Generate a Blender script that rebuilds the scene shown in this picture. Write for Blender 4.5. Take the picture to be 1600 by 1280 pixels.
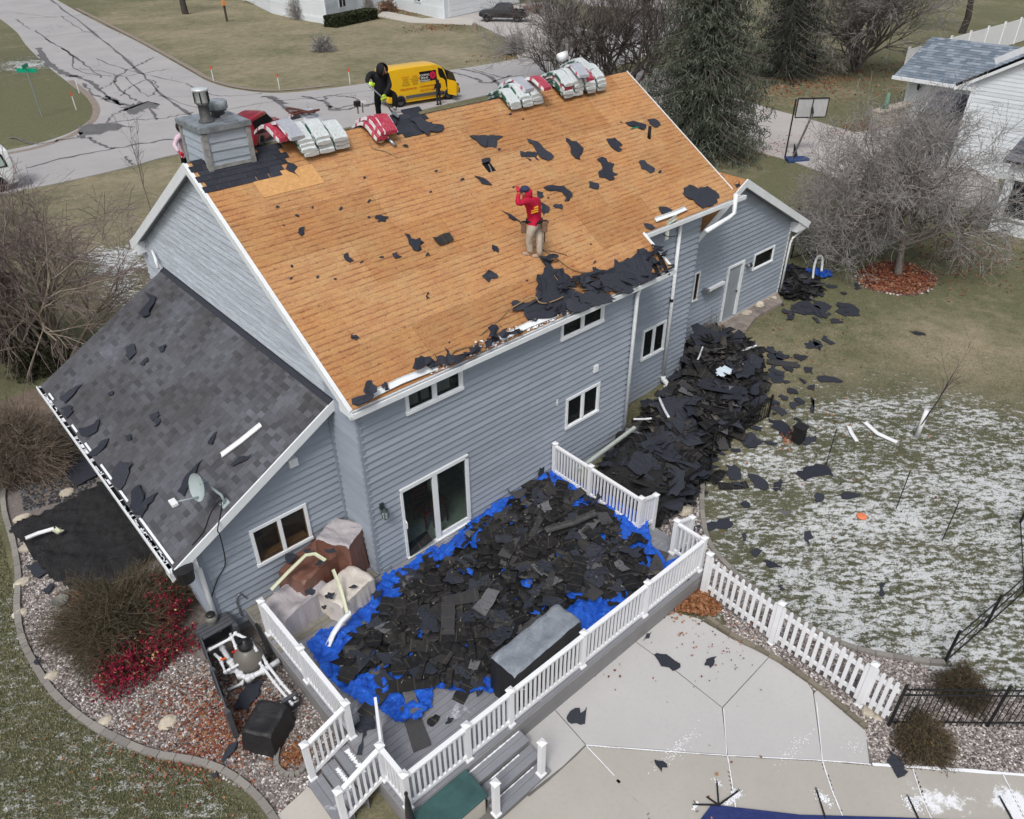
import bpy,math,random
import numpy as np
from mathutils import Vector,Matrix,noise
random.seed(7);rng = np.random.default_rng(7)
for o in list(bpy.data.objects): bpy.data.objects.remove(o)
C = bpy.context.scene.collection
SC = bpy.context.scene
PI = math.pi
# ---------------------------------------------------------------- camera
YAW,PITCH,ROLL,F = math.radians(41.795),math.radians(34.454),math.radians(-0.3729),1190.22
CAM = np.array([-5.7216,-11.0721,13.6])
_cy,_sy,_cp,_sp = math.cos(YAW),math.sin(YAW),math.cos(PITCH),math.sin(PITCH)
FW = np.array([_sy*_cp,_cy*_cp,-_sp]);_r = np.array([_cy,-_sy,0.0]);_u = np.cross(_r,FW)
RI = _r*math.cos(ROLL) + _u*math.sin(ROLL);UP = -_r*math.sin(ROLL) + _u*math.cos(ROLL)
cam = bpy.data.cameras.new('camera');camo = bpy.data.objects.new('camera',cam);C.objects.link(camo)
M = Matrix(((RI[0],UP[0],-FW[0],CAM[0]),(RI[1],UP[1],-FW[1],CAM[1]),(RI[2],UP[2],-FW[2],CAM[2]),(0,0,0,1)))
camo.matrix_world = M
cam.sensor_width = 36;cam.lens = 36*F/1600;cam.clip_start = 0.1;cam.clip_end = 3000
SC.camera = camo
# ---------------------------------------------------------------- world, sun, exposure
SUN_EL,SUN_AZ = math.radians(55),math.radians(236)
w = bpy.data.worlds.new('World');SC.world = w;w.use_nodes = True
nt = w.node_tree;nt.nodes.clear()
sky = nt.nodes.new('ShaderNodeTexSky');sky.sky_type = 'NISHITA';sky.sun_disc = False
sky.sun_elevation = SUN_EL;sky.sun_rotation = SUN_AZ;sky.air_density = 1.0;sky.dust_density = 4.0;sky.ozone_density = 1.0
bg = nt.nodes.new('ShaderNodeBackground');bg.inputs[1].default_value = 0.12
hs = nt.nodes.new('ShaderNodeHueSaturation');hs.inputs['Saturation'].default_value = 0.42
out = nt.nodes.new('ShaderNodeOutputWorld')
nt.links.new(sky.outputs[0],hs.inputs['Color']);nt.links.new(hs.outputs[0],bg.inputs[0]);nt.links.new(bg.outputs[0],out.inputs[0])
sl = bpy.data.lights.new('sun','SUN');sl.energy = 1.5;sl.angle = math.radians(16);sl.color = (1,.97,.93)
so = bpy.data.objects.new('sun',sl);C.objects.link(so)
sd = Vector((math.sin(SUN_AZ)*math.cos(SUN_EL),math.cos(SUN_AZ)*math.cos(SUN_EL),math.sin(SUN_EL)))
so.rotation_euler = sd.to_track_quat('Z','Y').to_euler();so.location = (0,0,40)
SC.view_settings.view_transform = 'Standard';SC.view_settings.look = 'None'
SC.view_settings.exposure = 0.2;SC.view_settings.gamma = 1;SC.view_settings.use_curve_mapping = False
SC.render.engine = 'CYCLES';SC.cycles.max_bounces = 5;SC.cycles.transparent_max_bounces = 12
# ---------------------------------------------------------------- pixel rays (photo 1600x1280) onto real planes
def ray(px,py):
    d = FW*F + RI*(px-800) - UP*(py-640);return d/np.linalg.norm(d)
def on(px,py,ax,v):
    d = ray(px,py);return Vector(CAM + d*((v-CAM[ax])/d[ax]))
def pz(px,py,z=0.0): return on(px,py,2,z)
def px_(px,py,x): return on(px,py,0,x)
def py_(px,py,y): return on(px,py,1,y)
RP = .6065
def prf(px,py,h=0.0):
    d = ray(px,py);o = CAM-np.array([0,0,5.3+h]);t = (-o[2]+RP*o[1])/(d[2]-RP*d[1]);return Vector(CAM+d*t)
LZ0,LX0,LX1,LSL = 2.79,-3.65,.2,(4.98-2.79)/3.85
def plr(px,py,h=0.0):
    d = ray(px,py);t = (LZ0+h-LSL*LX0+LSL*CAM[0]-CAM[2])/(d[2]-LSL*d[0]);return Vector(CAM+d*t)
def smooth(v,a,b):
    t = np.clip((v-a)/(b-a),0,1);return t*t*(3-2*t)
def gz(x,y):
    return .4*np.maximum(smooth(x,7.5,13.5),smooth(y,14,22))
def pg(px,py):
    z = .2
    for _ in range(6):
        p = pz(px,py,z);z = float(gz(p.x,p.y))
    return pz(px,py,z)
# ---------------------------------------------------------------- objects
def tag(o,label=None,cat=None,group=None,kind=None):
    if label: o['label'] = label
    if cat: o['category'] = cat
    if group: o['group'] = group
    if kind: o['kind'] = kind
    return o
def empty(name,loc,label=None,cat=None,group=None,rz=0):
    o = bpy.data.objects.new(name,None);C.objects.link(o);o.location = loc;o.rotation_euler = (0,0,rz)
    o.empty_display_size = .2
    return tag(o,label,cat,group)
def link(name,me,parent=None,loc=None,rot=None):
    o = bpy.data.objects.new(name,me);C.objects.link(o)
    if loc is not None: o.location = loc
    if rot is not None: o.rotation_euler = rot
    if parent is not None:
        o.parent = parent
    return o
def world_child(o,parent):
    o.parent = parent
    o.matrix_parent_inverse = chain(parent).inverted()
    return o
def chain(p):
    m = Matrix.LocRotScale(p.location,p.rotation_euler,p.scale)
    if p.parent: m = chain(p.parent) @ p.matrix_parent_inverse @ m
    return m
KIDS = {}
def reg(o):
    if o.parent: KIDS.setdefault(o.parent.name,[]).append(o)
class MB:
    """collects shapes; build() links them as one mesh object"""
    def __init__(s): s.v = [];s.f = [];s.sm = False
    def box(s,c,d,R=None):
        c = Vector(c);n = len(s.v)
        for sx in (-.5,.5):
            for sy in (-.5,.5):
                for sz in (-.5,.5):
                    p = Vector((sx*d[0],sy*d[1],sz*d[2]))
                    if R is not None: p = R @ p
                    s.v.append(c+p)
        s.f += [tuple(n+i for i in q) for q in ((0,1,3,2),(4,6,7,5),(0,4,5,1),(2,3,7,6),(0,2,6,4),(1,5,7,3))]
        return s
    def bar(s,a,b,w,h,up=(0,0,1)):
        a,b = Vector(a),Vector(b);x = (b-a);L = x.length;x.normalize();u = Vector(up)
        y = u.cross(x)
        if y.length < 1e-4: y = Vector((1,0,0)).cross(x)
        y.normalize();z = x.cross(y)
        R = Matrix((x,y,z)).transposed()
        return s.box((a+b)/2,(L,w,h),R)
    def prism(s,pts,off):
        n = len(s.v);k = len(pts);off = Vector(off)
        s.v += [Vector(p) for p in pts]+[Vector(p)+off for p in pts]
        s.f.append(tuple(range(n+k-1,n-1,-1)));s.f.append(tuple(range(n+k,n+2*k)))
        for i in range(k): j = (i+1) % k;s.f.append((n+i,n+j,n+k+j,n+k+i))
        return s
    def tube(s,pts,r,k=8,caps=True):
        pts = [Vector(p) for p in pts];n0 = len(s.v);m = len(pts)
        rs = r if hasattr(r,'__len__') else [r]*m
        pu = None
        for i,p in enumerate(pts):
            t = (pts[min(i+1,m-1)]-pts[max(i-1,0)]).normalized()
            if pu is None:
                pu = t.cross(Vector((0,0,1)))
                if pu.length < .05: pu = t.cross(Vector((1,0,0)))
            pu = (pu-t*pu.dot(t)).normalized();pv = t.cross(pu)
            for j in range(k):
                a = 2*PI*j/k;s.v.append(p+(pu*math.cos(a)+pv*math.sin(a))*rs[i])
        for i in range(m-1):
            for j in range(k):
                a = n0+i*k+j;b = n0+i*k+(j+1) % k;s.f.append((a,b,b+k,a+k))
        if caps: s.f.append(tuple(n0+j for j in range(k-1,-1,-1)));s.f.append(tuple(n0+(m-1)*k+j for j in range(k)))
        return s
    def lathe(s,c,prof,k=16,R=None):
        n0 = len(s.v);c = Vector(c)
        for r,z in prof:
            for j in range(k):
                a = 2*PI*j/k;p = Vector((r*math.cos(a),r*math.sin(a),z))
                if R is not None: p = R @ p
                s.v.append(c+p)
        for i in range(len(prof)-1):
            for j in range(k):
                a = n0+i*k+j;b = n0+i*k+(j+1) % k;s.f.append((a,b,b+k,a+k))
        s.f.append(tuple(n0+j for j in range(k-1,-1,-1)));s.f.append(tuple(n0+(len(prof)-1)*k+j for j in range(k)))
        return s
    def mesh(s,name,mat,smooth=False):
        me = bpy.data.meshes.new(name);me.from_pydata([tuple(p) for p in s.v],[],s.f)
        if mat is not None: me.materials.append(mat)
        if smooth: me.shade_smooth()
        return me
    def build(s,name,mat,parent=None,smooth=False,bevel=0,**kw):
        o = link(name,s.mesh(name,mat,smooth))
        if parent is not None: world_child(o,parent);reg(o)
        if bevel:
            b = o.modifiers.new('bevel','BEVEL');b.width = bevel;b.segments = 2;b.limit_method = 'ANGLE'
        if kw: tag(o,**kw)
        return o
def np_mesh(name,V,Q,mat,attr=None,tri=False,smooth=False):
    """V (n,3), Q (m,k) indices"""
    me = bpy.data.meshes.new(name);k = Q.shape[1]
    me.vertices.add(len(V));me.vertices.foreach_set('co',np.ascontiguousarray(V,dtype=np.float32).ravel())
    me.loops.add(Q.size);me.loops.foreach_set('vertex_index',np.ascontiguousarray(Q,dtype=np.int32).ravel())
    me.polygons.add(len(Q));me.polygons.foreach_set('loop_start',np.arange(0,Q.size,k,dtype=np.int32))
    try: me.polygons.foreach_set('loop_total',np.full(len(Q),k,dtype=np.int32))
    except Exception: pass
    if attr is not None:
        for nm,(dom,arr) in attr.items():
            a = me.attributes.new(nm,'FLOAT',dom);a.data.foreach_set('value',np.ascontiguousarray(arr,dtype=np.float32))
    me.update(calc_edges=True);me.validate()
    if mat: me.materials.append(mat)
    if smooth: me.shade_smooth()
    return me
def segs_mesh(name,P0,P1,R0,R1,mat,k=3):
    """tapered k-sided twigs, vectorised"""
    P0 = np.asarray(P0,float);P1 = np.asarray(P1,float);R0 = np.asarray(R0)[:,None];R1 = np.asarray(R1)[:,None]
    d = P1-P0;d /= np.linalg.norm(d,axis=1,keepdims=True)+1e-9
    ref = np.where(np.abs(d[:,2:3]) < .9,np.array([[0,0,1.]]),np.array([[1.,0,0]]))
    u = np.cross(d,ref);u /= np.linalg.norm(u,axis=1,keepdims=True)+1e-9;v = np.cross(d,u)
    n = len(P0);V = np.zeros((n,2*k,3))
    for j in range(k):
        a = 2*PI*j/k;o = u*math.cos(a)+v*math.sin(a)
        V[:,j] = P0+o*R0;V[:,k+j] = P1+o*R1
    base = (np.arange(n)*2*k)[:,None]
    Q = np.concatenate([base+np.array([[j,(j+1) % k,k+(j+1) % k,k+j]]) for j in range(k)])
    return np_mesh(name,V.reshape(-1,3),Q,mat,attr={'tint': ('FACE',np.tile(rng.random(n),k))})
def cards_mesh(name,P,size,mat,up=None,flat=.0,asp=1.6,attr=None):
    """small leaf quads (bent in two) at P; flat=1 lies on the ground"""
    n = len(P);size = np.broadcast_to(size,(n,)).astype(float)
    a = rng.normal(size=(n,3));a[:,2] *= (1-flat);a /= np.linalg.norm(a,axis=1,keepdims=True)+1e-9
    b = rng.normal(size=(n,3));b[:,2] *= (1-flat);b -= a*(a*b).sum(1,keepdims=True);b /= np.linalg.norm(b,axis=1,keepdims=True)+1e-9
    c = np.cross(a,b)
    s = size[:,None]
    V = np.stack([P-a*s*asp*.5,P+b*s*.5+c*s*.15,P+a*s*asp*.5,P-b*s*.5+c*s*.15],1)
    Q = (np.arange(n)*4)[:,None]+np.array([[0,1,2,3]])
    return np_mesh(name,V.reshape(-1,3),Q,mat,attr={'tint': ('FACE',rng.random(n))})
def in_poly(X,Y,poly):
    ins = np.zeros(np.shape(X),bool);n = len(poly)
    for i in range(n):
        x0,y0 = poly[i][0],poly[i][1];x1,y1 = poly[(i+1) % n][0],poly[(i+1) % n][1]
        if y0 == y1: continue
        c = ((y0 > Y) != (y1 > Y)) & (X < (x1-x0)*(Y-y0)/(y1-y0)+x0);ins ^= c
    return ins
def dist_poly(X,Y,poly):
    D = np.full(np.shape(X),1e9);n = len(poly)
    for i in range(n):
        x0,y0 = poly[i][0],poly[i][1];x1,y1 = poly[(i+1) % n][0],poly[(i+1) % n][1]
        dx,dy = x1-x0,y1-y0;L = dx*dx+dy*dy+1e-12
        t = np.clip(((X-x0)*dx+(Y-y0)*dy)/L,0,1);D = np.minimum(D,np.hypot(X-x0-t*dx,Y-y0-t*dy))
    return D
def rand_in(poly,n,edge=0.0):
    xs = [p[0] for p in poly];ys = [p[1] for p in poly];out = []
    while len(out) < n:
        X = rng.uniform(min(xs),max(xs),4*n);Y = rng.uniform(min(ys),max(ys),4*n)
        m = in_poly(X,Y,poly)
        if edge: m &= dist_poly(X,Y,poly) > edge
        out += list(zip(X[m],Y[m]))
    return np.array(out[:n])
_seed = [0]
def vnoise(X,Y,sc,seed=0):
    """smooth value noise on a grid, numpy"""
    x = X/sc+seed*17.3;y = Y/sc+seed*7.9
    xi = np.floor(x);yi = np.floor(y);fx = x-xi;fy = y-yi;fx = fx*fx*(3-2*fx);fy = fy*fy*(3-2*fy)
    def h(a,b): v = np.sin(a*127.1+b*311.7+seed*74.7)*43758.5453;return v-np.floor(v)
    return (h(xi,yi)*(1-fx)+h(xi+1,yi)*fx)*(1-fy)+(h(xi,yi+1)*(1-fx)+h(xi+1,yi+1)*fx)*fy
def fbm(X,Y,sc,seed=0,o=3): return sum(vnoise(X,Y,sc/2**i,seed+i)*.5**i for i in range(o))/sum(.5**i for i in range(o))
def sheet(name,poly,res,zf,mat,parent=None,attr=None,smooth=True,thick=0,rot=0):
    """grid sheet clipped to a polygon (ragged at the cell size), z from zf(X,Y)"""
    ca,sa = math.cos(rot),math.sin(rot)
    q = [(p[0]*ca+p[1]*sa,-p[0]*sa+p[1]*ca) for p in poly]
    xs = [p[0] for p in q];ys = [p[1] for p in q]
    gx = np.arange(min(xs)-res,max(xs)+2*res,res);gy = np.arange(min(ys)-res,max(ys)+2*res,res)
    X,Y = np.meshgrid(gx,gy,indexing='ij');nx,ny = X.shape
    cx = (X[:-1,:-1]+X[1:,1:])/2;cyy = (Y[:-1,:-1]+Y[1:,1:])/2
    keep = in_poly(cx,cyy,q)
    idx = np.arange(nx*ny).reshape(nx,ny)
    Q = np.stack([idx[:-1,:-1],idx[1:,:-1],idx[1:,1:],idx[:-1,1:]],-1)[keep]
    WX = X*ca-Y*sa;WY = X*sa+Y*ca
    # pull outer vertices onto the outline so edges follow it
    Z = zf(WX,WY);V = np.stack([WX,WY,Z],-1).reshape(-1,3)
    used = np.unique(Q);rem = -np.ones(nx*ny,int);rem[used] = np.arange(len(used))
    me = np_mesh(name,V[used],rem[Q],mat,smooth=smooth)
    o = link(name,me)
    if parent is not None: world_child(o,parent);reg(o)
    if thick: m = o.modifiers.new('solid','SOLIDIFY');m.thickness = thick;m.offset = -1
    return o
def flat(name,poly,z,mat,parent=None,thick=.0,**kw):
    """polygon slab, top at z"""
    mb = MB()
    if thick: mb.prism([(p[0],p[1],z-thick) for p in poly],(0,0,thick))
    else: mb.v = [Vector((p[0],p[1],z)) for p in poly];mb.f = [tuple(range(len(poly)))]
    a = sum(poly[i][0]*poly[(i+1) % len(poly)][1]-poly[(i+1) % len(poly)][0]*poly[i][1] for i in range(len(poly)))
    if a < 0: mb.f = [tuple(reversed(f)) for f in mb.f]
    return mb.build(name,mat,parent,**kw)
def curve_pts(pts,n=6):
    """Catmull-Rom through points"""
    P = [Vector(p) for p in pts];out = []
    for i in range(len(P)-1):
        a,b,c,d = P[max(i-1,0)],P[i],P[i+1],P[min(i+2,len(P)-1)]
        for j in range(n):
            t = j/n;out.append(.5*((2*b)+(c-a)*t+(2*a-5*b+4*c-d)*t*t+(-a+3*b-3*c+d)*t**3))
    out.append(P[-1]);return out
# ---------------------------------------------------------------- materials
class NT:
    def __init__(s,name):
        s.m = bpy.data.materials.new(name);s.m.use_nodes = True;s.t = s.m.node_tree;s.b = s.t.nodes['Principled BSDF']
    def n(s,t,**kw):
        x = s.t.nodes.new(t)
        for k,v in kw.items(): setattr(x,k,v)
        return x
    def l(s,a,b): s.t.links.new(a,b)
    def coord(s,kind='Object',scale=(1,1,1),rot=(0,0,0)):
        mp = s.n('ShaderNodeMapping');mp.inputs['Scale'].default_value = scale;mp.inputs['Rotation'].default_value = rot
        if kind == 'World': g = s.n('ShaderNodeNewGeometry');s.l(g.outputs['Position'],mp.inputs[0])
        else: g = s.n('ShaderNodeTexCoord');s.l(g.outputs[kind],mp.inputs[0])
        return mp.outputs[0]
    def noise(s,co,scale,detail=4,rough=.6,dist=0):
        x = s.n('ShaderNodeTexNoise');x.inputs['Scale'].default_value = scale;x.inputs['Detail'].default_value = detail
        x.inputs['Roughness'].default_value = rough;x.inputs['Distortion'].default_value = dist;s.l(co,x.inputs['Vector']);return x.outputs['Fac']
    def vor(s,co,scale,feature='F1',out='Distance',rnd=1):
        x = s.n('ShaderNodeTexVoronoi');x.feature = feature;x.inputs['Scale'].default_value = scale;x.inputs['Randomness'].default_value = rnd
        s.l(co,x.inputs['Vector']);return x.outputs[out]
    def ramp(s,f,stops,interp='LINEAR'):
        x = s.n('ShaderNodeValToRGB');s.l(f,x.inputs[0]);e = x.color_ramp.elements;x.color_ramp.interpolation = interp
        e[0].position,e[0].color = stops[0][0],col(stops[0][1]);e[1].position,e[1].color = stops[-1][0],col(stops[-1][1])
        for p,c in stops[1:-1]: q = e.new(p);q.color = col(c)
        return x.outputs[0]
    def mix(s,f,a,b,blend='MIX'):
        x = s.n('ShaderNodeMix',data_type='RGBA',blend_type=blend)
        for i,v in ((0,f),(6,a),(7,b)):
            if isinstance(v,(int,float)) and i == 0: x.inputs[0].default_value = v
            elif isinstance(v,(tuple,list)): x.inputs[i].default_value = col(v)
            elif isinstance(v,(int,float)): x.inputs[i].default_value = (v,v,v,1)
            else: s.l(v,x.inputs[i])
        return x.outputs[2]
    def math(s,op,a,b=0.0,clamp=False):
        x = s.n('ShaderNodeMath',operation=op,use_clamp=clamp)
        for i,v in ((0,a),(1,b)):
            if isinstance(v,(int,float)): x.inputs[i].default_value = v
            else: s.l(v,x.inputs[i])
        return x.outputs[0]
    def attr(s,name):
        x = s.n('ShaderNodeAttribute');x.attribute_name = name;return x.outputs['Fac']
    def orand(s): return s.n('ShaderNodeObjectInfo').outputs['Random']
    def sep(s,v):
        x = s.n('ShaderNodeSeparateXYZ');s.l(v,x.inputs[0]);return x.outputs
    def bump(s,h,strength=.3,dist=.02):
        x = s.n('ShaderNodeBump');x.inputs['Strength'].default_value = strength;x.inputs['Distance'].default_value = dist
        s.l(h,x.inputs['Height']);s.l(x.outputs[0],s.b.inputs['Normal'])
    def fin(s,c,rough=.7,spec=.3,metal=0):
        if isinstance(c,(tuple,list)): s.b.inputs['Base Color'].default_value = col(c)
        else: s.l(c,s.b.inputs['Base Color'])
        if isinstance(rough,(int,float)): s.b.inputs['Roughness'].default_value = rough
        else: s.l(rough,s.b.inputs['Roughness'])
        s.b.inputs['Specular IOR Level'].default_value = spec;s.b.inputs['Metallic'].default_value = metal
        return s.m
def col(c):
    if isinstance(c,(int,float)): c = (c,c,c)
    return (c[0],c[1],c[2],1)
def sr(r,g,b):
    f = lambda v: (v/255/12.92) if v/255 <= .04045 else ((v/255+.055)/1.055)**2.4
    return (f(r),f(g),f(b))
def plain(name,c,var=.12,sc=6,rough=.6,spec=.35,metal=0,rnd=0,bump=0,bsc=40,coord='Object'):
    """painted / plastic / fabric surface with slight uneven wear"""
    t = NT(name);co = t.coord(coord)
    n = t.noise(co,sc,5,.65)
    k = t.ramp(n,[(.3,1-var),(.7,1+var)])
    base = t.mix(1.0,c,k,'MULTIPLY')
    if rnd:
        r = t.math('MULTIPLY_ADD',t.orand(),rnd*2);t.t.nodes[-1].inputs[2].default_value = 1-rnd
        base = t.mix(1.0,base,r,'MULTIPLY')
    if bump: t.bump(t.noise(co,bsc,4),bump,.01)
    return t.fin(base,rough,spec,metal)
def tinted(name,stops,rough=.8,spec=.15,sc=0):
    """colour by per-face tint attribute"""
    t = NT(name);c = t.ramp(t.attr('tint'),stops)
    return t.fin(c,rough,spec)
MT = {}
# ---------------------------------------------------------------- material library
def m_siding(name,c,wear):
    t = NT(name);co = t.coord('World',(1,1,1));cs = t.coord('World',(.7,.7,9))
    n1 = t.noise(co,.8,4,.6);n2 = t.noise(cs,3.5,5,.7);n3 = t.noise(co,45,3,.6)
    base = t.mix(t.ramp(n1,[(.3,0),(.75,1)]),c,tuple(x*1.1 for x in c))
    fade = tuple(min(1,x*1.55+.06) for x in c)
    base = t.mix(t.math('MULTIPLY',t.ramp(n2,[(.42,0),(.68,1)]),wear),base,fade)
    dark = tuple(x*.6 for x in c)
    base = t.mix(t.math('MULTIPLY',t.ramp(t.noise(cs,11,4,.7),[(.6,0),(.75,1)]),.35+wear*.3),base,dark)
    r = t.math('MULTIPLY_ADD',t.orand(),.16);t.t.nodes[-1].inputs[2].default_value = .92
    base = t.mix(1.0,base,r,'MULTIPLY')
    t.bump(n3,.12,.004)
    return t.fin(base,.62,.35)
SID = m_siding('blue_grey_lap_siding',(.265,.30,.35),.16)
SIDG = m_siding('weathered_gable_siding',(.34,.375,.42),.75)
SIDC = m_siding('chimney_siding',(.30,.34,.39),.45)
TRIM_G = plain('blue_grey_trim',(.24,.28,.335),.1,4)
WHITE = plain('white_trim_paint',(.74,.77,.79),.06,3,.45)
VINYL = plain('white_vinyl',(.78,.79,.81),.04,2,.38,.45)
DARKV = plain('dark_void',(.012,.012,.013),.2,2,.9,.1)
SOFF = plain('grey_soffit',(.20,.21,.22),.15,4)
CONCF = plain('foundation_concrete',(.42,.34,.26),.2,3,.9,.2,bump=.2)
def m_osb():
    t = NT('bare_roof_sheathing');co = t.coord('World')
    x,y,z = t.sep(co)
    s = t.math('MULTIPLY',y,1.1695)
    wob = t.math('MULTIPLY',t.noise(t.coord('World',(.8,2,2)),4.0,5,.75),.085)
    fr = t.math('FRACT',t.math('DIVIDE',t.math('ADD',s,wob),.143))
    line = t.ramp(fr,[(.0,.85),(.09,.7),(.20,.12),(.80,0),(.93,.3),(1.0,.85)])
    mo = t.math('ADD',t.math('MULTIPLY',t.noise(t.coord('World',(.4,1.3,1.3)),8,5,.75),.6),t.math('MULTIPLY',t.noise(co,1.3,4,.7),.4))
    brk = t.ramp(mo,[(.42,.08),(.58,1)])
    big = t.noise(co,.9,6,.7);mid = t.noise(t.coord('World',(1,2.2,2.2)),2.2,5,.65)
    base = t.mix(t.ramp(big,[(.35,0),(.65,1)]),(.475,.225,.082),(.43,.27,.122))
    base = t.mix(t.ramp(mid,[(.42,0),(.72,.75)]),base,(.33,.125,.062))
    chip = t.vor(t.coord('World',(1,1.6,1.6),(0,0,.4)),26,'F1','Color')
    cg = t.n('ShaderNodeRGBToBW');t.l(chip,cg.inputs[0])
    base = t.mix(.27,base,t.mix(cg.outputs[0],(.27,.11,.04),(.66,.39,.18)),'MIX')
    base = t.mix(t.math('MULTIPLY',line,brk),base,(.155,.050,.030))
    sp = t.vor(t.coord('World',(1,.9,.9)),6.2,'F1','Distance')
    spots = t.math('MULTIPLY',t.ramp(sp,[(.11,1),(.22,0)]),t.ramp(t.noise(co,3.0,3),[(.42,0),(.6,1)]))
    fr2 = t.ramp(fr,[(.0,1),(.35,.25),(.7,.25),(1,1)])
    base = t.mix(t.math('MULTIPLY',spots,fr2),base,(.12,.055,.04))
    fine = t.noise(t.coord('World',(1,3,3)),32,4,.75)
    base = t.mix(t.ramp(fine,[(.56,0),(.75,.6)]),base,(.14,.06,.035))
    base = t.mix(t.ramp(t.noise(t.coord('World',(1,3,3)),24,3,.7),[(.60,0),(.75,.6)]),base,(.85,.62,.38))
    base = t.mix(1.0,base,t.ramp(t.orand(),[(0,(.90,.88,.88)),(.5,(1,1,1)),(1,(1.08,1.13,1.2))]),'MULTIPLY')
    t.bump(t.math('ADD',fine,t.math('MULTIPLY',line,-1.0)),.5,.006)
    return t.fin(base,.85,.12)
OSB = m_osb()
OSBN = plain('pale_new_sheathing',(.56,.31,.13),.15,12,.8,.15)
def m_shingle(name,stops,use='both',sc=60,big=None):
    t = NT(name);co = t.coord('Object' if use == 'obj' else 'World')
    v = t.attr('tint') if use == 'attr' else t.orand()
    base = t.ramp(v,stops)
    if big:
        n = t.noise(t.coord('World'),.42,4,.6);base = t.mix(t.ramp(n,[(.42,0),(.66,1)]),base,t.mix(1.0,base,big,'MULTIPLY'))
    g = t.noise(co,sc,4,.8);base = t.mix(1.0,base,t.ramp(g,[(.3,.68),(.7,1.35)]),'MULTIPLY')
    t.bump(g,.25,.003)
    return t.fin(base,.88,.2)
shs = [(0,(.052,.052,.056)),(.3,(.070,.070,.076)),(.7,(.086,.087,.095)),(1,(.105,.107,.117))]
SHA = m_shingle('lean_to_shingle_attr',shs,'attr',big=(1.45,1.5,1.6));SHO = m_shingle('lean_to_shingle_obj',shs,'obj',big=(1.45,1.5,1.6))
FELT = m_shingle('black_roofing_felt',[(0,(.026,.029,.040)),(1,(.040,.043,.056))],'obj',25)
def m_strip():
    t = NT('old_asphalt_strip');co = t.coord('Object')
    g = t.noise(co,55,4,.8);r = t.orand()
    base = t.ramp(r,[(0,(.009,.010,.012)),(.45,(.016,.016,.018)),(.70,(.027,.026,.026)),(.86,(.045,.045,.048)),(1,(.13,.133,.145))])
    x,y,z = t.sep(co)
    ln = t.ramp(t.math('ABSOLUTE',t.math('SUBTRACT',t.math('FRACT',t.math('MULTIPLY',x,3.1)),.5)),[(.455,0),(.49,1)])
    half = t.ramp(y,[(.49,0),(.5,1)]);ln = t.math('MULTIPLY',ln,.7)
    base = t.mix(ln,base,(.075,.066,.05))
    base = t.mix(t.ramp(t.noise(co,9,3),[(.5,0),(.8,.5)]),base,(.055,.050,.042))
    base = t.mix(1.0,base,t.ramp(g,[(.3,.65),(.72,1.5)]),'MULTIPLY')
    t.bump(g,.3,.004)
    return t.fin(base,.85,.2)
STRIP = m_strip()
RUBBLE = tinted('dark_roof_rubble',[(0,(.010,.010,.011)),(.6,(.028,.027,.027)),(.85,(.055,.054,.055)),(1,(.11,.10,.085))])
def m_tarp(name,c,c2,rough=.35,bs=.35):
    t = NT(name);co = t.coord('World')
    n = t.noise(co,3.5,6,.7,1.5)
    base = t.mix(t.ramp(n,[(.35,0),(.7,1)]),c,c2)
    t.bump(t.noise(co,7,5,.7,2.5),bs,.06)
    return t.fin(base,rough,.5)
TARP = m_tarp('blue_poly_tarp',(.006,.07,.48),(.02,.18,.85),.35,1.0)  # light and dark blue mottling paints fold highlights and shade into the colour
BLACKC = m_tarp('black_landscape_fabric',(.008,.008,.009),(.020,.020,.022),.7,1.0)
BROWNC = m_tarp('brown_vinyl_cover',(.15,.068,.048),(.19,.092,.066),.28)
GREYC = m_tarp('grey_cover_lining',(.38,.355,.375),(.42,.395,.41),.6)
BEIGEC = m_tarp('cream_fabric_cover',(.55,.50,.45),(.64,.60,.55),.8)
SLATEC = m_tarp('grey_grill_cover_top',(.17,.195,.225),(.27,.30,.335),.35)
INKC = m_tarp('black_grill_cover_side',(.012,.012,.013),(.020,.020,.022),.5)
NAVY = m_tarp('navy_pool_cover',(.010,.022,.115),(.016,.03,.14),.5)
def m_deck():
    t = NT('grey_deck_board');co = t.coord('World')
    base = t.mix(t.ramp(t.noise(t.coord('World',(1,14,1)),3,4),[(.3,0),(.7,1)]),(.195,.20,.225),(.235,.24,.265))
    sn = t.math('MULTIPLY',t.ramp(t.noise(co,2.2,5,.7,.6),[(.60,0),(.72,1)]),t.ramp(t.noise(co,22,4),[(.4,.15),(.65,.8)]))
    base = t.mix(sn,base,(.72,.74,.78))
    r = t.math('MULTIPLY_ADD',t.orand(),.14);t.t.nodes[-1].inputs[2].default_value = .93
    return t.fin(t.mix(1.0,base,r,'MULTIPLY'),.6,.3)
DECKM = m_deck()
OLDDECK = plain('old_brownish_deck_board',(.20,.19,.16),.25,5,.8,rnd=.15)
FASC = plain('grey_deck_fascia',(.215,.212,.215),.08,4,.6)
def m_glass():
    t = NT('window_glass');t.b.inputs['Base Color'].default_value = (.03,.035,.04,1)
    t.b.inputs['Roughness'].default_value = .03;t.b.inputs['Specular IOR Level'].default_value = .6
    tr = t.n('ShaderNodeBsdfTransparent');tr.inputs[0].default_value = (.80,.84,.83,1)
    mx = t.n('ShaderNodeMixShader');mx.inputs[0].default_value = .2
    t.l(tr.outputs[0],mx.inputs[1]);t.l(t.b.outputs[0],mx.inputs[2])
    o = t.t.nodes['Material Output'];t.l(mx.outputs[0],o.inputs[0]);return t.m
GLASS = m_glass()
def m_carglass(): return plain('dark_car_glass',(.02,.025,.03),.1,3,.08,.6)
CGLASS = m_carglass()
BLACKM = plain('black_metal',(.014,.014,.015),.1,5,.45,.4)
GREYM = plain('galvanised_metal',(.30,.32,.34),.3,7,.4,.5,.7)
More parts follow.
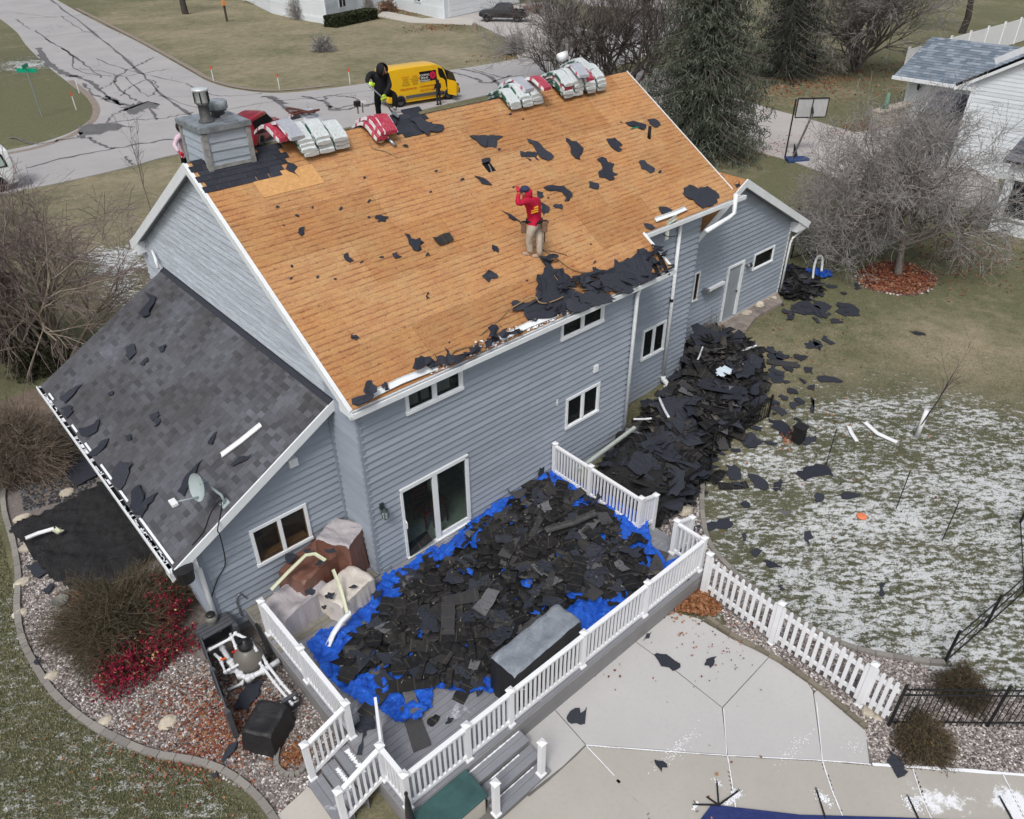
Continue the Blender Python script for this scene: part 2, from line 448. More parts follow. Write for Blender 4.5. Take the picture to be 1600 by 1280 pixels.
RUST = plain('soot_metal',(.10,.10,.10),.4,9,.6,.4,.3)
RUBBER = plain('black_rubber',(.018,.018,.019),.1,5,.8,.2)
WOODB = plain('dark_wood',(.10,.055,.03),.2,8,.7)
GREENP = plain('green_street_sign',(.0,.30,.17),.05,3,.4)
ORANGE = plain('orange_paint',(.75,.10,.03),.05,3,.5)
def m_pvc(): return plain('white_pvc_pipe',(.66,.68,.71),.06,5,.35,.5)
PVC = m_pvc()
def m_conc(name,c,c2,sc=1.0,snow=0.0):
    t = NT(name);co = t.coord('World')
    base = t.mix(t.ramp(t.noise(co,.5*sc,5,.6),[(.3,0),(.7,1)]),c,c2)
    base = t.mix(t.ramp(t.noise(co,14,4,.7),[(.3,.25),(.5,0)]),base,tuple(x*.8 for x in c))
    base = t.mix(t.math('MULTIPLY',t.ramp(t.vor(co,1.9),[(.02,1),(.05,0)]),.6),base,(.25,.17,.10))
    if snow:
        a = t.attr('snow');n = t.noise(co,6,6,.75);b = t.math('SUBTRACT',t.math('ADD',n,a),1.0)
        base = t.mix(t.ramp(b,[(.0,0),(.12,.9)]),base,(.80,.82,.86))
    t.bump(t.noise(co,90,3),.15,.003)
    return t.fin(base,.85,.2)
PATIO = m_conc('patio_concrete',(.435,.430,.425),(.475,.468,.462))
PATIO2 = m_conc('pool_deck_concrete',(.375,.36,.325),(.42,.40,.365),snow=1)
DRIVE = m_conc('driveway_concrete',(.40,.375,.36),(.45,.425,.41))
SLABC = m_conc('walk_slab',(.44,.42,.38),(.50,.47,.43))
JOINT = plain('dark_joint',(.14,.135,.125),.2,3,.9)
SNOWM = plain('thin_snow',(.80,.82,.86),.06,9,.8,.2)
def m_road():
    t = NT('worn_asphalt_road');co = t.coord('World');
    base = t.mix(t.ramp(t.noise(co,.22,5,.65),[(.3,0),(.7,1)]),(.33,.32,.325),(.40,.385,.385))
    base = t.mix(t.ramp(t.noise(co,9,4,.7),[(.35,.3),(.55,0)]),base,(.27,.262,.265))
    # fine crack network
    warp = t.n('ShaderNodeVectorMath',operation='ADD');wn = t.n('ShaderNodeTexNoise');wn.inputs['Scale'].default_value = .9;wn.inputs['Detail'].default_value = 5
    t.l(co,wn.inputs['Vector']);t.l(co,warp.inputs[0]);t.l(wn.outputs['Color'],warp.inputs[1])
    e = t.vor(warp.outputs[0],.42,'DISTANCE_TO_EDGE')
    crack = t.math('MULTIPLY',t.ramp(e,[(.004,1),(.012,0)]),t.ramp(t.noise(co,.18,3),[(.5,0),(.6,.8)]))
    base = t.mix(crack,base,(.13,.13,.135))
    t.bump(t.noise(co,60,3),.2,.004)
    return t.fin(base,.85,.25)
ROAD = m_road()
TAR = plain('tar_crack_seal',(.12,.118,.122),.3,3,.7)
def m_lawn():
    t = NT('lawn_with_thin_snow');co = t.coord('World')
    big = t.noise(co,.13,4,.6);mid = t.noise(co,1.6,5,.7);fine = t.noise(co,16,5,.8)
    g = t.mix(t.ramp(fine,[(.35,0),(.65,1)]),(.082,.086,.046),(.185,.180,.108))
    s = t.mix(t.ramp(fine,[(.3,0),(.7,1)]),(.205,.175,.115),(.390,.335,.235))
    dry = t.attr('dry')
    f = t.math('ADD',t.math('MULTIPLY',t.math('SUBTRACT',mid,.5),1.1),t.math('ADD',dry,t.math('MULTIPLY',t.math('SUBTRACT',big,.5),1.2)),)
    base = t.mix(t.ramp(f,[(.25,0),(.85,1)]),g,s)
    base = t.mix(t.ramp(t.math('ADD',t.attr('leaf'),t.math('MULTIPLY',t.math('SUBTRACT',t.noise(co,7,6,.85),.5),1.2)),[(.55,0),(.75,.85)]),base,t.mix(t.ramp(t.noise(co,25,2),[(.4,0),(.6,1)]),(.16,.065,.035),(.30,.16,.10)))
    warp = t.n('ShaderNodeVectorMath',operation='ADD');wn = t.n('ShaderNodeTexNoise');wn.inputs['Scale'].default_value = 5;wn.inputs['Detail'].default_value = 4
    wm = t.n('ShaderNodeVectorMath',operation='SCALE');wm.inputs['Scale'].default_value = .12
    t.l(co,wn.inputs['Vector']);t.l(wn.outputs['Color'],wm.inputs[0]);t.l(wm.outputs[0],warp.inputs[1])
    m1 = t.coord('World',(1,1,1),(0,0,math.radians(42)));m2 = t.n('ShaderNodeMapping');m2.inputs['Scale'].default_value = (.60,1.2,1);t.l(m1,m2.inputs[0]);t.l(m2.outputs[0],warp.inputs[0])
    n1 = t.noise(warp.outputs[0],7.5,4,.62)
    n2 = t.math('ADD',t.math('MULTIPLY',t.noise(co,24,3,.65),.75),t.math('MULTIPLY',t.noise(m2.outputs[0],.9,3,.6),.6))
    sn = t.attr('snow')
    k = t.math('ADD',t.math('ADD',t.math('MULTIPLY',n1,1.0),t.math('MULTIPLY',t.math('SUBTRACT',n2,.30),.62)),sn)
    cov = t.ramp(k,[(1.06,0),(1.22,1)])
    # remap: colour ramp clamps to 0..1 so shift first
    k2 = t.math('SUBTRACT',k,.6)
    cov = t.ramp(k2,[(.45,0),(.60,.86)])
    base = t.mix(t.ramp(t.math('MULTIPLY',sn,1.9),[(.1,0),(.75,.75)]),base,t.mix(fine,(.030,.036,.024),(.115,.120,.078)))
    base = t.mix(cov,base,t.mix(n2,(.38,.40,.40),(.74,.76,.79)))
    bw = t.math('ADD',t.math('MULTIPLY',fine,.6),t.math('MULTIPLY',n1,.8))
    t.bump(bw,.8,.05)
    return t.fin(base,.9,.1)
LAWN = m_lawn()
def m_bark(name,a,b):
    t = NT(name);co = t.coord('Object',(1,1,.25));return t.fin(t.mix(t.ramp(t.noise(co,14,5,.7),[(.35,0),(.65,1)]),a,b),.9,.1)
BARK = m_bark('grey_bark',(.11,.095,.085),(.22,.195,.175));BARKD = m_bark('dark_bark',(.045,.04,.036),(.10,.088,.08))
BARKT = m_bark('tan_bark',(.17,.14,.105),(.30,.26,.21))
TWIG = tinted('grey_twigs',[(0,(.16,.15,.145)),(1,(.42,.40,.385))]);TWIGD = tinted('dark_twigs',[(0,(.06,.05,.048)),(1,(.17,.145,.135))])
TWIGT = tinted('tan_twigs',[(0,(.11,.085,.06)),(1,(.27,.22,.18))])
TWIGL = tinted('pale_lilac_twigs',[(0,(.12,.085,.08)),(1,(.28,.23,.215))])
BUSHT = tinted('olive_brown_twigs',[(0,(.060,.050,.030)),(.6,(.13,.11,.07)),(1,(.20,.16,.13))])
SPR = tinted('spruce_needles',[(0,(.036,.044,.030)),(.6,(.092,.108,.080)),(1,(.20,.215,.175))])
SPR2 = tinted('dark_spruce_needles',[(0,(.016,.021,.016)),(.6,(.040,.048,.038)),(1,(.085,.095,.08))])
YEW = tinted('yew_needles',[(0,(.015,.020,.010)),(1,(.06,.07,.035))])
REDL = tinted('burgundy_leaves',[(0,(.13,.008,.022)),(.7,(.28,.015,.05)),(.92,(.38,.05,.07)),(1,(.45,.33,.15))])
LITTER = tinted('fallen_leaves',[(0,(.08,.03,.022)),(.3,(.20,.06,.035)),(.6,(.30,.12,.06)),(.8,(.33,.21,.13)),(1,(.26,.035,.03))])
LITTB = tinted('brown_oak_leaves',[(0,(.10,.04,.02)),(.5,(.24,.10,.045)),(1,(.36,.19,.10))])
STONE = tinted('river_gravel',[(0,(.06,.05,.048)),(.35,(.18,.155,.145)),(.7,(.34,.30,.28)),(.93,(.52,.49,.48)),(1,(.75,.74,.74))])
STONED = tinted('dark_gravel',[(0,(.02,.02,.022)),(.7,(.06,.06,.065)),(1,(.14,.14,.15))])
BEDM = plain('bed_soil',(.16,.125,.10),.3,5,.95,.1,coord='World')
BEDG = plain('gravel_bed_base',(.17,.15,.14),.35,18,.95,.1,coord='World')
BEDR = plain('leaf_mulch_soil',(.16,.075,.055),.45,9,.95,.1,coord='World')
EDGM = plain('grey_block_edging',(.24,.225,.205),.2,6,.9,rnd=.15)
ROCKM = plain('limestone_boulder',(.46,.41,.33),.3,5,.9,rnd=.15,bump=.4,bsc=8)
NSID = m_siding('white_vinyl_siding',(.66,.70,.73),.05)
NROOF = m_shingle('slate_blue_shingle',[(0,(.12,.15,.19)),(.5,(.17,.205,.25)),(1,(.25,.29,.34))],'attr',30)
NROOFD = m_shingle('dark_slate_shingle',[(0,(.065,.07,.085)),(.5,(.10,.105,.125)),(1,(.15,.155,.18))],'attr',30)
# ================================================================ GROUND
def axis(lo,hi,step,far):
    a = list(np.arange(lo,hi+step/2,step));s = step
    b = [a[-1]]
    while b[-1] < far: s *= 1.35;b.append(b[-1]+s)
    s = step;c = [a[0]]
    while c[-1] > -far: s *= 1.35;c.append(c[-1]-s)
    return np.array(c[:0:-1]+a+b[1:])
gx = axis(-16,34,.30,700);gy = axis(-18,44,.30,700)
X,Y = np.meshgrid(gx,gy,indexing='ij');Z = gz(X,Y)
Z = Z + .05*(fbm(X,Y,6,3)-.5)*smooth(np.hypot(X-3,Y+1),10,20)
def to_px(X,Y,Z):
    d = np.stack([X-CAM[0],Y-CAM[1],Z-CAM[2]],-1);w_ = d@FW
    ok = w_ > 1;w_ = np.where(ok,w_,1)
    return 800+F*(d@RI)/w_,640-F*(d@UP)/w_,ok
def blobs(L):
    A = np.zeros(X.shape)
    for px,py,r,v in L:
        p = pg(px,py);A = A + v*np.exp(-((X-p.x)**2+(Y-p.y)**2)/(r*r))
    return A
def area(pxs,soft,v):
    P = [pg(*q) for q in pxs];P = [(p.x,p.y) for p in P]
    d = dist_poly(X,Y,P);s = np.where(in_poly(X,Y,P),d,-d);return v*smooth(s,-soft,soft)
snow = area([(1060,760),(1150,680),(1215,640),(1300,600),(1450,600),(1620,650),(1900,760),(1800,1400),(1400,1300),(1060,960)],1.5,.23)
snow += area([(1060,720),(1180,600),(1280,530),(1420,520),(1600,560),(1900,640),(1900,1400),(1300,1300),(1060,960)],2.2,.12)
snow += area([(1280,760),(1600,760),(1700,1000),(1450,1150),(1250,980)],1.6,.05)
snow += area([(-60,950),(40,900),(90,1060),(330,1190),(460,1330),(-60,1330)],.6,.30)
snow += area([(-60,600),(20,640),(20,860),(-60,900)],.5,.2)
snow += area([(130,400),(240,380),(240,480),(160,500)],1.5,.36)
snow += area([(60,300),(260,270),(230,420),(100,420)],2.2,.17)
snow += blobs([(50,105,4,.45),(20,30,6,.2),(1240,400,3,.0)])
snow += area([(1480,340),(1600,330),(1600,420),(1500,400)],1.0,.12)
dry = area([(130,20),(400,0),(800,60),(800,100),(560,140),(350,140)],4,.30)
dry += area([(1080,520),(1300,500),(1600,560),(1600,640),(1300,640),(1100,620)],2,.25)
dry += area([(60,290),(300,240),(260,480),(100,500)],2,.42)
dry += blobs([(1500,540,3,.2)])
dry -= blobs([(60,160,9,.35)]);dry += .27
dry -= area([(1200,300),(1500,330),(1600,480),(1300,500),(1220,420)],2,.18)
leaf = area([(1190,100),(1420,110),(1400,190),(1230,170)],3,.33)+blobs([(1290,430,1.0,0),(470,62,4,.25),(505,75,3,.2),(360,12,8,.2),(250,10,8,.1),(880,60,10,.4),(960,90,6,.3)])
leaf += area([(380,1210),(320,1230),(380,1290),(440,1280)],.3,.15)
idx = np.arange(X.size).reshape(X.shape)
Q = np.stack([idx[:-1,:-1],idx[1:,:-1],idx[1:,1:],idx[:-1,1:]],-1).reshape(-1,4)
me = np_mesh('lawn',np.stack([X,Y,Z],-1).reshape(-1,3),Q,LAWN,attr={'snow': ('POINT',snow.ravel()),'dry': ('POINT',dry.ravel()),'leaf': ('POINT',leaf.ravel())},smooth=True)
tag(link('lawn',me),kind='structure')
ZF = .4
def tr(pxs,z): return [tuple(pz(a,b,z))[:2] for a,b in pxs]
def ribbon(name,pts,wd,z,mat,parent=None,th=.004,**kw):
    """strip of varying width following points"""
    P = [Vector((p[0],p[1],0)) for p in pts];n = len(P);L = [];R_ = []
    for i,p in enumerate(P):
        t = (P[min(i+1,n-1)]-P[max(i-1,0)]).normalized();s = Vector((-t.y,t.x,0));w_ = wd[i] if hasattr(wd,'__len__') else wd
        L.append(p+s*w_/2);R_.append(p-s*w_/2)
    mb = MB()
    for a,b in zip(L,R_): mb.v += [Vector((a.x,a.y,z)),Vector((b.x,b.y,z))]
    mb.f = [(2*i,2*i+1,2*i+3,2*i+2) for i in range(n-1)]
    return mb.build(name,mat,parent,**kw)
# --- road (both streets, one asphalt sheet)
rd = [(-160,350),(0,305),(100,285),(200,262),(285,240),(420,222),(560,196),(720,158),(860,128),(975,100),(1035,72),(1060,40),(1080,22),(1010,12),(960,52),(880,78),(812,92),(750,103),(700,111),(620,124),(520,138),
      (440,146),(380,142),(330,130),(290,108),(215,66),(150,34),(85,-2),(40,-30),(-260,-110),(-300,-40),(-120,-8),(-30,14),(20,45),(40,70),(70,100),(105,128),(135,152),(146,172),(138,190),(110,208),(60,225),(0,238),(-120,262)]
P = tr(rd,ZF+.02);sm = [tuple(p)[:2] for p in curve_pts([(a,b,0) for a,b in P]+[(P[0][0],P[0][1],0)],4)][:-1]
flat('road',sm,ZF+.055,ROAD,thick=.3,kind='structure')
ribbon('road_shoulder',curve_pts([tuple(pz(a,b,ZF))[:2]+(0,) for a,b in [(-120,268),(0,244),(62,231),(112,213),(143,192),(151,172),(140,152),(110,127)]],6),[.5]*43,ZF+.06,plain('gravel_shoulder',(.24,.20,.17),.4,12,.9,coord='World'),kind='structure')
ribbon('road_shoulder',curve_pts([tuple(pz(a,b,ZF))[:2]+(0,) for a,b in [(120,14),(215,62),(292,104),(332,126),(382,139),(440,142),(520,134)]],6),[.45]*37,ZF+.059,bpy.data.materials['gravel_shoulder'],kind='structure')
# tar seals traced on the road
tars = [([(80,0),(150,55),(210,105),(255,150),(300,183)],.22),([(60,75),(72,95),(95,112),(118,120)],.55),([(25,30),(45,45)],.15),([(20,215),(55,225),(100,218),(130,212),(165,195),(200,188),(245,186),(300,176)],.14),([(40,262),(140,240),(240,222),(290,216)],.2),
        ([(95,25),(130,48),(150,50)],.12),([(55,48),(82,68)],.14),([(98,76),(125,95),(160,122)],.18),([(70,60),(110,85),(118,108),(160,118),(200,118),(262,108)],.12),([(40,28),(100,26),(150,20)],.14),([(70,58),(120,52),(150,50)],.1),
        ([(110,118),(140,128),(175,155),(200,165)],.3),([(120,108),(160,112),(190,120)],.1),([(130,130),(150,150),(185,158)],.22),([(240,90),(220,100),(195,112),(180,128),(200,150),(230,165),(245,187)],.16),([(160,196),(180,178),(200,172),(235,165)],.16),([(140,215),(150,223),(178,233)],.2),
        ([(195,120),(230,150),(245,140),(235,125),(205,135),(190,150)],.12),([(412,150),(430,155),(450,170),(475,178)],.5),([(470,150),(510,160),(520,172),(560,168),(590,160)],.3),([(505,158),(515,150),(550,152),(560,160),(530,170),(508,165)],.2),([(290,130),(310,140),(345,150),(410,146)],.14),
        ([(700,112),(740,122),(760,130),(800,118)],.25),([(720,108),(760,118),(790,140)],.3),([(740,108),(780,120),(820,118)],.18),([(198,245),(205,258)],.2),([(150,92),(200,110),(290,130)],.1),([(250,150),(330,172),(420,160),(520,150),(600,138)],.1),([(20,20),(90,28)],.1),([(180,118),(175,130),(155,140)],.14),([(165,150),(190,165),(160,155)],.2)]
rr = random.Random(3)
for pts,wd in tars:
    cp = curve_pts([tuple(pz(a,b,ZF+.05)) for a,b in pts],8)
    cp = [p+Vector((rr.uniform(-.12,.12),rr.uniform(-.22,.22),0)) for p in cp]
    ribbon('crack_seal',cp,[wd*rr.uniform(.5,1.7) for _ in cp],ZF+.060,TAR,kind='structure')
for pts in ([(125,200),(150,192),(205,196),(160,208),(130,214),(124,206)],[(192,170),(215,160),(240,160),(246,168),(225,172),(210,178),(196,176)]):
    flat('tar_patch',[(a+rr.uniform(-.3,.3),b+rr.uniform(-.6,.6)) for a,b in [(lambda u,v: (u.x,u.y))(p,0) for p in curve_pts([tuple(pz(a,b,ZF+.05)) for a,b in pts+pts[:1]],5)[:-1]]],ZF+.064,TAR,kind='structure')
# --- driveways and walk across the street, neighbour's driveway
flat('neighbour_driveway',tr([(694,30),(820,6),(860,4),(900,40),(960,52),(880,80),(810,92),(795,62),(740,36)],ZF),ZF+.075,DRIVE,thick=.3,kind='structure')
flat('front_walk',tr([(588,26),(640,36),(700,38),(738,40),(742,30),(694,28),(660,30),(600,18)],ZF),ZF+.085,SLABC,thick=.3,kind='structure')
flat('neighbour_drive',tr([(1000,100),(1040,112),(1110,140),(1200,170),(1260,186),(1335,208),(1420,195),(1560,150),(1560,330),(1420,320),(1300,276),(1235,252),(1190,240),(1040,190),(960,140)],ZF),ZF+.045,DRIVE,thick=.3,kind='structure')
flat('far_lane',tr([(930,10),(1000,14),(1060,30),(1080,10),(1000,-4),(900,2)],ZF),ZF+.09,DRIVE,thick=.3,kind='structure')
# --- patio: slabs one by one
def slab(pts,mat,name='patio_slab',z=.0,inset=.012,parent=None,snow=None):
    P = [Vector((a,b,0)) for a,b in (tr(pts,0) if pts[0][0] > 30 or pts[0][1] > 30 else pts)];c = sum(P,Vector())/len(P)
    n = len(P);out = []
    for i in range(n):
        a,b,d = P[i-1],P[i],P[(i+1) % n];v = ((a-b).normalized()+(d-b).normalized())
        if v.length < .05: v = (c-b).normalized()
        v.normalize();
        if v.dot(c-b) < 0: v = -v
        out.append(b+v*inset)
    return flat(name,[(p.x,p.y) for p in out],z,mat,parent,thick=.08)
pat = tag(flat('patio',tr([(1112,985),(1230,1060),(1352,1150),(1362,1195),(1700,1215),(1700,1600),(300,1600),(430,1300),(640,1290),(700,1180),(900,1040),(990,990)],0),.035,JOINT),kind='structure')
J1,J2,J3 = (988,998),(1128,1108),(1198,1030)
SL = [
 [(1000,960),(1040,955),(1090,968),(1150,1004),(1202,1028),(1128,1108),(1060,1054),(986,1000)],
 [(986,1000),(1060,1054),(1128,1108),(1136,1182),(915,1166),(862,1106),(900,1050)],
 [(1202,1028),(1262,1070),(1270,1082),(1284,1190),(1136,1182),(1128,1108)],
 [(1276,1080),(1352,1144),(1358,1196),(1284,1190),(1270,1086)],
 [(862,1106),(915,1166),(880,1200),(800,1262),(740,1210),(800,1160)]]
for s_ in SL: slab(s_,PATIO,parent=pat,z=.05)
E2 = []
SL2 = [[(915,1168),(1136,1184),(1150,1290),(1160,1500),(1080,1500),(1010,1270)],[(915,1168),(1010,1270),(1080,1500),(960,1600),(700,1500),(760,1300),(880,1204)],
       [(1136,1184),(1284,1192),(1320,1290),(1380,1500),(1160,1500),(1150,1290)],[(1284,1192),(1425,1204),(1456,1285),(1520,1500),(1380,1500),(1320,1290)],
       [(1425,1204),(1565,1212),(1600,1280),(1700,1500),(1520,1500),(1456,1285)],[(1565,1212),(1700,1222),(1900,1500),(1700,1500),(1600,1280)]]
snpix = [(1155,1262,.25),(1100,1268,.12),(1420,1240,.30),(1500,1250,.35),(1570,1245,.4),(1600,1270,.5),(1350,1268,.3),(1280,1258,.18),(1460,1262,.4),(1250,1262,.2)]
for s_ in SL2:
    P = tr(s_,0);c = np.mean(P,axis=0);P = [(c[0]+(p[0]-c[0])*.998,c[1]+(p[1]-c[1])*.998) for p in P]
    flat('slab_base',P,.044,PATIO2,pat)
    o = sheet('pool_deck_slab',P,.06,lambda a,b: np.full(a.shape,.046),PATIO2,pat,smooth=False)
    V = np.array([v.co[:] for v in o.data.vertices]);A = np.zeros(len(V))
    for a,b,v in snpix:
        p = pz(a,b,0);A += v*.75*np.exp(-((V[:,0]-p.x)**2+(V[:,1]-p.y)**2)/(.45**2))
    at = o.data.attributes.new('snow','FLOAT','POINT');at.data.foreach_set('value',np.clip(A+.14,0,.72).astype(np.float32))
# snow lying in some joints
for pts,wd in (([(915,1167),(1020,1175),(1136,1183),(1284,1191),(1360,1197)],.022),([(1136,1183),(1145,1240),(1152,1290)],.02),([(1284,1191),(1300,1240),(1322,1292)],.022),([(1425,1204),(1440,1250),(1458,1290)],.02),([(1565,1212),(1600,1280)],.02),([(917,1169),(960,1215)],.018),([(1130,1110),(1135,1182)],.014),([(1275,1100),(1284,1190)],.016),([(1362,1197),(1500,1206),(1700,1222)],.07)):
    cp = curve_pts([tuple(pz(a,b,.0)) for a,b in pts],10);cp = [p+Vector((rr.uniform(-.002,.002),rr.uniform(-.002,.002),0)) for p in cp]
    ribbon('snow_in_joint',cp,[wd*rr.uniform(.6,1.1) for _ in cp],.056,SNOWM,kind='structure')
# thin snow dusting on patio edge
def dust(name,ctr,n,spread,size,z,mat=SNOWM):
    p = pz(*ctr,0) if ctr[0] > 30 else Vector((ctr[0],ctr[1],0));Pn = np.stack([p.x+rng.normal(size=n)*spread[0],p.y+rng.normal(size=n)*spread[1],np.full(n,z)],1)
    tag(link(name,cards_mesh(name,Pn,size*rng.uniform(.3,1.2,n),mat,flat=1.0)),kind='stuff')
for ctr,n,sp in (((1060,1170),170,(.33,.06)),((1240,1172),80,(.28,.06)),((1330,1168),40,(.1,.1))): dust('snow_dusting',ctr,n,sp,.018,.062)
# walk slab at left stairs
flat('stair_landing_slab',tr([(434,1276),(482,1232),(560,1290),(690,1290),(640,1400),(420,1340)],.0),.05,SLABC,thick=.1,kind='structure')
# --- planting beds
bedL = [(4,770),(10,800),(20,850),(26,900),(30,960),(38,1000),(55,1040),(85,1085),(130,1125),(180,1155),(240,1180),(310,1192),(365,1215),(410,1255),(430,1300),(520,1310),(620,1200),(560,1100),(420,960),(350,990),(270,880),(100,640),(40,500),(20,690),(10,740)]
BL = [tuple(pz(a,b,0))[:2] for a,b in bedL]
flat('planting_bed',BL,.02,BEDG,thick=.3,kind='structure')
bedT = [tuple(pz(a,b,0))[:2] for a,b in [(20,700),(12,760),(60,790),(130,760),(200,700),(180,600),(120,520),(60,480),(0,520),(-60,560),(-60,640)]]
flat('shrub_bed',bedT,.028,BEDM,thick=.3,kind='structure')
bedR = [(1092,905),(1130,965),(1150,1004),(1200,1030),(1262,1070),(1352,1148),(1362,1200),(1440,1204),(1600,1214),(1700,1220),(1700,1140),(1600,1090),(1480,1065),(1430,1034),(1330,1014),(1250,974),(1180,925),(1130,880),(1105,845),(1098,800),(1100,740),(1040,790),(1030,850)]
BR = [tuple(pg(a,b))[:2] for a,b in bedR]
flat('gravel_bed',BR,.024,BEDG,thick=.3,kind='structure')
bedF = [tuple(pg(a,b))[:2] for a,b in [(1470,1060),(1530,1020),(1600,985),(1700,1000),(1700,1120),(1560,1100)]]
# stones
def gravel(name,poly,n,z,mat,size=(.022,.05),mask=None):
    P = rand_in(poly,n)
    if mask is not None: P = P[mask(P[:,0],P[:,1])]
    n = len(P);s = rng.uniform(size[0],size[1],n)
    base = np.array([[1,0,0],[-.5,.87,0],[-.5,-.87,0],[.45,.2,.62],[-.4,.35,.55],[-.1,-.5,.6]])
    a = rng.uniform(0,2*PI,n);ca,sa = np.cos(a),np.sin(a)
    B = base[None]*np.stack([s*rng.uniform(.8,1.5,n),s,s*rng.uniform(.6,1.1,n)],1)[:,None,:]
    V = np.stack([B[...,0]*ca[:,None]-B[...,1]*sa[:,None],B[...,0]*sa[:,None]+B[...,1]*ca[:,None],B[...,2]],-1)
    V += np.stack([P[:,0],P[:,1],np.full(n,z)],1)[:,None,:]
    T = np.array([[0,1,3],[1,4,3],[1,2,4],[2,5,4],[2,0,5],[0,3,5],[3,4,5]])
    Q = ((np.arange(n)*6)[:,None,None]+T[None]).reshape(-1,3);tint = np.repeat(rng.random(n),7)
    tag(link(name,np_mesh(name,V.reshape(-1,3),Q,mat,attr={'tint': ('FACE',tint)})),kind='stuff')
pL = [tuple(pz(a,b,0))[:2] for a,b in [(20,860),(40,1000),(85,1085),(180,1155),(310,1192),(410,1255),(440,1300),(560,1240),(560,1150),(480,1060),(430,1000),(380,1010),(330,1040),(250,1000),(200,940),(110,900),(60,860),(30,830)]]
gravel('river_gravel',pL,24000,.02,STONE,(.016,.038))
gravel('river_gravel',BR,26000,.024,STONE,(.018,.042))
pD = [tuple(pz(a,b,0))[:2] for a,b in [(20,740),(40,800),(120,780),(190,720),(150,640),(60,650)]]
gravel('dark_gravel',pD,2500,.03,STONED,(.03,.06))
# edging blocks (left bed) and stone edging along the patio
def edging(name,pts,zz,wd,blk,mat,label):
    path = curve_pts([tuple(pg(a,b)) for a,b in pts],10);e = tag(empty(name,path[0],label,'edging'))
    acc = [];d = 0
    for i in range(len(path)-1):
        L = (path[i+1]-path[i]).length;acc.append((d,path[i],path[i+1],L));d += L
    s = 0;k = 0
    def at_(s):
        for d0,a,b,L in acc:
            if d0 <= s <= d0+L: return a.lerp(b,(s-d0)/max(L,1e-6))
        return path[-1]
    me = MB().box((0,0,0),(1,1,1)).mesh('edging_block',mat)
    while s < d-.05:
        a,b = at_(s),at_(s+blk*.97);m = (a+b)/2;L = (b-a).length
        o = link('edging_block',me,None,(m.x,m.y,float(gz(m.x,m.y))+zz),(0,rr.uniform(-.02,.02),math.atan2(b.y-a.y,b.x-a.x)+rr.uniform(-.02,.02)))
        o.scale = (L,wd*rr.uniform(.94,1.06),.12);world_child(o,e);s += blk;k += 1
    return e
edging('bed_edging',[(45,700),(10,760),(8,800),(22,850),(30,900),(28,950),(36,1000),(55,1040),(85,1085),(130,1125),(180,1155),(240,1180),(310,1192),(365,1215),(410,1255),(440,1300)],.03,.13,.34,EDGM,'curved grey concrete edging round the gravel bed left of the house')
edging('bed_edging',[(1100,730),(1096,790),(1105,845),(1130,880),(1180,925),(1250,974),(1330,1014),(1430,1034),(1475,1038)],.03,.12,.36,EDGM,'curved brownish concrete edging between the snowy lawn and the picket fence')
edging('patio_edging',[(1105,968),(1150,1000),(1200,1026),(1262,1066),(1352,1140)],.05,.10,.3,plain('mossy_edging',(.17,.15,.115),.3,7,.9,rnd=.15),'low mossy edging strip along the concrete patio beside the picket fence')
# leaf litter
def litter(name,ctr,n,spread,size,mat,z=None,poly=None):
    if poly is not None: P = rand_in(poly,n)
    else:
        p = pg(*ctr);P = np.stack([p.x+rng.normal(size=n)*spread[0],p.y+rng.normal(size=n)*spread[1]],1)
    zz = (gz(P[:,0],P[:,1]) if z is None else np.full(len(P),z))+rng.uniform(.03,.06,len(P))
    tag(link(name,cards_mesh(name,np.stack([P[:,0],P[:,1],zz],1),size*rng.uniform(.5,1.2,len(P)),mat,flat=.75,asp=1.2)),kind='stuff')
litter('fallen_leaves',(370,1130),900,(.5,.55),.06,LITTER);litter('fallen_leaves',(330,1130),700,(.6,.7),.055,LITTER)
litter('fallen_leaves',(250,1110),500,(.6,.35),.045,LITTER);litter('fallen_leaves',(310,1170),500,(.5,.25),.05,LITTER);litter('fallen_leaves',(120,935),160,(.18,.18),.07,LITTB)
pc = [tuple(pz(a,b,.0))[:2] for a,b in [(1052,930),(1092,912),(1128,955),(1112,968),(1080,962),(1048,955)]]
litter('brown_leaf_drift',None,900,None,.09,LITTB,.05,pc);litter('brown_leaf_drift',(1060,962),40,(.25,.2),.07,LITTB,.05)
litter('scattered_leaves',(1000,1050),16,(1.2,.6),.055,LITTB,.03);litter('scattered_leaves',(1100,1230),10,(1.0,.4),.07,LITTB,.03)
litter('scattered_leaves',(150,1180),60,(1.6,.6),.05,LITTER);litter('scattered_leaves',(1310,640),60,(3,2),.08,LITTB)
litter('scattered_leaves',(1240,520),120,(1.6,2),.07,LITTB);litter('scattered_leaves',(1130,990),120,(.9,.5),.05,LITTER,.05)
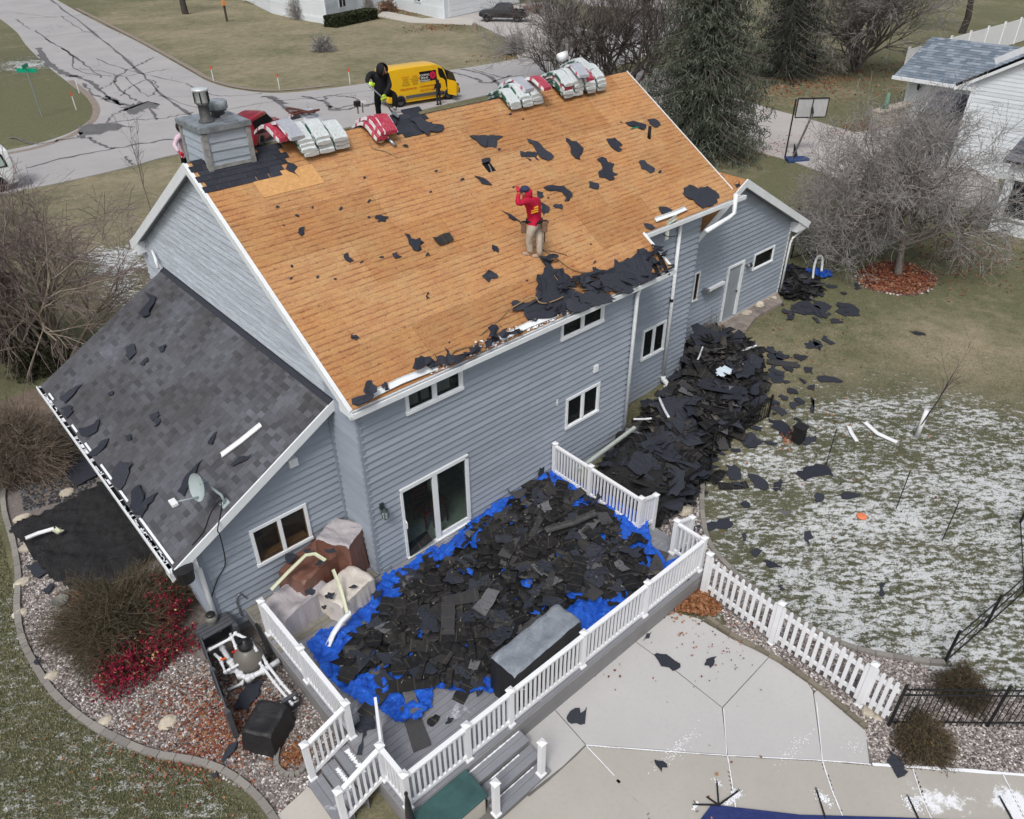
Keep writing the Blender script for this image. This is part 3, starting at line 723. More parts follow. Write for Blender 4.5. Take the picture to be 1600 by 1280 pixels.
# mulch ring of the crab apple
rg = pg(1400,436);ring = [(rg.x+1.75*math.cos(a)*(1+.05*math.sin(3*a)),rg.y+1.45*math.sin(a)*(1+.05*math.cos(2*a))) for a in np.linspace(0,2*PI,28,endpoint=False)]
flat('mulch_ring',ring,.44,BEDR,thick=.3,kind='structure')
litter('red_leaf_mulch',None,2600,None,.085,LITTER,.44,ring)
gravel('ring_gravel',[((x-rg.x)*1.03+rg.x,(y-rg.y)*1.03+rg.y) for x,y in ring],900,.43,STONE,(.04,.08),mask=lambda a,b: (np.hypot(a-rg.x,(b-rg.y)*1.2) > 1.35))
litter('red_leaf_mulch',(1500,400),900,(2.6,1.2),.09,LITTER);litter('red_leaf_mulch',(1210,130),900,(4,2.5),.14,LITTER);litter('red_leaf_mulch',(1290,125),1400,(6,3),.15,LITTER)
litter('red_leaf_mulch',(1190,235),500,(2,.8),.10,LITTER);litter('red_leaf_mulch',(1340,200),400,(2.2,.7),.12,LITTER);litter('brown_leaf_drift',(1115,540),500,(.5,.4),.08,LITTB)
for q in ((640,15),(620,25),(690,42),(860,30),(815,85)): litter('brown_leaf_bed',q,350,(2.4,1.2),.16,LITTB)
# grass tufts: short blades along the nearer lawns
def grass(name,poly,n,h,stops):
    P = rand_in(poly,n);z = gz(P[:,0],P[:,1]);n = len(P)
    lean = rng.normal(size=(n,2))*.5;hh = h*rng.uniform(.5,1.2,n);wv = rng.normal(size=(n,2));wv /= np.linalg.norm(wv,axis=1,keepdims=True);wv *= .010
    A = np.stack([P[:,0]-wv[:,0],P[:,1]-wv[:,1],z],1);B = np.stack([P[:,0]+wv[:,0],P[:,1]+wv[:,1],z],1);T = np.stack([P[:,0]+lean[:,0]*hh,P[:,1]+lean[:,1]*hh,z+hh],1)
    V = np.stack([A,B,T],1).reshape(-1,3);Q = (np.arange(n)*3)[:,None]+np.array([[0,1,2]])
    tag(link(name,np_mesh(name,V,Q,tinted(name+'_blades',stops),attr={'tint': ('FACE',rng.random(n))})),kind='stuff')
gst = [(0,(.09,.105,.045)),(.5,(.17,.18,.09)),(.8,(.30,.27,.17)),(1,(.40,.36,.25))]
gL = [tuple(pz(a,b,0))[:2] for a,b in [(-40,830),(0,830),(18,900),(28,1000),(85,1095),(180,1165),(310,1205),(400,1265),(430,1330),(-40,1330)]]
grass('near_grass',gL,40000,.045,gst)
gR = [tuple(pg(a,b))[:2] for a,b in [(1110,740),(1200,560),(1300,480),(1600,560),(1640,900),(1450,1030),(1250,960),(1115,850)]]
grass('lawn_grass',gR,26000,.04,gst)
# ================================================================ HOUSE
H = empty('house',(0,0,0),'blue grey two storey house with its back roof stripped to bare orange sheathing','house')
def clip_poly(P,a,b,c):
    out = [];n = len(P)
    for i in range(n):
        p,q = P[i],P[(i+1) % n];dp,dq = a*p[0]+b*p[1]-c,a*q[0]+b*q[1]-c
        if dp <= 0: out.append(p)
        if dp*dq < 0: t = dp/(dp-dq);out.append((p[0]+(q[0]-p[0])*t,p[1]+(q[1]-p[1])*t))
    return out
def siding(name,O,ux,nrm,poly,openings,mat,parent=H,back=True,course=.178,z0=None,maxlen=6.1,wallmat=None,seed=1,depth=.042):
    """lap siding on a wall: one object per board; poly and openings in (s, z)"""
    O,ux,nrm = Vector(O),Vector(ux),Vector(nrm);r = random.Random(seed)
    P3 = lambda s,z,d: O+ux*s+Vector((0,0,z))+nrm*d
    zs = [p[1] for p in poly];ss = [p[0] for p in poly]
    if back:
        mb = MB();cuts = sorted({min(ss),max(ss)} | {v for o in openings for v in (o[0],o[1])})
        for a,b in zip(cuts[:-1],cuts[1:]):
            seg = clip_poly(clip_poly(poly,-1,0,-a),1,0,b)
            zc = sorted({min(zs),max(zs)} | {v for o in openings if o[0] <= a+1e-6 and o[1] >= b-1e-6 for v in (o[2],o[3])})
            for c,d in zip(zc[:-1],zc[1:]):
                if any(o[0] <= a+1e-6 and o[1] >= b-1e-6 and o[2] <= c+1e-6 and o[3] >= d-1e-6 for o in openings): continue
                q = clip_poly(clip_poly(seg,0,-1,-c),0,1,d)
                if len(q) >= 3: mb.prism([P3(s,z,-.12) for s,z in q],nrm*.12)
        W_ = mb.build(name,wallmat or mat,parent)
    else: W_ = parent
    z = z0 if z0 is not None else min(zs);k = 0
    while z < max(zs)-.01:
        zt = z+course;row = clip_poly(clip_poly(poly,0,-1,-z),0,1,zt)
        if len(row) >= 3:
            a,b = min(p[0] for p in row),max(p[0] for p in row);cuts = [a];j = a+r.uniform(.45,1)*maxlen
            while j < b-.5: cuts.append(j);j += maxlen*r.uniform(.8,1)
            cuts.append(b);pieces = []
            for c,d in zip(cuts[:-1],cuts[1:]):
                rects = [(c,d,z,zt)]
                for o in openings:
                    nr = []
                    for (a0,b0,z0_,z1_) in rects:
                        if o[1] <= a0 or o[0] >= b0 or o[3] <= z0_ or o[2] >= z1_: nr.append((a0,b0,z0_,z1_));continue
                        if o[0] > a0+.01: nr.append((a0,o[0],z0_,z1_))
                        if o[1] < b0-.01: nr.append((o[1],b0,z0_,z1_))
                        m0,m1 = max(a0,o[0]),min(b0,o[1])
                        if o[3] < z1_-.02: nr.append((m0,m1,o[3],z1_))
                        if o[2] > z0_+.02: nr.append((m0,m1,z0_,o[2]))
                    rects = nr
                pieces += rects
            for (a0,b0,c0,d0) in pieces:
                q = clip_poly(clip_poly(clip_poly(clip_poly(row,-1,0,-a0-.001),1,0,b0-.001),0,-1,-c0),0,1,d0)
                if len(q) < 3: continue
                n = len(q);mb = MB();j = r.uniform(-.0015,.0015)
                mb.v = [P3(s,zz,.0) for s,zz in q]+[P3(s,zz,.004+j+depth*(zt-zz)/course) for s,zz in q]
                mb.f = [tuple(range(n-1,-1,-1)),tuple(range(n,2*n))]+[(i,(i+1) % n,n+(i+1) % n,n+i) for i in range(n)]
                o = link('siding_board',mb.mesh('siding_board',mat));world_child(o,W_);k += 1
        z = zt
    return W_
def rect_from(pxs,axis,v):
    """traced corners TL TR BR BL on a wall plane -> (s0, s1, z0, z1)"""
    q = [on(a,b,axis,v) for a,b in pxs];h = 1-axis
    return ((q[0][h]+q[3][h])/2,(q[1][h]+q[2][h])/2,(q[2][2]+q[3][2])/2,(q[0][2]+q[1][2])/2)
YM,YR,YG,YL,XG = .15,1.25,2.16,1.30,.20
XJ = py_(991,470,YM).x
XS = 12.75
w1 = rect_from([(632,615),(722,572),(722,607),(634,650)],1,YM-.03)
w2 = rect_from([(875,501),(944,471),(942,501),(877,534)],1,YM-.03)
w3 = rect_from([(884,625),(937,595),(934,641),(882,673)],1,YM-.03)
wd = rect_from([(622,765),(730,709),(735,820),(636,863)],1,YM-.03);wd = (wd[0],wd[1],.62,wd[3])
w4 = rect_from([(1004,518),(1041,498),(1036,546),(1000,565)],1,YR-.03)
w5 = rect_from([(1086,426.6),(1094,423.4),(1088,469),(1079.6,472)],1,YG-.03)
w6 = rect_from([(1178.4,398),(1210.3,382.6),(1206,408.6),(1175,422.4)],1,YG-.03)
wg = rect_from([(1138,417),(1163.6,406.4),(1147.6,492.5),(1124,500)],1,YG-.03)
w7 = rect_from([(387,828),(478,787),(487,838),(404,888)],1,YL-.03)
zb = .0
siding('wall',(0,YM,0),(1,0,0),(0,-1,0),[(XG,.0),(XJ,.0),(XJ,5.28),(XG,5.28)],[w1,w2,w3,wd],SID,z0=.25,seed=1)
siding('wall',(0,YR,0),(1,0,0),(0,-1,0),[(XJ-.5,.0),(XS,.0),(XS,5.9),(XJ-.5,5.9)],[w4],SID,z0=.25,seed=2,maxlen=9)
siding('wall',(0,YG,0),(1,0,0),(0,-1,0),[(XS-.4,.55),(19.95,.55),(19.95,3.45),(15.95,5.75),(XS-.4,3.95)],[w5,w6,wg],SID,z0=.55,seed=3,maxlen=9)
siding('wall',(0,YL,0),(1,0,0),(0,-1,0),[(-3.12,.0),(XG,.0),(XG,4.75),(-3.12,2.85)],[w7],SID,z0=.25,seed=4,maxlen=9)
siding('wall',(XG,0,0),(0,1,0),(-1,0,0),[(YM,.0),(YL,.0),(YL,5.9),(YM,5.25)],[],SID,z0=.25,seed=5,maxlen=9)
siding('wall',(XG,0,0),(0,1,0),(-1,0,0),[(YL,4.75),(11.45,4.75),(11.45,5.25),(5.74,8.70),(YL,6.03)],[],SIDG,z0=4.70,seed=6,maxlen=9)
siding('wall',(XG,0,0),(0,1,0),(-1,0,0),[(9.7,.3),(11.45,.3),(11.45,4.75),(9.7,4.75)],[],SIDG,z0=.25,seed=7,maxlen=9)
siding('wall',(-3.12,0,0),(0,1,0),(-1,0,0),[(YL,.2),(9.6,.2),(9.6,2.75),(YL,2.75)],[],SID,z0=.25,seed=8,maxlen=9)
# plain far-side shells (not in view) so the house is closed
mb = MB();mb.prism([(XG+.1,11.33,0),(14.0,11.33,0),(14.0,11.33,5.2),(XG+.1,11.33,5.2)],(0,.12,0))
mb.prism([(13.9,2.4,0),(13.9,11.3,0),(13.9,11.3,5.2),(13.9,5.74,8.6),(13.9,2.4,6.5)],(.1,0,0))
mb.prism([(-3.0,9.48,0),(XG,9.48,0),(XG,9.48,4.7),(-3.0,9.48,2.9)],(0,.12,0))
mb.prism([(19.83,YG+.1,.5),(19.83,10,.5),(19.83,10,3.4),(19.83,YG+.1,3.4)],(.12,0,0));mb.prism([(14.1,9.9,.5),(19.8,9.9,.5),(19.8,9.9,3.4),(15.95,9.9,5.7),(14.1,9.9,4.6)],(0,.12,0))
mb.build('rear_wall',SID,H)
MB().box(((XS+19.95)/2,YG-.02,.48),(19.95-XS,.1,.16)).build('foundation',CONCF,H)
# corner trim
def vtrim(x,y,z0,z1,wx=.10,wy=.10,mat=TRIM_G): return MB().box((x,y,(z0+z1)/2),(wx,wy,z1-z0)).build('corner_trim',mat,H)
vtrim(XG+.015,YM+.015,0,5.2);vtrim(XJ-.02,YM+.02,0,5.25,.09,.09);vtrim(XS-.02,YR+.02,0,5.85,.09,.09);vtrim(19.93,YG,.55,3.4,.08,.08,WHITE)
vtrim(XG-.05,YL-.05,0,4.85,.07,.07);vtrim(-3.12,YL,.1,2.85,.10,.10)
# --- windows and doors
DRK = plain('dark_room',(.030,.026,.022),.4,3,.9)
def window(r,y,cols=2,sill=True,proud=.055,tw=.075,inside='dark',nm='window'):
    s0,s1,z0,z1 = r;f = MB();yf = y-proud/2-.012
    f.box(((s0+s1)/2,yf,z1-tw/2),(s1-s0,proud,tw));f.box(((s0+s1)/2,yf-.008,z0+tw/2),(s1-s0+.02,proud+.015,tw))
    for x in (s0+tw/2,s1-tw/2): f.box((x,yf,(z0+z1)/2),(tw,proud,z1-z0-2*tw))
    wd_ = (s1-s0-2*tw)/cols
    for i in range(1,cols): f.box((s0+tw+wd_*i,yf,(z0+z1)/2),(.085,proud-.006,z1-z0-2*tw))
    o = f.build(nm,WHITE,H,bevel=.004)
    for i in range(cols):
        a = s0+tw+wd_*i+(.04 if i else 0);b = s0+tw+wd_*(i+1)-(.04 if i < cols-1 else 0)
        MB().box(((a+b)/2,y-.018,(z0+z1)/2),(b-a,.006,z1-z0-2*tw)).build('pane',GLASS,o)
        fr = MB()
        for x in (a+.012,b-.012): fr.box((x,y-.030,(z0+z1)/2),(.024,.02,z1-z0-2*tw))
        for z in (z0+tw+.012,z1-tw-.012): fr.box(((a+b)/2,y-.030,z),(b-a-.05,.02,.024))
        fr.build('sash',plain('sash',(.10,.06,.035),.1) if inside == 'wood' else WHITE,o)
    bx = MB();D = .30
    bx.box(((s0+s1)/2,y+D,(z0+z1)/2),(s1-s0,.02,z1-z0));bx.box((s0+.01,y+D/2,(z0+z1)/2),(.02,D,z1-z0));bx.box((s1-.01,y+D/2,(z0+z1)/2),(.02,D,z1-z0))
    bx.box(((s0+s1)/2,y+D/2,z0+.01),(s1-s0,D,.02));bx.box(((s0+s1)/2,y+D/2,z1-.01),(s1-s0,D,.02))
    bx.build('window_recess',DRK if inside != 'wood' else plain('wood_recess',(.10,.05,.02),.3,5),o)
    if inside == 'wood': MB().box(((s0+s1)/2,y+.12,z0+tw+.02),(s1-s0-.16,.20,.03)).build('inner_sill',plain('orange_wood_sill',(.36,.17,.06),.2,9),o)
    if inside == 'curtain':
        c = MB();n = 40
        for half in ((s0+.12,s0+.42),(s0+.50,(s0+s1)/2-.06),((s0+s1)/2+.08,s1-.25)):
            for k in range(n):
                a = half[0]+(half[1]-half[0])*k/n;b = half[0]+(half[1]-half[0])*(k+1)/n;ya = y+.10+.02*math.sin(k*1.3);yb = y+.10+.02*math.sin((k+1)*1.3);m = len(c.v)
                c.v += [Vector((a,ya,z0+.09)),Vector((b,yb,z0+.09)),Vector((b,yb,z1-.1)),Vector((a,ya,z1-.1))];c.f.append((m,m+1,m+2,m+3))
        c.build('curtain',plain('pale_curtain',(.42,.45,.44),.15,6,.9),o)
    return o
window(w1,YM,inside='curtain');window(w2,YM,inside='dark');window(w3,YM,inside='dark');window(w4,YR,inside='dark');window(w5,YG,1,inside='wood',tw=.05);window(w6,YG,1,tw=.06);window(w7,YL,inside='wood')
# sliding glass door with the room behind it
s0,s1,z0,z1 = wd;mid = (s0+s1)/2-.02
f = MB();f.box(((s0+s1)/2,YM-.045,z1-.05),(s1-s0,.07,.10));f.box((s1-.045,YM-.045,(z0+z1)/2),(.09,.07,z1-z0-.1));f.box((s0+.03,YM-.045,(z0+z1)/2),(.06,.06,z1-z0-.1));f.box((mid,YM-.04,(z0+z1)/2-.02),(.13,.06,z1-z0-.12));f.box(((mid+s1)/2,YM-.04,z0+.09),(s1-mid-.2,.06,.18));f.box(((s0+s1)/2,YM-.05,z0+.02),(s1-s0,.12,.04))
dr = f.build('sliding_door',WHITE,H,bevel=.004)
MB().box(((mid+s1)/2,YM-.03,(z0+z1)/2),(s1-mid-.18,.008,z1-z0-.2)).build('pane',GLASS,dr);MB().box(((mid+s0)/2,YM-.015,(z0+z1)/2),(mid-s0-.18,.008,z1-z0-.2)).build('pane',GLASS,dr)
MB().tube([(s0+.04,YM-.1,z0+.95),(s0+.04,YM-.14,z0+1.0),(s0+.04,YM-.14,z0+1.15),(s0+.04,YM-.1,z0+1.2)],.015).build('handle',WHITE,dr)
rm = MB();rm.box(((s0+s1)/2+.4,YM+3.0,(z0+z1)/2),(s1-s0+1.4,.05,z1-z0+.3));rm.box((s0-.3,YM+1.55,(z0+z1)/2),(.05,2.9,z1-z0+.3));rm.box((s1+1.1,YM+1.55,(z0+z1)/2),(.05,2.9,z1-z0+.3));rm.box(((s0+s1)/2+.4,YM+1.55,z1+.17),(s1-s0+1.4,2.9,.05))
rm.build('room_wall',plain('inside_wall',(.55,.50,.42),.1),H)
MB().box(((s0+s1)/2+.4,YM+1.55,z0-.03),(s1-s0+1.4,2.9,.05)).build('room_floor',plain('sage_carpet',(.36,.42,.34),.2,6,.95),H)
lp = empty('table_lamp',(s1-.62,YM+.55,z0+.68),'white drum shade table lamp standing behind the right pane of the sliding glass door','lamp')
MB().lathe((s1-.62,YM+.55,z0+1.05),[(.15,0),(.14,.33),(.135,.33),(.145,0)],24).build('lamp_shade',plain('lamp_shade',(.62,.62,.55),.04),lp,True)
MB().lathe((s1-.62,YM+.55,z0+.68),[(.07,0),(.07,.02),(.02,.04),(.05,.16),(.02,.3),(.012,.5)],16).build('lamp_base',BLACKM,lp,True)
tb = empty('side_table',(s1-.62,YM+.55,z0),'small dark wooden side table under the lamp inside the glass door','table')
MB().box((s1-.62,YM+.55,z0+.66),(.5,.5,.03)).build('table_top',WOODB,tb)
for a in (-.2,.2):
    for b in (-.2,.2): MB().box((s1-.62+a,YM+.55+b,z0+.32),(.04,.04,.64)).build('leg',WOODB,tb)
ch = empty('slat_chair',(mid+.15,YM+.75,z0),'reddish wooden slatted chair inside the glass door beside the lamp table','chair')
CHW = plain('red_wood',(.20,.055,.035),.2,8,.5)
for k in range(5): MB().box((mid+.2+.0,YM+.45+k*.11,z0+.42),(.5,.07,.025)).build('seat_slat',CHW,ch)
for a in (-.03,.43):
    for b in (.42,.92): MB().box((mid+a,YM+b,z0+.22),(.045,.045,.44 if b < .9 else .44)).build('leg',CHW,ch)
for k in range(3): MB().box((mid+.2,YM+.95,z0+.6+.13*k),(.5,.025,.08)).build('back_slat',CHW,ch)
for a in (-.03,.43): MB().box((mid+a,YM+.95,z0+.66),(.045,.04,.46)).build('back_post',CHW,ch)
# garage side door
s0,s1,z0,z1 = wg;f = MB();f.box(((s0+s1)/2,YG-.045,z1-.04),(s1-s0,.07,.08));f.box((s0+.04,YG-.045,(z0+z1)/2-.04),(.08,.07,z1-z0-.08));f.box((s1-.07,YG-.045,(z0+z1)/2-.04),(.14,.07,z1-z0-.08))
do = f.build('side_door',WHITE,H,bevel=.004);GD = plain('grey_blue_door',(.27,.30,.33),.08,3,.5)
MB().box(((s0+s1)/2-.03,YG+.0,(z0+z1)/2-.03),(s1-s0-.22,.05,z1-z0-.1)).build('door_leaf',GD,do)
MB().box(((s0+s1)/2-.03,YG-.028,z1-.5),(s1-s0-.42,.012,.5)).build('door_panel',GD,do,bevel=.006);MB().box(((s0+s1)/2-.03,YG-.028,z0+.65),(s1-s0-.42,.012,.9)).build('door_panel',GD,do,bevel=.006)
MB().lathe((s1-.22,YG-.06,z0+.98),[(.02,-.03),(.035,0),(.03,.03),(.005,.035)],12,Matrix.Rotation(PI/2,3,'X')).build('door_knob',BLACKM,do,True)
# --- main roof
RN = Vector((0,-RP,1)).normalized();RS = Vector((0,1,RP)).normalized()
def rpt(x,s,h=0): return Vector((x,0,5.3))+RS*s+RN*h
SMAX = 6.70;SN = 1.25;X1,X2 = 9.90,14.25
roof = MB();roof.prism([rpt(.03,.0,-.13),rpt(X1-.03,0,-.13),rpt(X1-.03,SN,-.13),rpt(X2-.03,SN,-.13),rpt(X2-.03,SMAX,-.13),rpt(.03,SMAX,-.13)],RN*.11)
q = Vector((0,11.62,5.30));a = Vector((0,5.74,8.775));n2 = Vector((0,.594,1)).normalized()
roof.prism([a+Vector((.03,0,-.11)),a+Vector((X2-.03,0,-.11)),q+Vector((X2-.03,0,-.11)),q+Vector((.03,0,-.11))],n2*.10)
roof.build('roof',plain('roof_board_edge',(.22,.12,.06),.2,4),H)
RO = bpy.data.objects['roof']
hole = prf(764,261)
MB().prism([q+n2*.0+Vector((0,0,0)),q+Vector((X2,0,0)),a+Vector((X2,0,.0)),a],n2*.012).build('front_slope',FELT,RO)
hs_ = (hole-Vector((0,0,5.3))).dot(RS);hx = hole.x
r = random.Random(5);row = 0;s = 0.0
while s < SMAX-.05:
    s2 = min(s+1.22,SMAX);xe = X1 if s < SN-.1 else X2;x = 0.0;first = 1.22 if row % 2 else 2.44
    first *= r.uniform(.8,1)
    while x < xe-.02:
        x2 = min(x+(first if x == 0 else 2.44),xe);
        if xe-x2 < .25: x2 = xe
        g = .0025;rects = [(x+g,x2-g,s+g,s2-g)]
        if x < hx < x2 and s < hs_ < s2:
            hw,hh = .13,.17
            rects = [(x+g,hx-hw,s+g,s2-g),(hx+hw,x2-g,s+g,s2-g),(hx-hw,hx+hw,s+g,hs_-hh),(hx-hw,hx+hw,hs_+hh,s2-g)]
        mb = MB()
        for (a0,b0,c0,d0) in rects:
            mb.prism([rpt(a0,c0,-.012),rpt(b0,c0,-.012),rpt(b0,d0,-.012),rpt(a0,d0,-.012)],RN*(.012+r.uniform(0,.0025)))
        mb.build('sheathing_panel',OSB,RO);x = x2
    s = s2;row += 1
# pale new patch beside the chimney
MB().prism([rpt(1.1,5.35,.006),rpt(2.6,5.35,.006),rpt(2.6,5.95,.006),rpt(1.1,5.95,.006)],RN*.008).build('patch_panel',OSBN,RO)
# hole: dark attic box
mb = MB();
mb.prism([rpt(hx-.14,hs_-.18,-.02),rpt(hx+.14,hs_-.18,-.02),rpt(hx+.14,hs_+.18,-.02),rpt(hx-.14,hs_+.18,-.02)],RN*.006);mb.build('attic_hole',DARKV,RO)
MB().tube([rpt(hx-.03,hs_-.16,-.008),rpt(hx+.02,hs_-.03,.0),rpt(hx+.05,hs_+.08,-.006)],.02,6).build('vent_duct',GREYM,RO)
# rake boards, fascias, gutters
def rake(a,b,h=.19,t=.035,side=-1,nm='rake_board'):
    a,b = Vector(a),Vector(b);return MB().prism([a+Vector((0,0,.01)),b+Vector((0,0,.01)),b+Vector((0,0,-h)),a+Vector((0,0,-h))],Vector((t*side,0,0))).build(nm,WHITE,H)
rake((.0,-.02,5.30),(.0,5.74,8.79));rake((.0,5.74,8.79),(.0,11.66,5.27),.24)
rake((X1,-.0,5.30),(X1,1.08,5.96),.15,.03,1);rake((X2,1.3,6.1),(X2,5.74,8.79),.06,.03,1)
# white drip edge strip lying on the rake
MB().prism([rpt(-.03,0,.004),rpt(.055,0,.004),rpt(.055,SMAX,.004),rpt(-.03,SMAX,.004)],RN*.006).build('drip_edge',WHITE,H)
MB().prism([rpt(X1-.06,0,.004),rpt(X1+.02,0,.004),rpt(X1+.02,SN,.004),rpt(X1-.06,SN,.004)],RN*.006).build('drip_edge',WHITE,H)
# soffits
mb = MB();mb.prism([(.0,.02,5.14),(X1,.02,5.14),(X1,YM+.02,5.14),(.0,YM+.02,5.14)],(0,0,.02));mb.prism([(XJ,YM,5.14),(X1,YM,5.14),(X1,YR,5.14),(XJ,YR,5.14)],(0,0,.02))
mb.prism([(XS,1.1,5.78),(X2,1.1,5.78),(X2,2.4,5.78),(XS,2.4,5.78)],(0,0,.02));mb.build('soffit',WHITE,H)
mb = MB()
for k in range(24):
    t0,t1 = k/24,(k+.93)/24;A_ = Vector((0,5.74,8.60)).lerp(Vector((0,11.55,5.12)),t0);B_ = Vector((0,5.74,8.60)).lerp(Vector((0,11.55,5.12)),t1)
    mb.prism([A_,B_,B_+Vector((XG,0,0)),A_+Vector((XG,0,0))],(0,0,.015))
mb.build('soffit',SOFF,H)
MB().prism([(-.03,11.0,5.12),(-.03,11.7,5.12),(-.03,11.7,5.3),(-.03,11.0,5.66)],(.26,0,0)).build('boxed_return',WHITE,H)
MB().prism([(.0,-.02,5.10),(.0,.42,5.10),(.0,.42,5.36),(.0,-.02,5.10)][:3],(.19,0,0)).build('boxed_return',WHITE,H)
def gutter(x0,x1,y,z,nm='gutter',ax=0):
    P_ = (lambda a,b,c: Vector((a,b,c))) if ax == 0 else (lambda a,b,c: Vector((b,a,c)))
    mb = MB();w_ = .125;L = x1-x0;m = (x0+x1)/2
    def bx(b,c,db,dc):
        d = (L,db,dc) if ax == 0 else (db,L,dc);mb.box(P_(m,b,c),d)
    bx(y-w_/2,z-.10,w_,.012);bx(y-w_,z-.045,.014,.11);bx(y-.006,z-.05,.012,.10);bx(y-w_+.010,z+.012,.03,.012)
    for e in (x0+.006,x1-.006): mb.box(P_(e,y-w_/2,z-.05),(.012,w_,.1) if ax == 0 else (w_,.012,.1))
    g = mb.build(nm,WHITE,H)
    d = MB();d.box(P_(m,y-w_/2,z-.07),(L-.03,w_-.03,.04) if ax == 0 else (w_-.03,L-.03,.04));d.build('gutter_debris',RUBBLE,g)
    return g
gutter(.0,X1,-.0,5.27);gutter(X1+.05,14.5,1.06,5.93)
MB().box(((X1)/2,.01,5.19),(X1,.02,.19)).build('fascia',WHITE,H);MB().box(((X1+14.4)/2,1.08,5.85),(14.4-X1,.02,.17)).build('fascia',WHITE,H)
# lean-to gutter: many hangers, snow and scraps inside
gutter(.98,9.95,LX0+.0,LZ0-.02,ax=1)
for k in range(14): MB().box((LX0-.06,1.3+k*.62+random.uniform(-.05,.05),LZ0-.005),(.12,.022,.012)).build('gutter_hanger',WHITE,H)
MB().box((LX0+.01,5.45,LZ0-.11),(.02,8.9,.2)).build('fascia',WHITE,H)
rkL = MB();a_,b_ = Vector((LX0-.13,0.985,LZ0-.075)),Vector((LX1+.02,.985,4.99));rkL.prism([a_+Vector((0,0,.02)),b_+Vector((0,0,.02)),b_+Vector((0,0,-.21)),a_+Vector((0,0,-.19))],(0,.035,0));rkL.build('rake_board',WHITE,H)
MB().prism([(LX0-.13,1.02,LZ0-.24),(LX0+.42,1.02,LZ0-.24),(LX0+.42,1.02,LZ0+.02),(LX0-.13,1.02,LZ0-.06)],(0,.26,0)).build('boxed_return',WHITE,H)
MB().prism([(-3.1,1.02,LZ0+.13),(XG,1.02,4.75),(XG,1.28,4.75),(-3.1,1.28,LZ0+.13)],(0,0,.02)).build('soffit',WHITE,H)
# lean-to roof body and shingles
lr = MB();lr.prism([(LX0,1.02,LZ0-.03),(LX1,1.02,4.95),(LX1,9.9,4.95),(LX0,9.9,LZ0-.03)],(0,0,-.1));LRO = lr.build('side_roof',plain('roof_underlay',(.03,.03,.032),.2),H)
lS = Vector((1,0,LSL)).normalized();lN = Vector((-LSL,0,1)).normalized();LL = 3.86*math.sqrt(1+LSL**2)
def lpt(y,s,h=0): return Vector((LX0-.02,y,LZ0-.012))+lS*s+lN*h
tabs = [];r = random.Random(9);s = 0;k = 0;EX = .128
while s < LL-.02:
    y = 1.0+(-.15 if k % 2 else 0)-r.uniform(0,.05)
    while y < 9.92:
        y2 = y+(r.uniform(.14,.27));a0,b0 = max(y,1.0),min(y2,9.92)
        if b0-a0 > .03: tabs.append((s,a0,b0-.006,r.random(),r.uniform(-.002,.004)))
        y = y2
    s += EX;k += 1
# nearest 280 tabs one by one, the rest joined
tabs.sort(key=lambda t: (lpt((t[1]+t[2])/2,t[0])-Vector(CAM)).length)
dark = lambda t: min(1,max(0,t[3]*.55+.2 + (.0 if r.random() > .16 else -.35)+.10*math.sin(t[1]*1.3+t[0]*2)))
def tabmesh(mb,t):
    s,a0,b0,c,j = t;e = min(s+EX+.02,LL);n = len(mb.v);h0 = .013+j;h1 = .005
    mb.v += [lpt(a0,s-.0,0),lpt(b0,s,0),lpt(b0,e,0),lpt(a0,e,0),lpt(a0,s,h0),lpt(b0,s,h0),lpt(b0,e,h1),lpt(a0,e,h1)]
    mb.f += [tuple(n+i for i in q) for q in ((0,3,2,1),(4,5,6,7),(0,1,5,4),(1,2,6,5),(2,3,7,6),(3,0,4,7))]
for t in tabs[:280]:
    mb = MB();tabmesh(mb,t);mb.build('shingle',SHO,LRO)
mb = MB();tint = []
for t in tabs[280:]: tabmesh(mb,t);tint += [dark(t)]*6
o = mb.build('shingle_field',SHA,LRO,kind='stuff');at = o.data.attributes.new('tint','FLOAT','FACE');at.data.foreach_set('value',tint)
# torn flashing along the wall above the lean-to
fl = MB();fl.bar((LX1-.03,1.0,5.0),(LX1-.03,9.9,5.0),.02,.16);fl.bar((LX1-.09,1.0,4.96),(LX1-.09,9.9,4.96),.13,.012,(-.5,0,1));fl.build('step_flashing',FELT,H)
# garage wing roof (ridge along y) above the right gable
gr = [(15.97,5.90),(20.72,3.29)]
gl = (12.95,5.90-(15.97-12.95)*.56)
body = MB();body.prism([(15.97,1.86,5.84),(20.7,1.86,3.25),(20.7,1.86,3.13),(15.97,1.86,5.72)],(0,8.2,0));body.prism([(15.97,1.86,5.84),(gl[0],1.86,gl[1]-.06),(gl[0],1.86,gl[1]-.18),(15.97,1.86,5.72)],(0,8.2,0));GRO = body.build('garage_roof',bpy.data.materials['roof_board_edge'],H)
for i,(y0,y1) in enumerate([(1.87,4.3),(4.3,6.74),(6.74,10.05)]):
    for (xa,za,xb,zb_) in ((15.97,5.86,14.9,5.86-1.07*.56),(14.9,5.86-1.07*.56,13.9,5.86-2.07*.56),(13.9,5.86-2.07*.56,12.96,5.86-3.01*.56),(15.97,5.86,17.9,5.86-1.93*.55),(17.9,5.86-1.93*.55,20.7,5.86-4.73*.55)):
        MB().prism([(xa,y0+.003,za),(xb,y0+.003,zb_),(xb,y1-.003,zb_),(xa,y1-.003,za)],(0,0,.014)).build('sheathing_panel',OSB,GRO)
def rk2(a,b,h,y=1.84,t=.04):
    return MB().prism([Vector((a[0],y,a[1]+.03)),Vector((b[0],y,b[1]+.03)),Vector((b[0],y,b[1]-h)),Vector((a[0],y,a[1]-h))],(0,t,0)).build('rake_board',WHITE,H)
rk2((15.97,5.87),(20.74,3.27),.24);rk2((15.97,5.87),(gl[0]-.1,gl[1]-.07),.22)
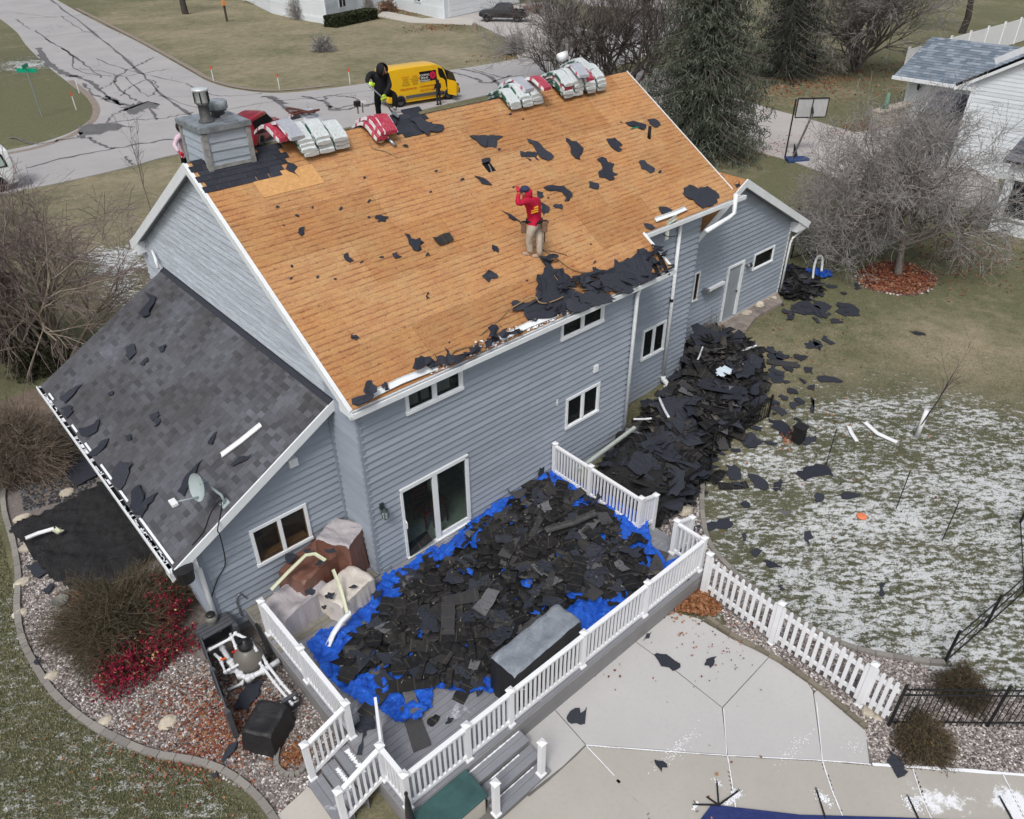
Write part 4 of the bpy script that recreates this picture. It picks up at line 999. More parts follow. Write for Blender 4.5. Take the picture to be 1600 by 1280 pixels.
MB().prism([(20.0,1.88,3.45),(20.75,1.88,3.25),(20.75,1.88,3.03),(20.0,1.88,3.03)],(0,.28,0)).build('boxed_return',WHITE,H)
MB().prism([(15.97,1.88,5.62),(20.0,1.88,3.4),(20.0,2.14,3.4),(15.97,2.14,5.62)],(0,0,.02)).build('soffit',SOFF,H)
mb = MB();mb.box((20.78,6.0,3.2),(.12,8.3,.1));mb.build('gutter',WHITE,H)
# downspouts
def pipe(pts,r=.042,nm='downspout',mat=WHITE,par=H,k=8): return MB().tube(pts,r,k).build(nm,mat,par,True)
pipe([py_(1001,447,YM-.10),py_(996,462,YM-.12),py_(975,675,YM-.12)],.055)
pa = py_(1064,345,YR-.10);pb = py_(1036,588,YR-.10)
pipe([pa,py_(1050,470,YR-.1),pb],.055);MB().tube([py_(1049.6,467,YR-.1),py_(1049.2,471,YR-.1)],.062,8).build('pipe_collar',BLACKM,H)
e1 = pb+Vector((.02,-.12,-.18));pipe([pb,pb+Vector((0,-.02,-.1)),e1,e1+Vector((.0,-.22,-.2))],.085,'pipe_elbow');MB().lathe(e1+Vector((.03,-.08,-.18)),[(.0,-.12),(.13,-.08),(.15,.0),(.13,.08),(.02,.12)],16).build('drain_cap',PVC,H,True)
pipe([e1+Vector((-.1,-.1,-.25)),e1+Vector((-.3,-.3,-.35))],.10,'pipe_elbow',PVC)
pipe([px_(238,392,.1),px_(243,405,.05),px_(247,420,.0)],.04)
pipe([(20.75,1.95,3.05),(20.1,2.05,2.75),(20.02,2.06,2.6),(20.02,2.06,.6)],.04)
pipe([(-3.35,1.32,2.55),(-3.2,1.22,2.3),(-3.2,1.22,.45)],.055)
# horizontal loose pipe over the garage roof
pipe([prf(1100,352,-.1)+Vector((0,-.1,-.15)),py_(1138,341,.95),py_(1147,333,.93),py_(1150,303,.9)],.07,'downspout')
# vents and small wall fittings
def plate(px,py,y,w_,h,nm,mat,d=.04): p = py_(px,py,y);return MB().box((p.x,y-d/2-.015,p.z),(w_,d,h)).build(nm,mat,H,bevel=.006)
plate(929,575,YM,.16,.2,'vent_cover',WHITE,.06);plate(455,720,YL,.2,.2,'vent_cover',WHITE,.10);plate(1084,519,YG,.17,.14,'vent_cover',WHITE,.05);plate(869,628,YM,.05,.2,'cable_bracket',WHITE,.03);plate(604,888,YM,.18,.16,'outlet_cover',TRIM_G,.05)
# --- chimney
CX0,CX1 = prf(329,269).x,prf(400,254).x;CY0,CY1 = 5.43,6.62;CZ = 9.46;cz0 = 8.0
CH = MB().prism([(CX0+.03,CY0+.03,cz0),(CX1-.03,CY0+.03,cz0),(CX1-.03,CY1-.03,cz0),(CX0+.03,CY1-.03,cz0)],(0,0,CZ-cz0-.02)).build('chimney',SIDC,H)
def cside(O,ux,n,L,seed):
    Ov,uv,nv = Vector(O),Vector(ux),Vector(n);r = random.Random(seed);z = 8.42;
    while z < CZ-.12:
        zt = min(z+.185,CZ-.1);mb = MB();P3 = lambda s,zz,d: Ov+uv*s+Vector((0,0,zz))+nv*d
        q = [(.09,z),(L-.09,z),(L-.09,zt),(.09,zt)];
        if r.random() < .3: q[0] = (.12,z+.01)
        mb.v = [P3(s,zz,-.02) for s,zz in q]+[P3(s,zz,.006+.022*(zt-zz)/.185) for s,zz in q];mb.f = [(3,2,1,0),(4,5,6,7)]+[(i,(i+1) % 4,4+(i+1) % 4,4+i) for i in range(4)]
        o = link('siding_board',mb.mesh('siding_board',SIDC));world_child(o,CH);z = zt
cside((CX0,CY0+.03,0),(1,0,0),(0,-1,0),CX1-CX0,1);cside((CX0+.03,CY1,0),(0,-1,0),(-1,0,0),CY1-CY0,2)
CTR = plain('rotted_trim',(.27,.275,.27),.35,8,.8)
for x,y in ((CX0+.035,CY0+.035),(CX1-.035,CY0+.035),(CX0+.035,CY1-.035)): MB().box((x,y,(8.35+CZ-.1)/2),(.11,.11,CZ-.1-8.35)).build('corner_trim',CTR,CH)
MB().box(((CX0+CX1)/2,CY0-.0,8.66),(CX1-CX0+.04,.05,.08)).build('base_trim',CTR,CH)
cap = MB();cap.box(((CX0+CX1)/2,(CY0+CY1)/2,CZ-.02),(CX1-CX0+.10,CY1-CY0+.10,.10));cap.box(((CX0+CX1)/2,(CY0+CY1)/2,CZ+.035),(CX1-CX0+.06,CY1-CY0+.06,.015));cap.build('chase_cover',plain('dull_sheet_metal',(.27,.30,.33),.35,6,.45,.5,.4),CH)
MB().prism([(CX0+.55,CY0+.05,CZ+.045),(CX0+.85,CY0+.02,CZ+.05),(CX0+.80,CY0+.45,CZ+.13),(CX0+.62,CY0+.40,CZ+.10)],(0,0,.01)).build('loose_flashing',GREYM,CH)
f1 = py_(312,183,CY0+.45);f2 = py_(344,172,CY0+.72);zc = CZ+.04
fx,fy = CX0+.32,CY0+.42
MB().lathe((fx,fy,zc),[(.17,0),(.16,.03),(.115,.08),(.11,.34),(.13,.35),(.13,.39)],20).build('flue_pipe',RUST,CH,True)
MB().lathe((fx,fy,zc+.39),[(.12,0),(.13,.02),(.13,.22),(.17,.24),(.18,.26),(.16,.285),(.02,.295)],20).build('flue_cap',plain('bright_steel',(.62,.66,.68),.1,5,.35,.5,.3),CH,True)
rods = MB()
for k in range(6): a = k*PI/3;rods.box((fx+.155*math.cos(a),fy+.155*math.sin(a),zc+.50),(.02,.02,.22))
rods.build('cap_strut',BLACKM,CH)
gx2,gy2 = CX0+.72,CY0+.72
MB().lathe((gx2,gy2,zc),[(.15,0),(.14,.10),(.2,.13),(.2,.15)],22).build('flue_pipe',RUST,CH,True)
MB().lathe((gx2,gy2,zc+.16),[(.22,0),(.235,.01),(.235,.15),(.21,.17),(.02,.175)],22).build('vent_cap',plain('weathered_cap',(.33,.36,.38),.3,6,.5,.5,.3),CH,True)
# roof-side shingle skirt left around the chimney (still old shingles)
r = random.Random(2);k = 0
for s in np.arange(5.82,6.66,.15):
    x = .02+(.12 if k % 2 else 0)
    while x < (2.0 if s > 6.0 else 1.75):
        if not (CX0-.05 < x < CX1-.1 and s > 6.28): MB().prism([rpt(x,s,.003),rpt(x+.29,s,.003),rpt(x+.29,s+.165,.003),rpt(x,s+.165,.003)],RN*.014).build('chimney_skirt_shingle',FELT,RO)
        x += .30
    k += 1
# ================================================================ DECK
DZ = .60;DX0,DX1,DY0 = -2.55,5.82,-4.80
DK = empty('deck',(1.6,-2.3,0),'raised grey deck with white railings covered in blue tarp and torn shingles','deck')
r = random.Random(11);y = DY0;k = 0
while y < YL-.03:
    y2 = min(y+.140,YL-.03);xe = DX1 if y2 < YM-.02 else XG-.06
    if y < YM-.03 < y2: y2 = YM-.04
    j = DX0+(3.2 if k % 3 == 0 else 5.0 if k % 3 == 1 else 1.8)
    for a,b in ((DX0,min(j,xe)),(j,xe)):
        if b-a > .1: MB().box(((a+b)/2,(y+y2)/2,DZ-.014),(b-a-.003,y2-y-.007,.028)).build('deck_board',OLDDECK if (y > -.35 and b < 1.2 and a < -2) else DECKM,DK)
    y = y2 if y2 != YM-.04 else YM-.03;k += 1
f = MB();f.box(((DX0+DX1)/2,DY0-.015,DZ-.13),(DX1-DX0+.06,.03,.24));f.box(((DX0+DX1)/2,DY0+.01,.19),(DX1-DX0,.03,.38));f.box((DX1+.015,(DY0+YM)/2,DZ-.13),(.03,YM-DY0,.24));f.box((DX1-.01,(DY0+YM)/2,.19),(.03,YM-DY0,.38))
f.box((DX0-.015,(DY0+YL)/2,DZ-.15),(.03,YL-DY0,.28));f.box((DX0+.01,(DY0+YL)/2,.16),(.03,YL-DY0,.34));f.build('fascia_board',FASC,DK)
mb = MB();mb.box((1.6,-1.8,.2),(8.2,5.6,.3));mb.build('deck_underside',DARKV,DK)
def post(x,y,zb_,h=1.06,par=DK,s=.105,nm='railing_post'):
    mb = MB();mb.box((x,y,zb_+h/2-.02),(s,s,h-.04));mb.box((x,y,zb_+.02),(s+.045,s+.045,.04));mb.box((x,y,zb_+.045),(s+.02,s+.02,.03));mb.box((x,y,zb_+h-.035),(s+.035,s+.035,.022))
    n = len(mb.v);t = zb_+h;q = s/2+.012
    mb.v += [Vector((x-q,y-q,t-.024)),Vector((x+q,y-q,t-.024)),Vector((x+q,y+q,t-.024)),Vector((x-q,y+q,t-.024)),Vector((x,y,t+.012))];mb.f += [(n,n+1,n+4),(n+1,n+2,n+4),(n+2,n+3,n+4),(n+3,n,n+4)]
    return mb.build(nm,VINYL,par)
def railing(a,b,n=None,top=.94,bot=.10,par=DK,sp=.115,pitch=.038):
    a,b = Vector(a),Vector(b);d = b-a;L = math.hypot(d.x,d.y);u = Vector((d.x,d.y,0)).normalized();sl_ = d.z/L
    a2,b2 = a+u*.05+Vector((0,0,sl_*.05)),b-u*.05-Vector((0,0,sl_*.05))
    z = Vector((0,0,1));mb = MB();mb.bar(a2+z*top,b2+z*top,.088,.05);mb.bar(a2+z*(top-.045),b2+z*(top-.045),.045,.04);R_ = mb.build('hand_rail',VINYL,par)
    MB().bar(a2+z*bot,b2+z*bot,.05,.085).build('bottom_rail',VINYL,par)
    n = n or max(2,int(L/sp));
    for i in range(1,n):
        p = a2.lerp(b2,i/n);MB().box((p.x,p.y,p.z+(top+bot)/2),(pitch,pitch,top-bot-.06)).build('baluster',VINYL,par)
PY = -4.71;xl = -2.47
xs = [xl,-1.15,-.12,1.81,3.74,5.70]
for x in xs: post(x,PY,DZ)
for a,b in zip(xs[:-1],xs[1:]): railing((a,PY,DZ),(b,PY,DZ))
for y in (-4.01,-2.92,-1.30): post(xl,y,DZ)
post(xl-.02,.28,DZ)
railing((xl,-4.71,DZ),(xl,-4.01,DZ));railing((xl,-2.92,DZ),(xl,-1.30,DZ));railing((xl,-1.30,DZ),(xl,.28,DZ))
for y in (.05,-1.25,-2.89,-3.95): post(5.70,y,DZ) if y != .05 else post(5.70,.02,DZ)
railing((5.70,.02,DZ),(5.70,-1.25,DZ));railing((5.70,-1.25,DZ),(5.70,-2.89,DZ));railing((5.70,-3.95,DZ),(5.70,-4.71,DZ))
post(6.28,-2.89,.12,1.30);post(6.28,-3.97,.12,1.30);railing((5.70,-2.89,DZ),(6.28,-2.89,.42));railing((5.70,-3.95,DZ),(6.28,-3.97,.42))
for i in range(2): MB().box((5.98+.28*i,-3.42,.40-.17*i),(.29,1.02,.03)).build('stair_tread',DECKM,DK);MB().box((6.1+.28*i,-3.42,.30-.17*i),(.02,1.02,.17)).build('stair_riser',FASC,DK)
# front steps (two boards per tread)
def steps(x0,x1,y0,n,z_top,run=.29,rise=.15,ax='y',sgn=-1):
    for i in range(n):
        z = z_top-rise*i
        for j in range(2):
            o = y0+sgn*(run*i+.073+.146*j)
            if ax == 'y': MB().box(((x0+x1)/2,o,z-.014),(x1-x0,.140,.028)).build('tread_board',DECKM,DK)
            else: MB().box((o,(x0+x1)/2,z-.014),(.140,x1-x0,.028)).build('tread_board',DECKM,DK)
        o = y0+sgn*(run*(i+1)-.03)
        if ax == 'y': MB().box(((x0+x1)/2,o,z/2-.02),(x1-x0-.02,.02,z-.03)).build('stair_riser',FASC,DK)
        else: MB().box((o,(x0+x1)/2,z/2-.02),(.02,x1-x0-.02,z-.03)).build('stair_riser',FASC,DK)
steps(-1.28,-.02,DY0-.03,3,.46)
for x,y in ((-.19,-5.62),(-1.28,-5.62)): post(x,y,.16,1.02)
steps(-3.98,-2.9,DX0-.03,3,.47,run=.30,ax='x')
post(-3.34,-2.87,.17,1.08);post(-3.34,-3.99,.17,1.08)
railing((xl,-2.92,DZ),(-3.34,-2.87,.19));railing((xl,-4.01,DZ),(-3.34,-3.99,.19))
# open gate leaf swung in over the deck
g0 = Vector((xl+.06,-3.95,DZ));g1v = pz(586,1089,1.67);g1 = Vector((g1v.x,g1v.y,DZ));GT = empty('deck_gate',g0,'white vinyl gate leaf swung open edge on above the deck steps','gate')
mb = MB();mb.bar(g0+Vector((0,0,1.03)),g1+Vector((0,0,1.03)),.05,.06);mb.build('top_rail',VINYL,GT);MB().bar(g0+Vector((0,0,.14)),g1+Vector((0,0,.14)),.045,.06).build('bottom_rail',VINYL,GT)
for i in range(7): p = g0.lerp(g1,(i+.2)/6.4);MB().box((p.x,p.y,DZ+.58),(.036,.036,.9)).build('picket',VINYL,GT)
MB().box((g1.x,g1.y,DZ+.98),(.05,.06,.1)).build('latch',GREYM,GT)
# snow lines on treads and deck
for q,n,sp,z in (((760,1160),60,(.3,.01),.463),):
    pass
def snowline(a,b,wd,z,n=26,nm='snow_strip'):
    cp = [Vector(a).lerp(Vector(b),i/n) for i in range(n+1)];rr2 = random.Random(int(a[0]*100));ribbon(nm,[(p.x,p.y,0) for p in cp],[wd*rr2.uniform(.25,1.3) for _ in cp],z,SNOWM,kind='structure')
snowline((-1.26,-4.86,0),(-.05,-4.86,0),.035,.463);snowline((-1.0,-5.15,0),(-.3,-5.14,0),.03,.313);snowline((-1.2,-5.43,0),(-.2,-5.43,0),.025,.163)
snowline((-2.66,-3.0,0),(-2.66,-3.6,0),.10,.475);snowline((-2.95,-3.1,0),(-2.95,-3.6,0),.08,.325)
# ================================================================ BLUE TARP AND SHINGLE DEBRIS ON THE DECK
tp = [(478,1005),(500,985),(540,975),(575,940),(600,900),(640,880),(665,862),(700,848),(735,800),(770,768),(820,745),(862,735),(905,755),(960,780),(1012,815),(1018,850),(1040,880),(1062,868),(1058,900),(1020,925),(972,955),(925,985),(880,1015),(820,1050),(778,1062),(770,1085),(720,1082),(676,1078),(675,1105),(655,1128),(625,1130),(580,1110),(535,1082),(505,1050)]
TP = [tuple(pz(a,b,DZ+.06))[:2] for a,b in tp];TP = [(x,min(y,YM-.06)) for x,y in TP]
hp = [(520,1010),(575,965),(620,905),(650,890),(700,860),(760,800),(830,750),(870,742),(940,790),(990,820),(1030,870),(1050,900),(1000,925),(930,940),(905,935),(850,985),(790,1040),(775,1070),(740,1078),(690,1065),(640,1095),(600,1060),(545,1065),(515,1040)]
HPp = [tuple(pz(a,b,DZ+.12))[:2] for a,b in hp];HPp = [(x,min(y,YM-.10)) for x,y in HPp]
def mound(X,Y):
    ins = in_poly(X,Y,HPp);d = np.where(ins,dist_poly(X,Y,HPp),0)
    return .09*smooth(d,0,.9)+.09*fbm(X,Y,.8,5)*smooth(d,0,.5)
def wr(X,Y): return np.abs(fbm(X,Y,.42,21,3)-.5)*.60+np.abs(fbm(X+Y,Y-X,.17,24,2)-.5)*.12
def tz(X,Y): return DZ+.018+mound(X,Y)*.6+wr(X,Y)*(.35+.65*(~in_poly(X,Y,HPp)))
o = sheet('blue_tarp',TP,.036,tz,TARP,smooth=False);tag(o,'crumpled bright blue tarp spread over the deck under the torn shingles','tarp')
# debris: strips of three-tab shingle, broken tabs, felt scraps
def strip_mesh(nm,L,Wd,bend,twist,jag,seed,mat,th=.006,nx=6,curl=0):
    r = random.Random(seed);mb = MB();top = [];
    lo = [(-L/2+L*i/nx+(r.uniform(-jag,jag) if 0 < i < nx else 0),-Wd/2+(r.uniform(-jag,jag*2.2))) for i in range(nx+1)];hi = [(-L/2+L*i/nx,Wd/2+r.uniform(-jag*2.2,jag)) for i in range(nx+1)]
    def z(x,y): return bend*(x*x)/(L*L)*4+twist*x*y/(L*Wd)*4+curl*max(0,y/Wd+.1)**2
    n = len(lo)
    for s_ in (0,th):
        mb.v += [Vector((x,y,z(x,y)+s_)) for x,y in lo]+[Vector((x,0,z(x,0)+s_)) for x,_ in lo]+[Vector((x,y,z(x,y)+s_)) for x,y in hi]
    T = 3*n
    for i in range(n-1):
        for j in (0,n): a = j+i;mb.f += [(T+a,T+a+1,T+a+n+1,T+a+n),(a,a+n,a+n+1,a+1)]
        mb.f += [(i,i+1,T+i+1,T+i),(2*n+i+1,2*n+i,T+2*n+i,T+2*n+i+1)]
    for e in (0,n-1): mb.f += [(e,T+e,T+n+e,n+e),(n+e,T+n+e,T+2*n+e,2*n+e)]
    return mb.mesh(nm,mat)
def blob_poly(r,a,b,n=14,jag=.35,spike=.3):
    out = []
    for i in range(n):
        t = 2*PI*i/n;k = 1+r.uniform(-jag,jag)+(spike if r.random() < .18 else 0);out.append((a/2*k*math.cos(t),b/2*k*math.sin(t)))
    return out
def scrap_mesh(nm,poly,th,mat,wav=.02,seed=0):
    mb = MB();n = len(poly);r = random.Random(seed);cz = [r.uniform(0,wav) for _ in poly];c = (sum(p[0] for p in poly)/n,sum(p[1] for p in poly)/n)
    mb.v = [Vector((x,y,z)) for (x,y),z in zip(poly,cz)]+[Vector((x,y,z+th)) for (x,y),z in zip(poly,cz)]+[Vector((c[0],c[1],wav*.5+th))]
    for i in range(n): j = (i+1) % n;mb.f += [(i,j,n+j,n+i),(n+i,n+j,2*n)]
    mb.f.append(tuple(range(n-1,-1,-1)));return mb.mesh(nm,mat)
strips = [strip_mesh('shingle_strip',r.uniform(.65,1.0),r.uniform(.26,.33),r.uniform(-.04,.06),r.uniform(-.05,.05),.008,i,STRIP) for i in range(9)]
shorts = [strip_mesh('shingle_piece',r.uniform(.18,.42),r.uniform(.14,.30),r.uniform(-.03,.04),r.uniform(-.03,.03),.02,30+i,STRIP,nx=4) for i in range(9)]
narrow = [strip_mesh('shingle_piece',r.uniform(.5,.95),r.uniform(.06,.15),r.uniform(-.05,.07),r.uniform(-.03,.03),.01,60+i,STRIP,nx=6) for i in range(6)]
scr = [scrap_mesh('felt_scrap',blob_poly(random.Random(i+3),r.uniform(.25,.7),r.uniform(.2,.45)),.005,FELT,.05,i) for i in range(12)]
r = random.Random(77)
EXC = [(pz(a,b,DZ+.1),q) for a,b,q in ((772,796,.36),(738,850,.30),(690,862,.22),(815,775,.16),(930,942,.42),(975,828,.30),(1000,850,.26),(1012,885,.22),(612,925,.36),(580,965,.30),(545,1010,.18),(560,1060,.22),(612,1058,.26),(660,1078,.22),(605,1012,.16),(722,888,.09),(655,905,.12),(778,1052,.2),(868,752,.14))]
def clear_(P): return P[np.all([np.hypot(P[:,0]-c.x,P[:,1]-c.y) > q*.9 for c,q in EXC],0)]
P = clear_(rand_in(HPp,330,.02));hts = mound(P[:,0],P[:,1])
GD_ = 'torn shingle pieces heaped on the blue tarp'
for i,(x,y) in enumerate(P):
    k = r.random();z = DZ+.05+hts[i]*.9+r.uniform(0,.07)
    if k < .36: me = r.choice(strips);cat,lb = 'shingle strip','torn dark shingle strip lying in the heap on the blue deck tarp'
    elif k < .56: me = r.choice(narrow);cat,lb = 'shingle piece','narrow torn shingle piece lying in the heap on the blue deck tarp'
    elif k < .78: me = r.choice(shorts);cat,lb = 'shingle piece','short broken shingle piece lying in the heap on the blue deck tarp'
    else: me = r.choice(scr);cat,lb = 'felt scrap','ragged black felt scrap lying in the heap on the blue deck tarp'
    o = link(me.name.split('.')[0],me,None,(x,y,z),(r.gauss(0,.07),r.gauss(0,.07),r.uniform(0,2*PI)))
    zn = 'against the house wall' if y > -1.0 else 'along the right hand railing' if x > 4.2 else 'around the covered grill' if y < -3.0 else 'near the cream covered box' if x < .3 else 'in the middle of the heap'
    lb = lb.replace('lying in the heap on the blue deck tarp','on the blue deck tarp '+zn);tag(o,lb,cat,lb.split(' on the blue')[0]+'s '+zn)
def rubble(name,poly,n,zf,size=(.06,.22),mat=RUBBLE,tilt=.28,edge=0):
    P = rand_in(poly,n,edge)
    if poly is HPp or poly is globals().get('inner'): P = clear_(P)
    z = zf(P[:,0],P[:,1]);n = len(P)
    a = rng.uniform(0,2*PI,n);u = np.stack([np.cos(a),np.sin(a),rng.normal(size=n)*tilt],1);v = np.stack([-np.sin(a),np.cos(a),rng.normal(size=n)*tilt],1)
    L = rng.uniform(size[0],size[1],n)[:,None]*rng.uniform(.6,1.6,n)[:,None];Wd = rng.uniform(size[0],size[1],n)[:,None]*.6;c = np.stack([P[:,0],P[:,1],z],1)
    sk = rng.uniform(-.3,.3,(n,4,1));C4 = np.stack([c-u*L-v*Wd,c+u*L-v*Wd,c+u*L+v*Wd,c-u*L+v*Wd],1);C4 = C4+u[:,None]*L[:,None]*sk
    V = np.concatenate([C4,C4+np.array([0,0,.006])],1).reshape(-1,3);T = np.array([[4,5,6,7],[0,1,5,4],[1,2,6,5],[2,3,7,6],[3,0,4,7]])
    Q = ((np.arange(n)*8)[:,None,None]+T[None]).reshape(-1,4)
    return tag(link(name,np_mesh(name,V,Q,mat,attr={'tint': ('FACE',np.repeat(rng.random(n)**1.3,5))})),kind='stuff')
inner = [((x-1.9)*.95+1.9,(y+2.0)*.95-2.0) for x,y in HPp]
def rz(X,Y): return DZ+.055+mound(X,Y)*.92+rng.uniform(-.04,.03,X.shape)
rubble('shingle_rubble',inner,900,rz,(.07,.24),tilt=.10)
rubble('shingle_crumbs',HPp,700,lambda X,Y: DZ+.10+mound(X,Y)+rng.uniform(0,.05,X.shape),(.012,.035),tinted('roof_crumbs',[(0,(.03,.03,.03)),(.6,(.07,.06,.05)),(.85,(.12,.11,.09)),(1,(.20,.20,.20))]))
r = random.Random(8)
def put(me,px,py,z,rz_=0,label=None,cat=None,rx=0,ry=0,nm=None,sc=None,group=None):
    p = pz(px,py,z);o = link(nm or me.name.split('.')[0],me,None,(p.x,p.y,z),(rx,ry,rz_))
    if sc: o.scale = sc
    return tag(o,label,cat,group)
# named strips on the bare boards
MS = strip_mesh('shingle_strip',.98,.33,.0,.02,.004,201,STRIP)
put(MS,648,1135,DZ+.04,math.radians(70),'long black shingle strip hanging off the tarp onto the grey deck boards','shingle strip')
put(strip_mesh('shingle_strip',.6,.24,.03,.02,.02,202,STRIP),643,1095,DZ+.10,math.radians(80),'black strip end crossing the tarp fold above the long strip','shingle strip')
put(shorts[1],677,1125,DZ+.02,.2,'small dark shingle square on the bare deck boards right of the long strip','shingle piece')
put(scr[0],570,1132,DZ+.02,.5,'torn black felt scrap on the deck beside the open gate','felt scrap')
put(strip_mesh('felt_scrap',.5,.09,0,0,.02,204,FELT),566,1160,DZ+.015,math.radians(48),'thin black felt strip on the deck boards near the steps','felt scrap')
put(scrap_mesh('felt_scrap',blob_poly(random.Random(9),.16,.1),.005,FELT,.01,3),703,1126,DZ+.015,0,'tiny black felt scrap alone on the bare deck boards','felt scrap')
put(scr[3],556,1030,DZ+.12,.4,'wide black felt sheet on the left fold of the blue tarp','felt scrap',sc=(1.5,1.5,1));put(scr[5],600,1062,DZ+.14,1.1,'black felt sheet on the lower fold of the blue tarp','felt scrap',sc=(1.6,1.3,1))
put(strips[2],590,1090,DZ+.10,.3,'dark strip lying in the lower left fold of the blue tarp','shingle strip')
for i,(q,a,s_) in enumerate((((660,1040),35,'pale grey granule strip at the lower middle of the heap'),((700,965),50,'pale grey granule strip in the centre left of the heap'),((735,1000),60,'pale grey strip standing out near the grill cover'),((760,940),20,'pale grey strip across the centre of the heap'),((860,905),30,'long pale strip right of the centre of the heap'),((930,840),88,'upright pale strip near the right end of the heap'),((640,975),85,'short pale strip left of the heap centre'),((720,935),-30,'small pale strip above the centre of the heap'))):
    m = [m for m in (narrow[i % 6],strips[i % 9])][i % 2];put(m,q[0],q[1],DZ+.30,math.radians(a),s_,'shingle strip',.05,-.05)
# long bright gutter section in the heap
def channel(nm,pts,wd=.11,h=.05,mat=WHITE,label=None,cat='gutter piece',th=.006,up=Vector((0,0,1)),group=None):
    P = [Vector(p) for p in pts];mb = MB();n = len(P)
    for i,p in enumerate(P):
        t = (P[min(i+1,n-1)]-P[max(i-1,0)]).normalized();s = t.cross(up).normalized();u = s.cross(t)
        mb.v += [p-s*wd/2+u*h,p-s*wd/2,p+s*wd/2,p+s*wd/2+u*h*.8]
    for i in range(n-1):
        for j in range(3): a = 4*i+j;mb.f.append((a,a+1,a+5,a+4))
    o = mb.build(nm,mat);m = o.modifiers.new('solid','SOLIDIFY');m.thickness = th;return tag(o,label,cat,group)
channel('gutter_section',[pz(853,830,DZ+.32),pz(895,818,DZ+.34),pz(932,802,DZ+.36)],.14,.07,RUST,'long grey dented gutter section lying on top of the heap','gutter piece')
channel('gutter_section',[pz(513,1010,DZ+.14),pz(522,990,DZ+.2),pz(536,970,DZ+.45),pz(548,958,DZ+.62)],.10,.04,WHITE,'white bent gutter piece running down from the cream cover to the tarp','gutter piece')
# boards and plank leaning by the door
MB().bar(pz(636,862,DZ+.15),pz(672,836,DZ+.35),.28,.03,(0,-.5,1)).build('roof_plank',STRIP,None,label='dark shingled plank leaning under the sliding glass door',cat='plank')
for q,s_,rz_,lb in (((845,735),(.55,.5,1),.4,'pointed black felt flap standing against the wall beside the railing'),((790,762),(.6,.6,1),1.2,'rounded black felt lump against the wall at the far edge of the tarp'),((935,775),(.9,.35,1),.2,'black felt sheet draped over the right hand railing')):
    o = put(scr[6],q[0],q[1],DZ+.3,rz_,lb,'felt scrap',rx=1.2,sc=s_)
# ---------------------------------------------------------------- grill under its cover
def draped(name,label,cat,x0,x1,y0,y1,z0,z1,rot,ctr,topm,sidem,sag=.04,seed=3,flare=.05,nx=22,ny=12,parts=('cover_top','cover_side'),rough=0.0):
    """covered box: sagging wrinkled top and hanging wrinkled sides"""
    e = empty(name,(ctr[0],ctr[1],z0),label,cat);R = Matrix.Rotation(rot,3,'Z');r = random.Random(seed)
    def wn(a,b,s=6): return (noise.noise(Vector((a*s+seed,b*s,seed*.7)))+.5*noise.noise(Vector((a*s*2.3,b*s*2.3+seed,1))))
    def T(x,y,z): return R @ Vector((x,y,0))+Vector((ctr[0],ctr[1],z))
    mb = MB()
    for i in range(nx+1):
        for j in range(ny+1):
            u,v = i/nx,j/ny;x = x0+(x1-x0)*u;y = y0+(y1-y0)*v;eu = min(u,1-u)*2;ev = min(v,1-v)*2;rnd_ = .05*(1-min(1,eu*6))**2+.05*(1-min(1,ev*4))**2
            mb.v.append(T(x,y,z1-rnd_-sag*math.sin(PI*u)*math.sin(PI*v)+(.022+rough)*wn(x,y,5-rough*25)))
    mb.f = [(i*(ny+1)+j,(i+1)*(ny+1)+j,(i+1)*(ny+1)+j+1,i*(ny+1)+j+1) for i in range(nx) for j in range(ny)]
    mb.build(parts[0],topm,e,True)
    ring = [(i,0) for i in range(nx)]+[(nx,j) for j in range(ny)]+[(i,ny) for i in range(nx,0,-1)]+[(0,j) for j in range(ny,0,-1)]
    sd_ = MB();m = 7;N = len(ring)
    for k in range(m+1):
        t = k/m
        for (i,j) in ring:
            p = mb.v[i*(ny+1)+j];c = Vector((ctr[0],ctr[1],0));d = Vector((p.x,p.y,0))-(c+R @ Vector(((x0+x1)/2,(y0+y1)/2,0)));d.normalize()
            w_ = (.035+rough*.5)*wn(i*.42+j*.42,t*.18,2.2)*min(1,t*1.8)
            sd_.v.append(Vector((p.x,p.y,p.z+(z0-p.z)*t))+d*(flare*t+w_+.004))
    sd_.f = [(k*N+a,k*N+(a+1) % N,(k+1)*N+(a+1) % N,(k+1)*N+a) for k in range(m) for a in range(N)]
    sd_.build(parts[1],sidem,e,True);return e
g = draped('covered_grill','large grill under a grey and black fitted cover at the front railing','grill',-.95,.92,-.32,.32,DZ,DZ+1.02,math.radians(3),(1.08,-4.16),SLATEC,INKC,.06,3,rough=.02)
MB().tube([(.10,-4.48,DZ+.62),(.16,-4.53,DZ+.58),(.35,-4.56,DZ+.46),(.42,-4.58,DZ+.42)],.014,6).build('cover_strap',WHITE,g,True)
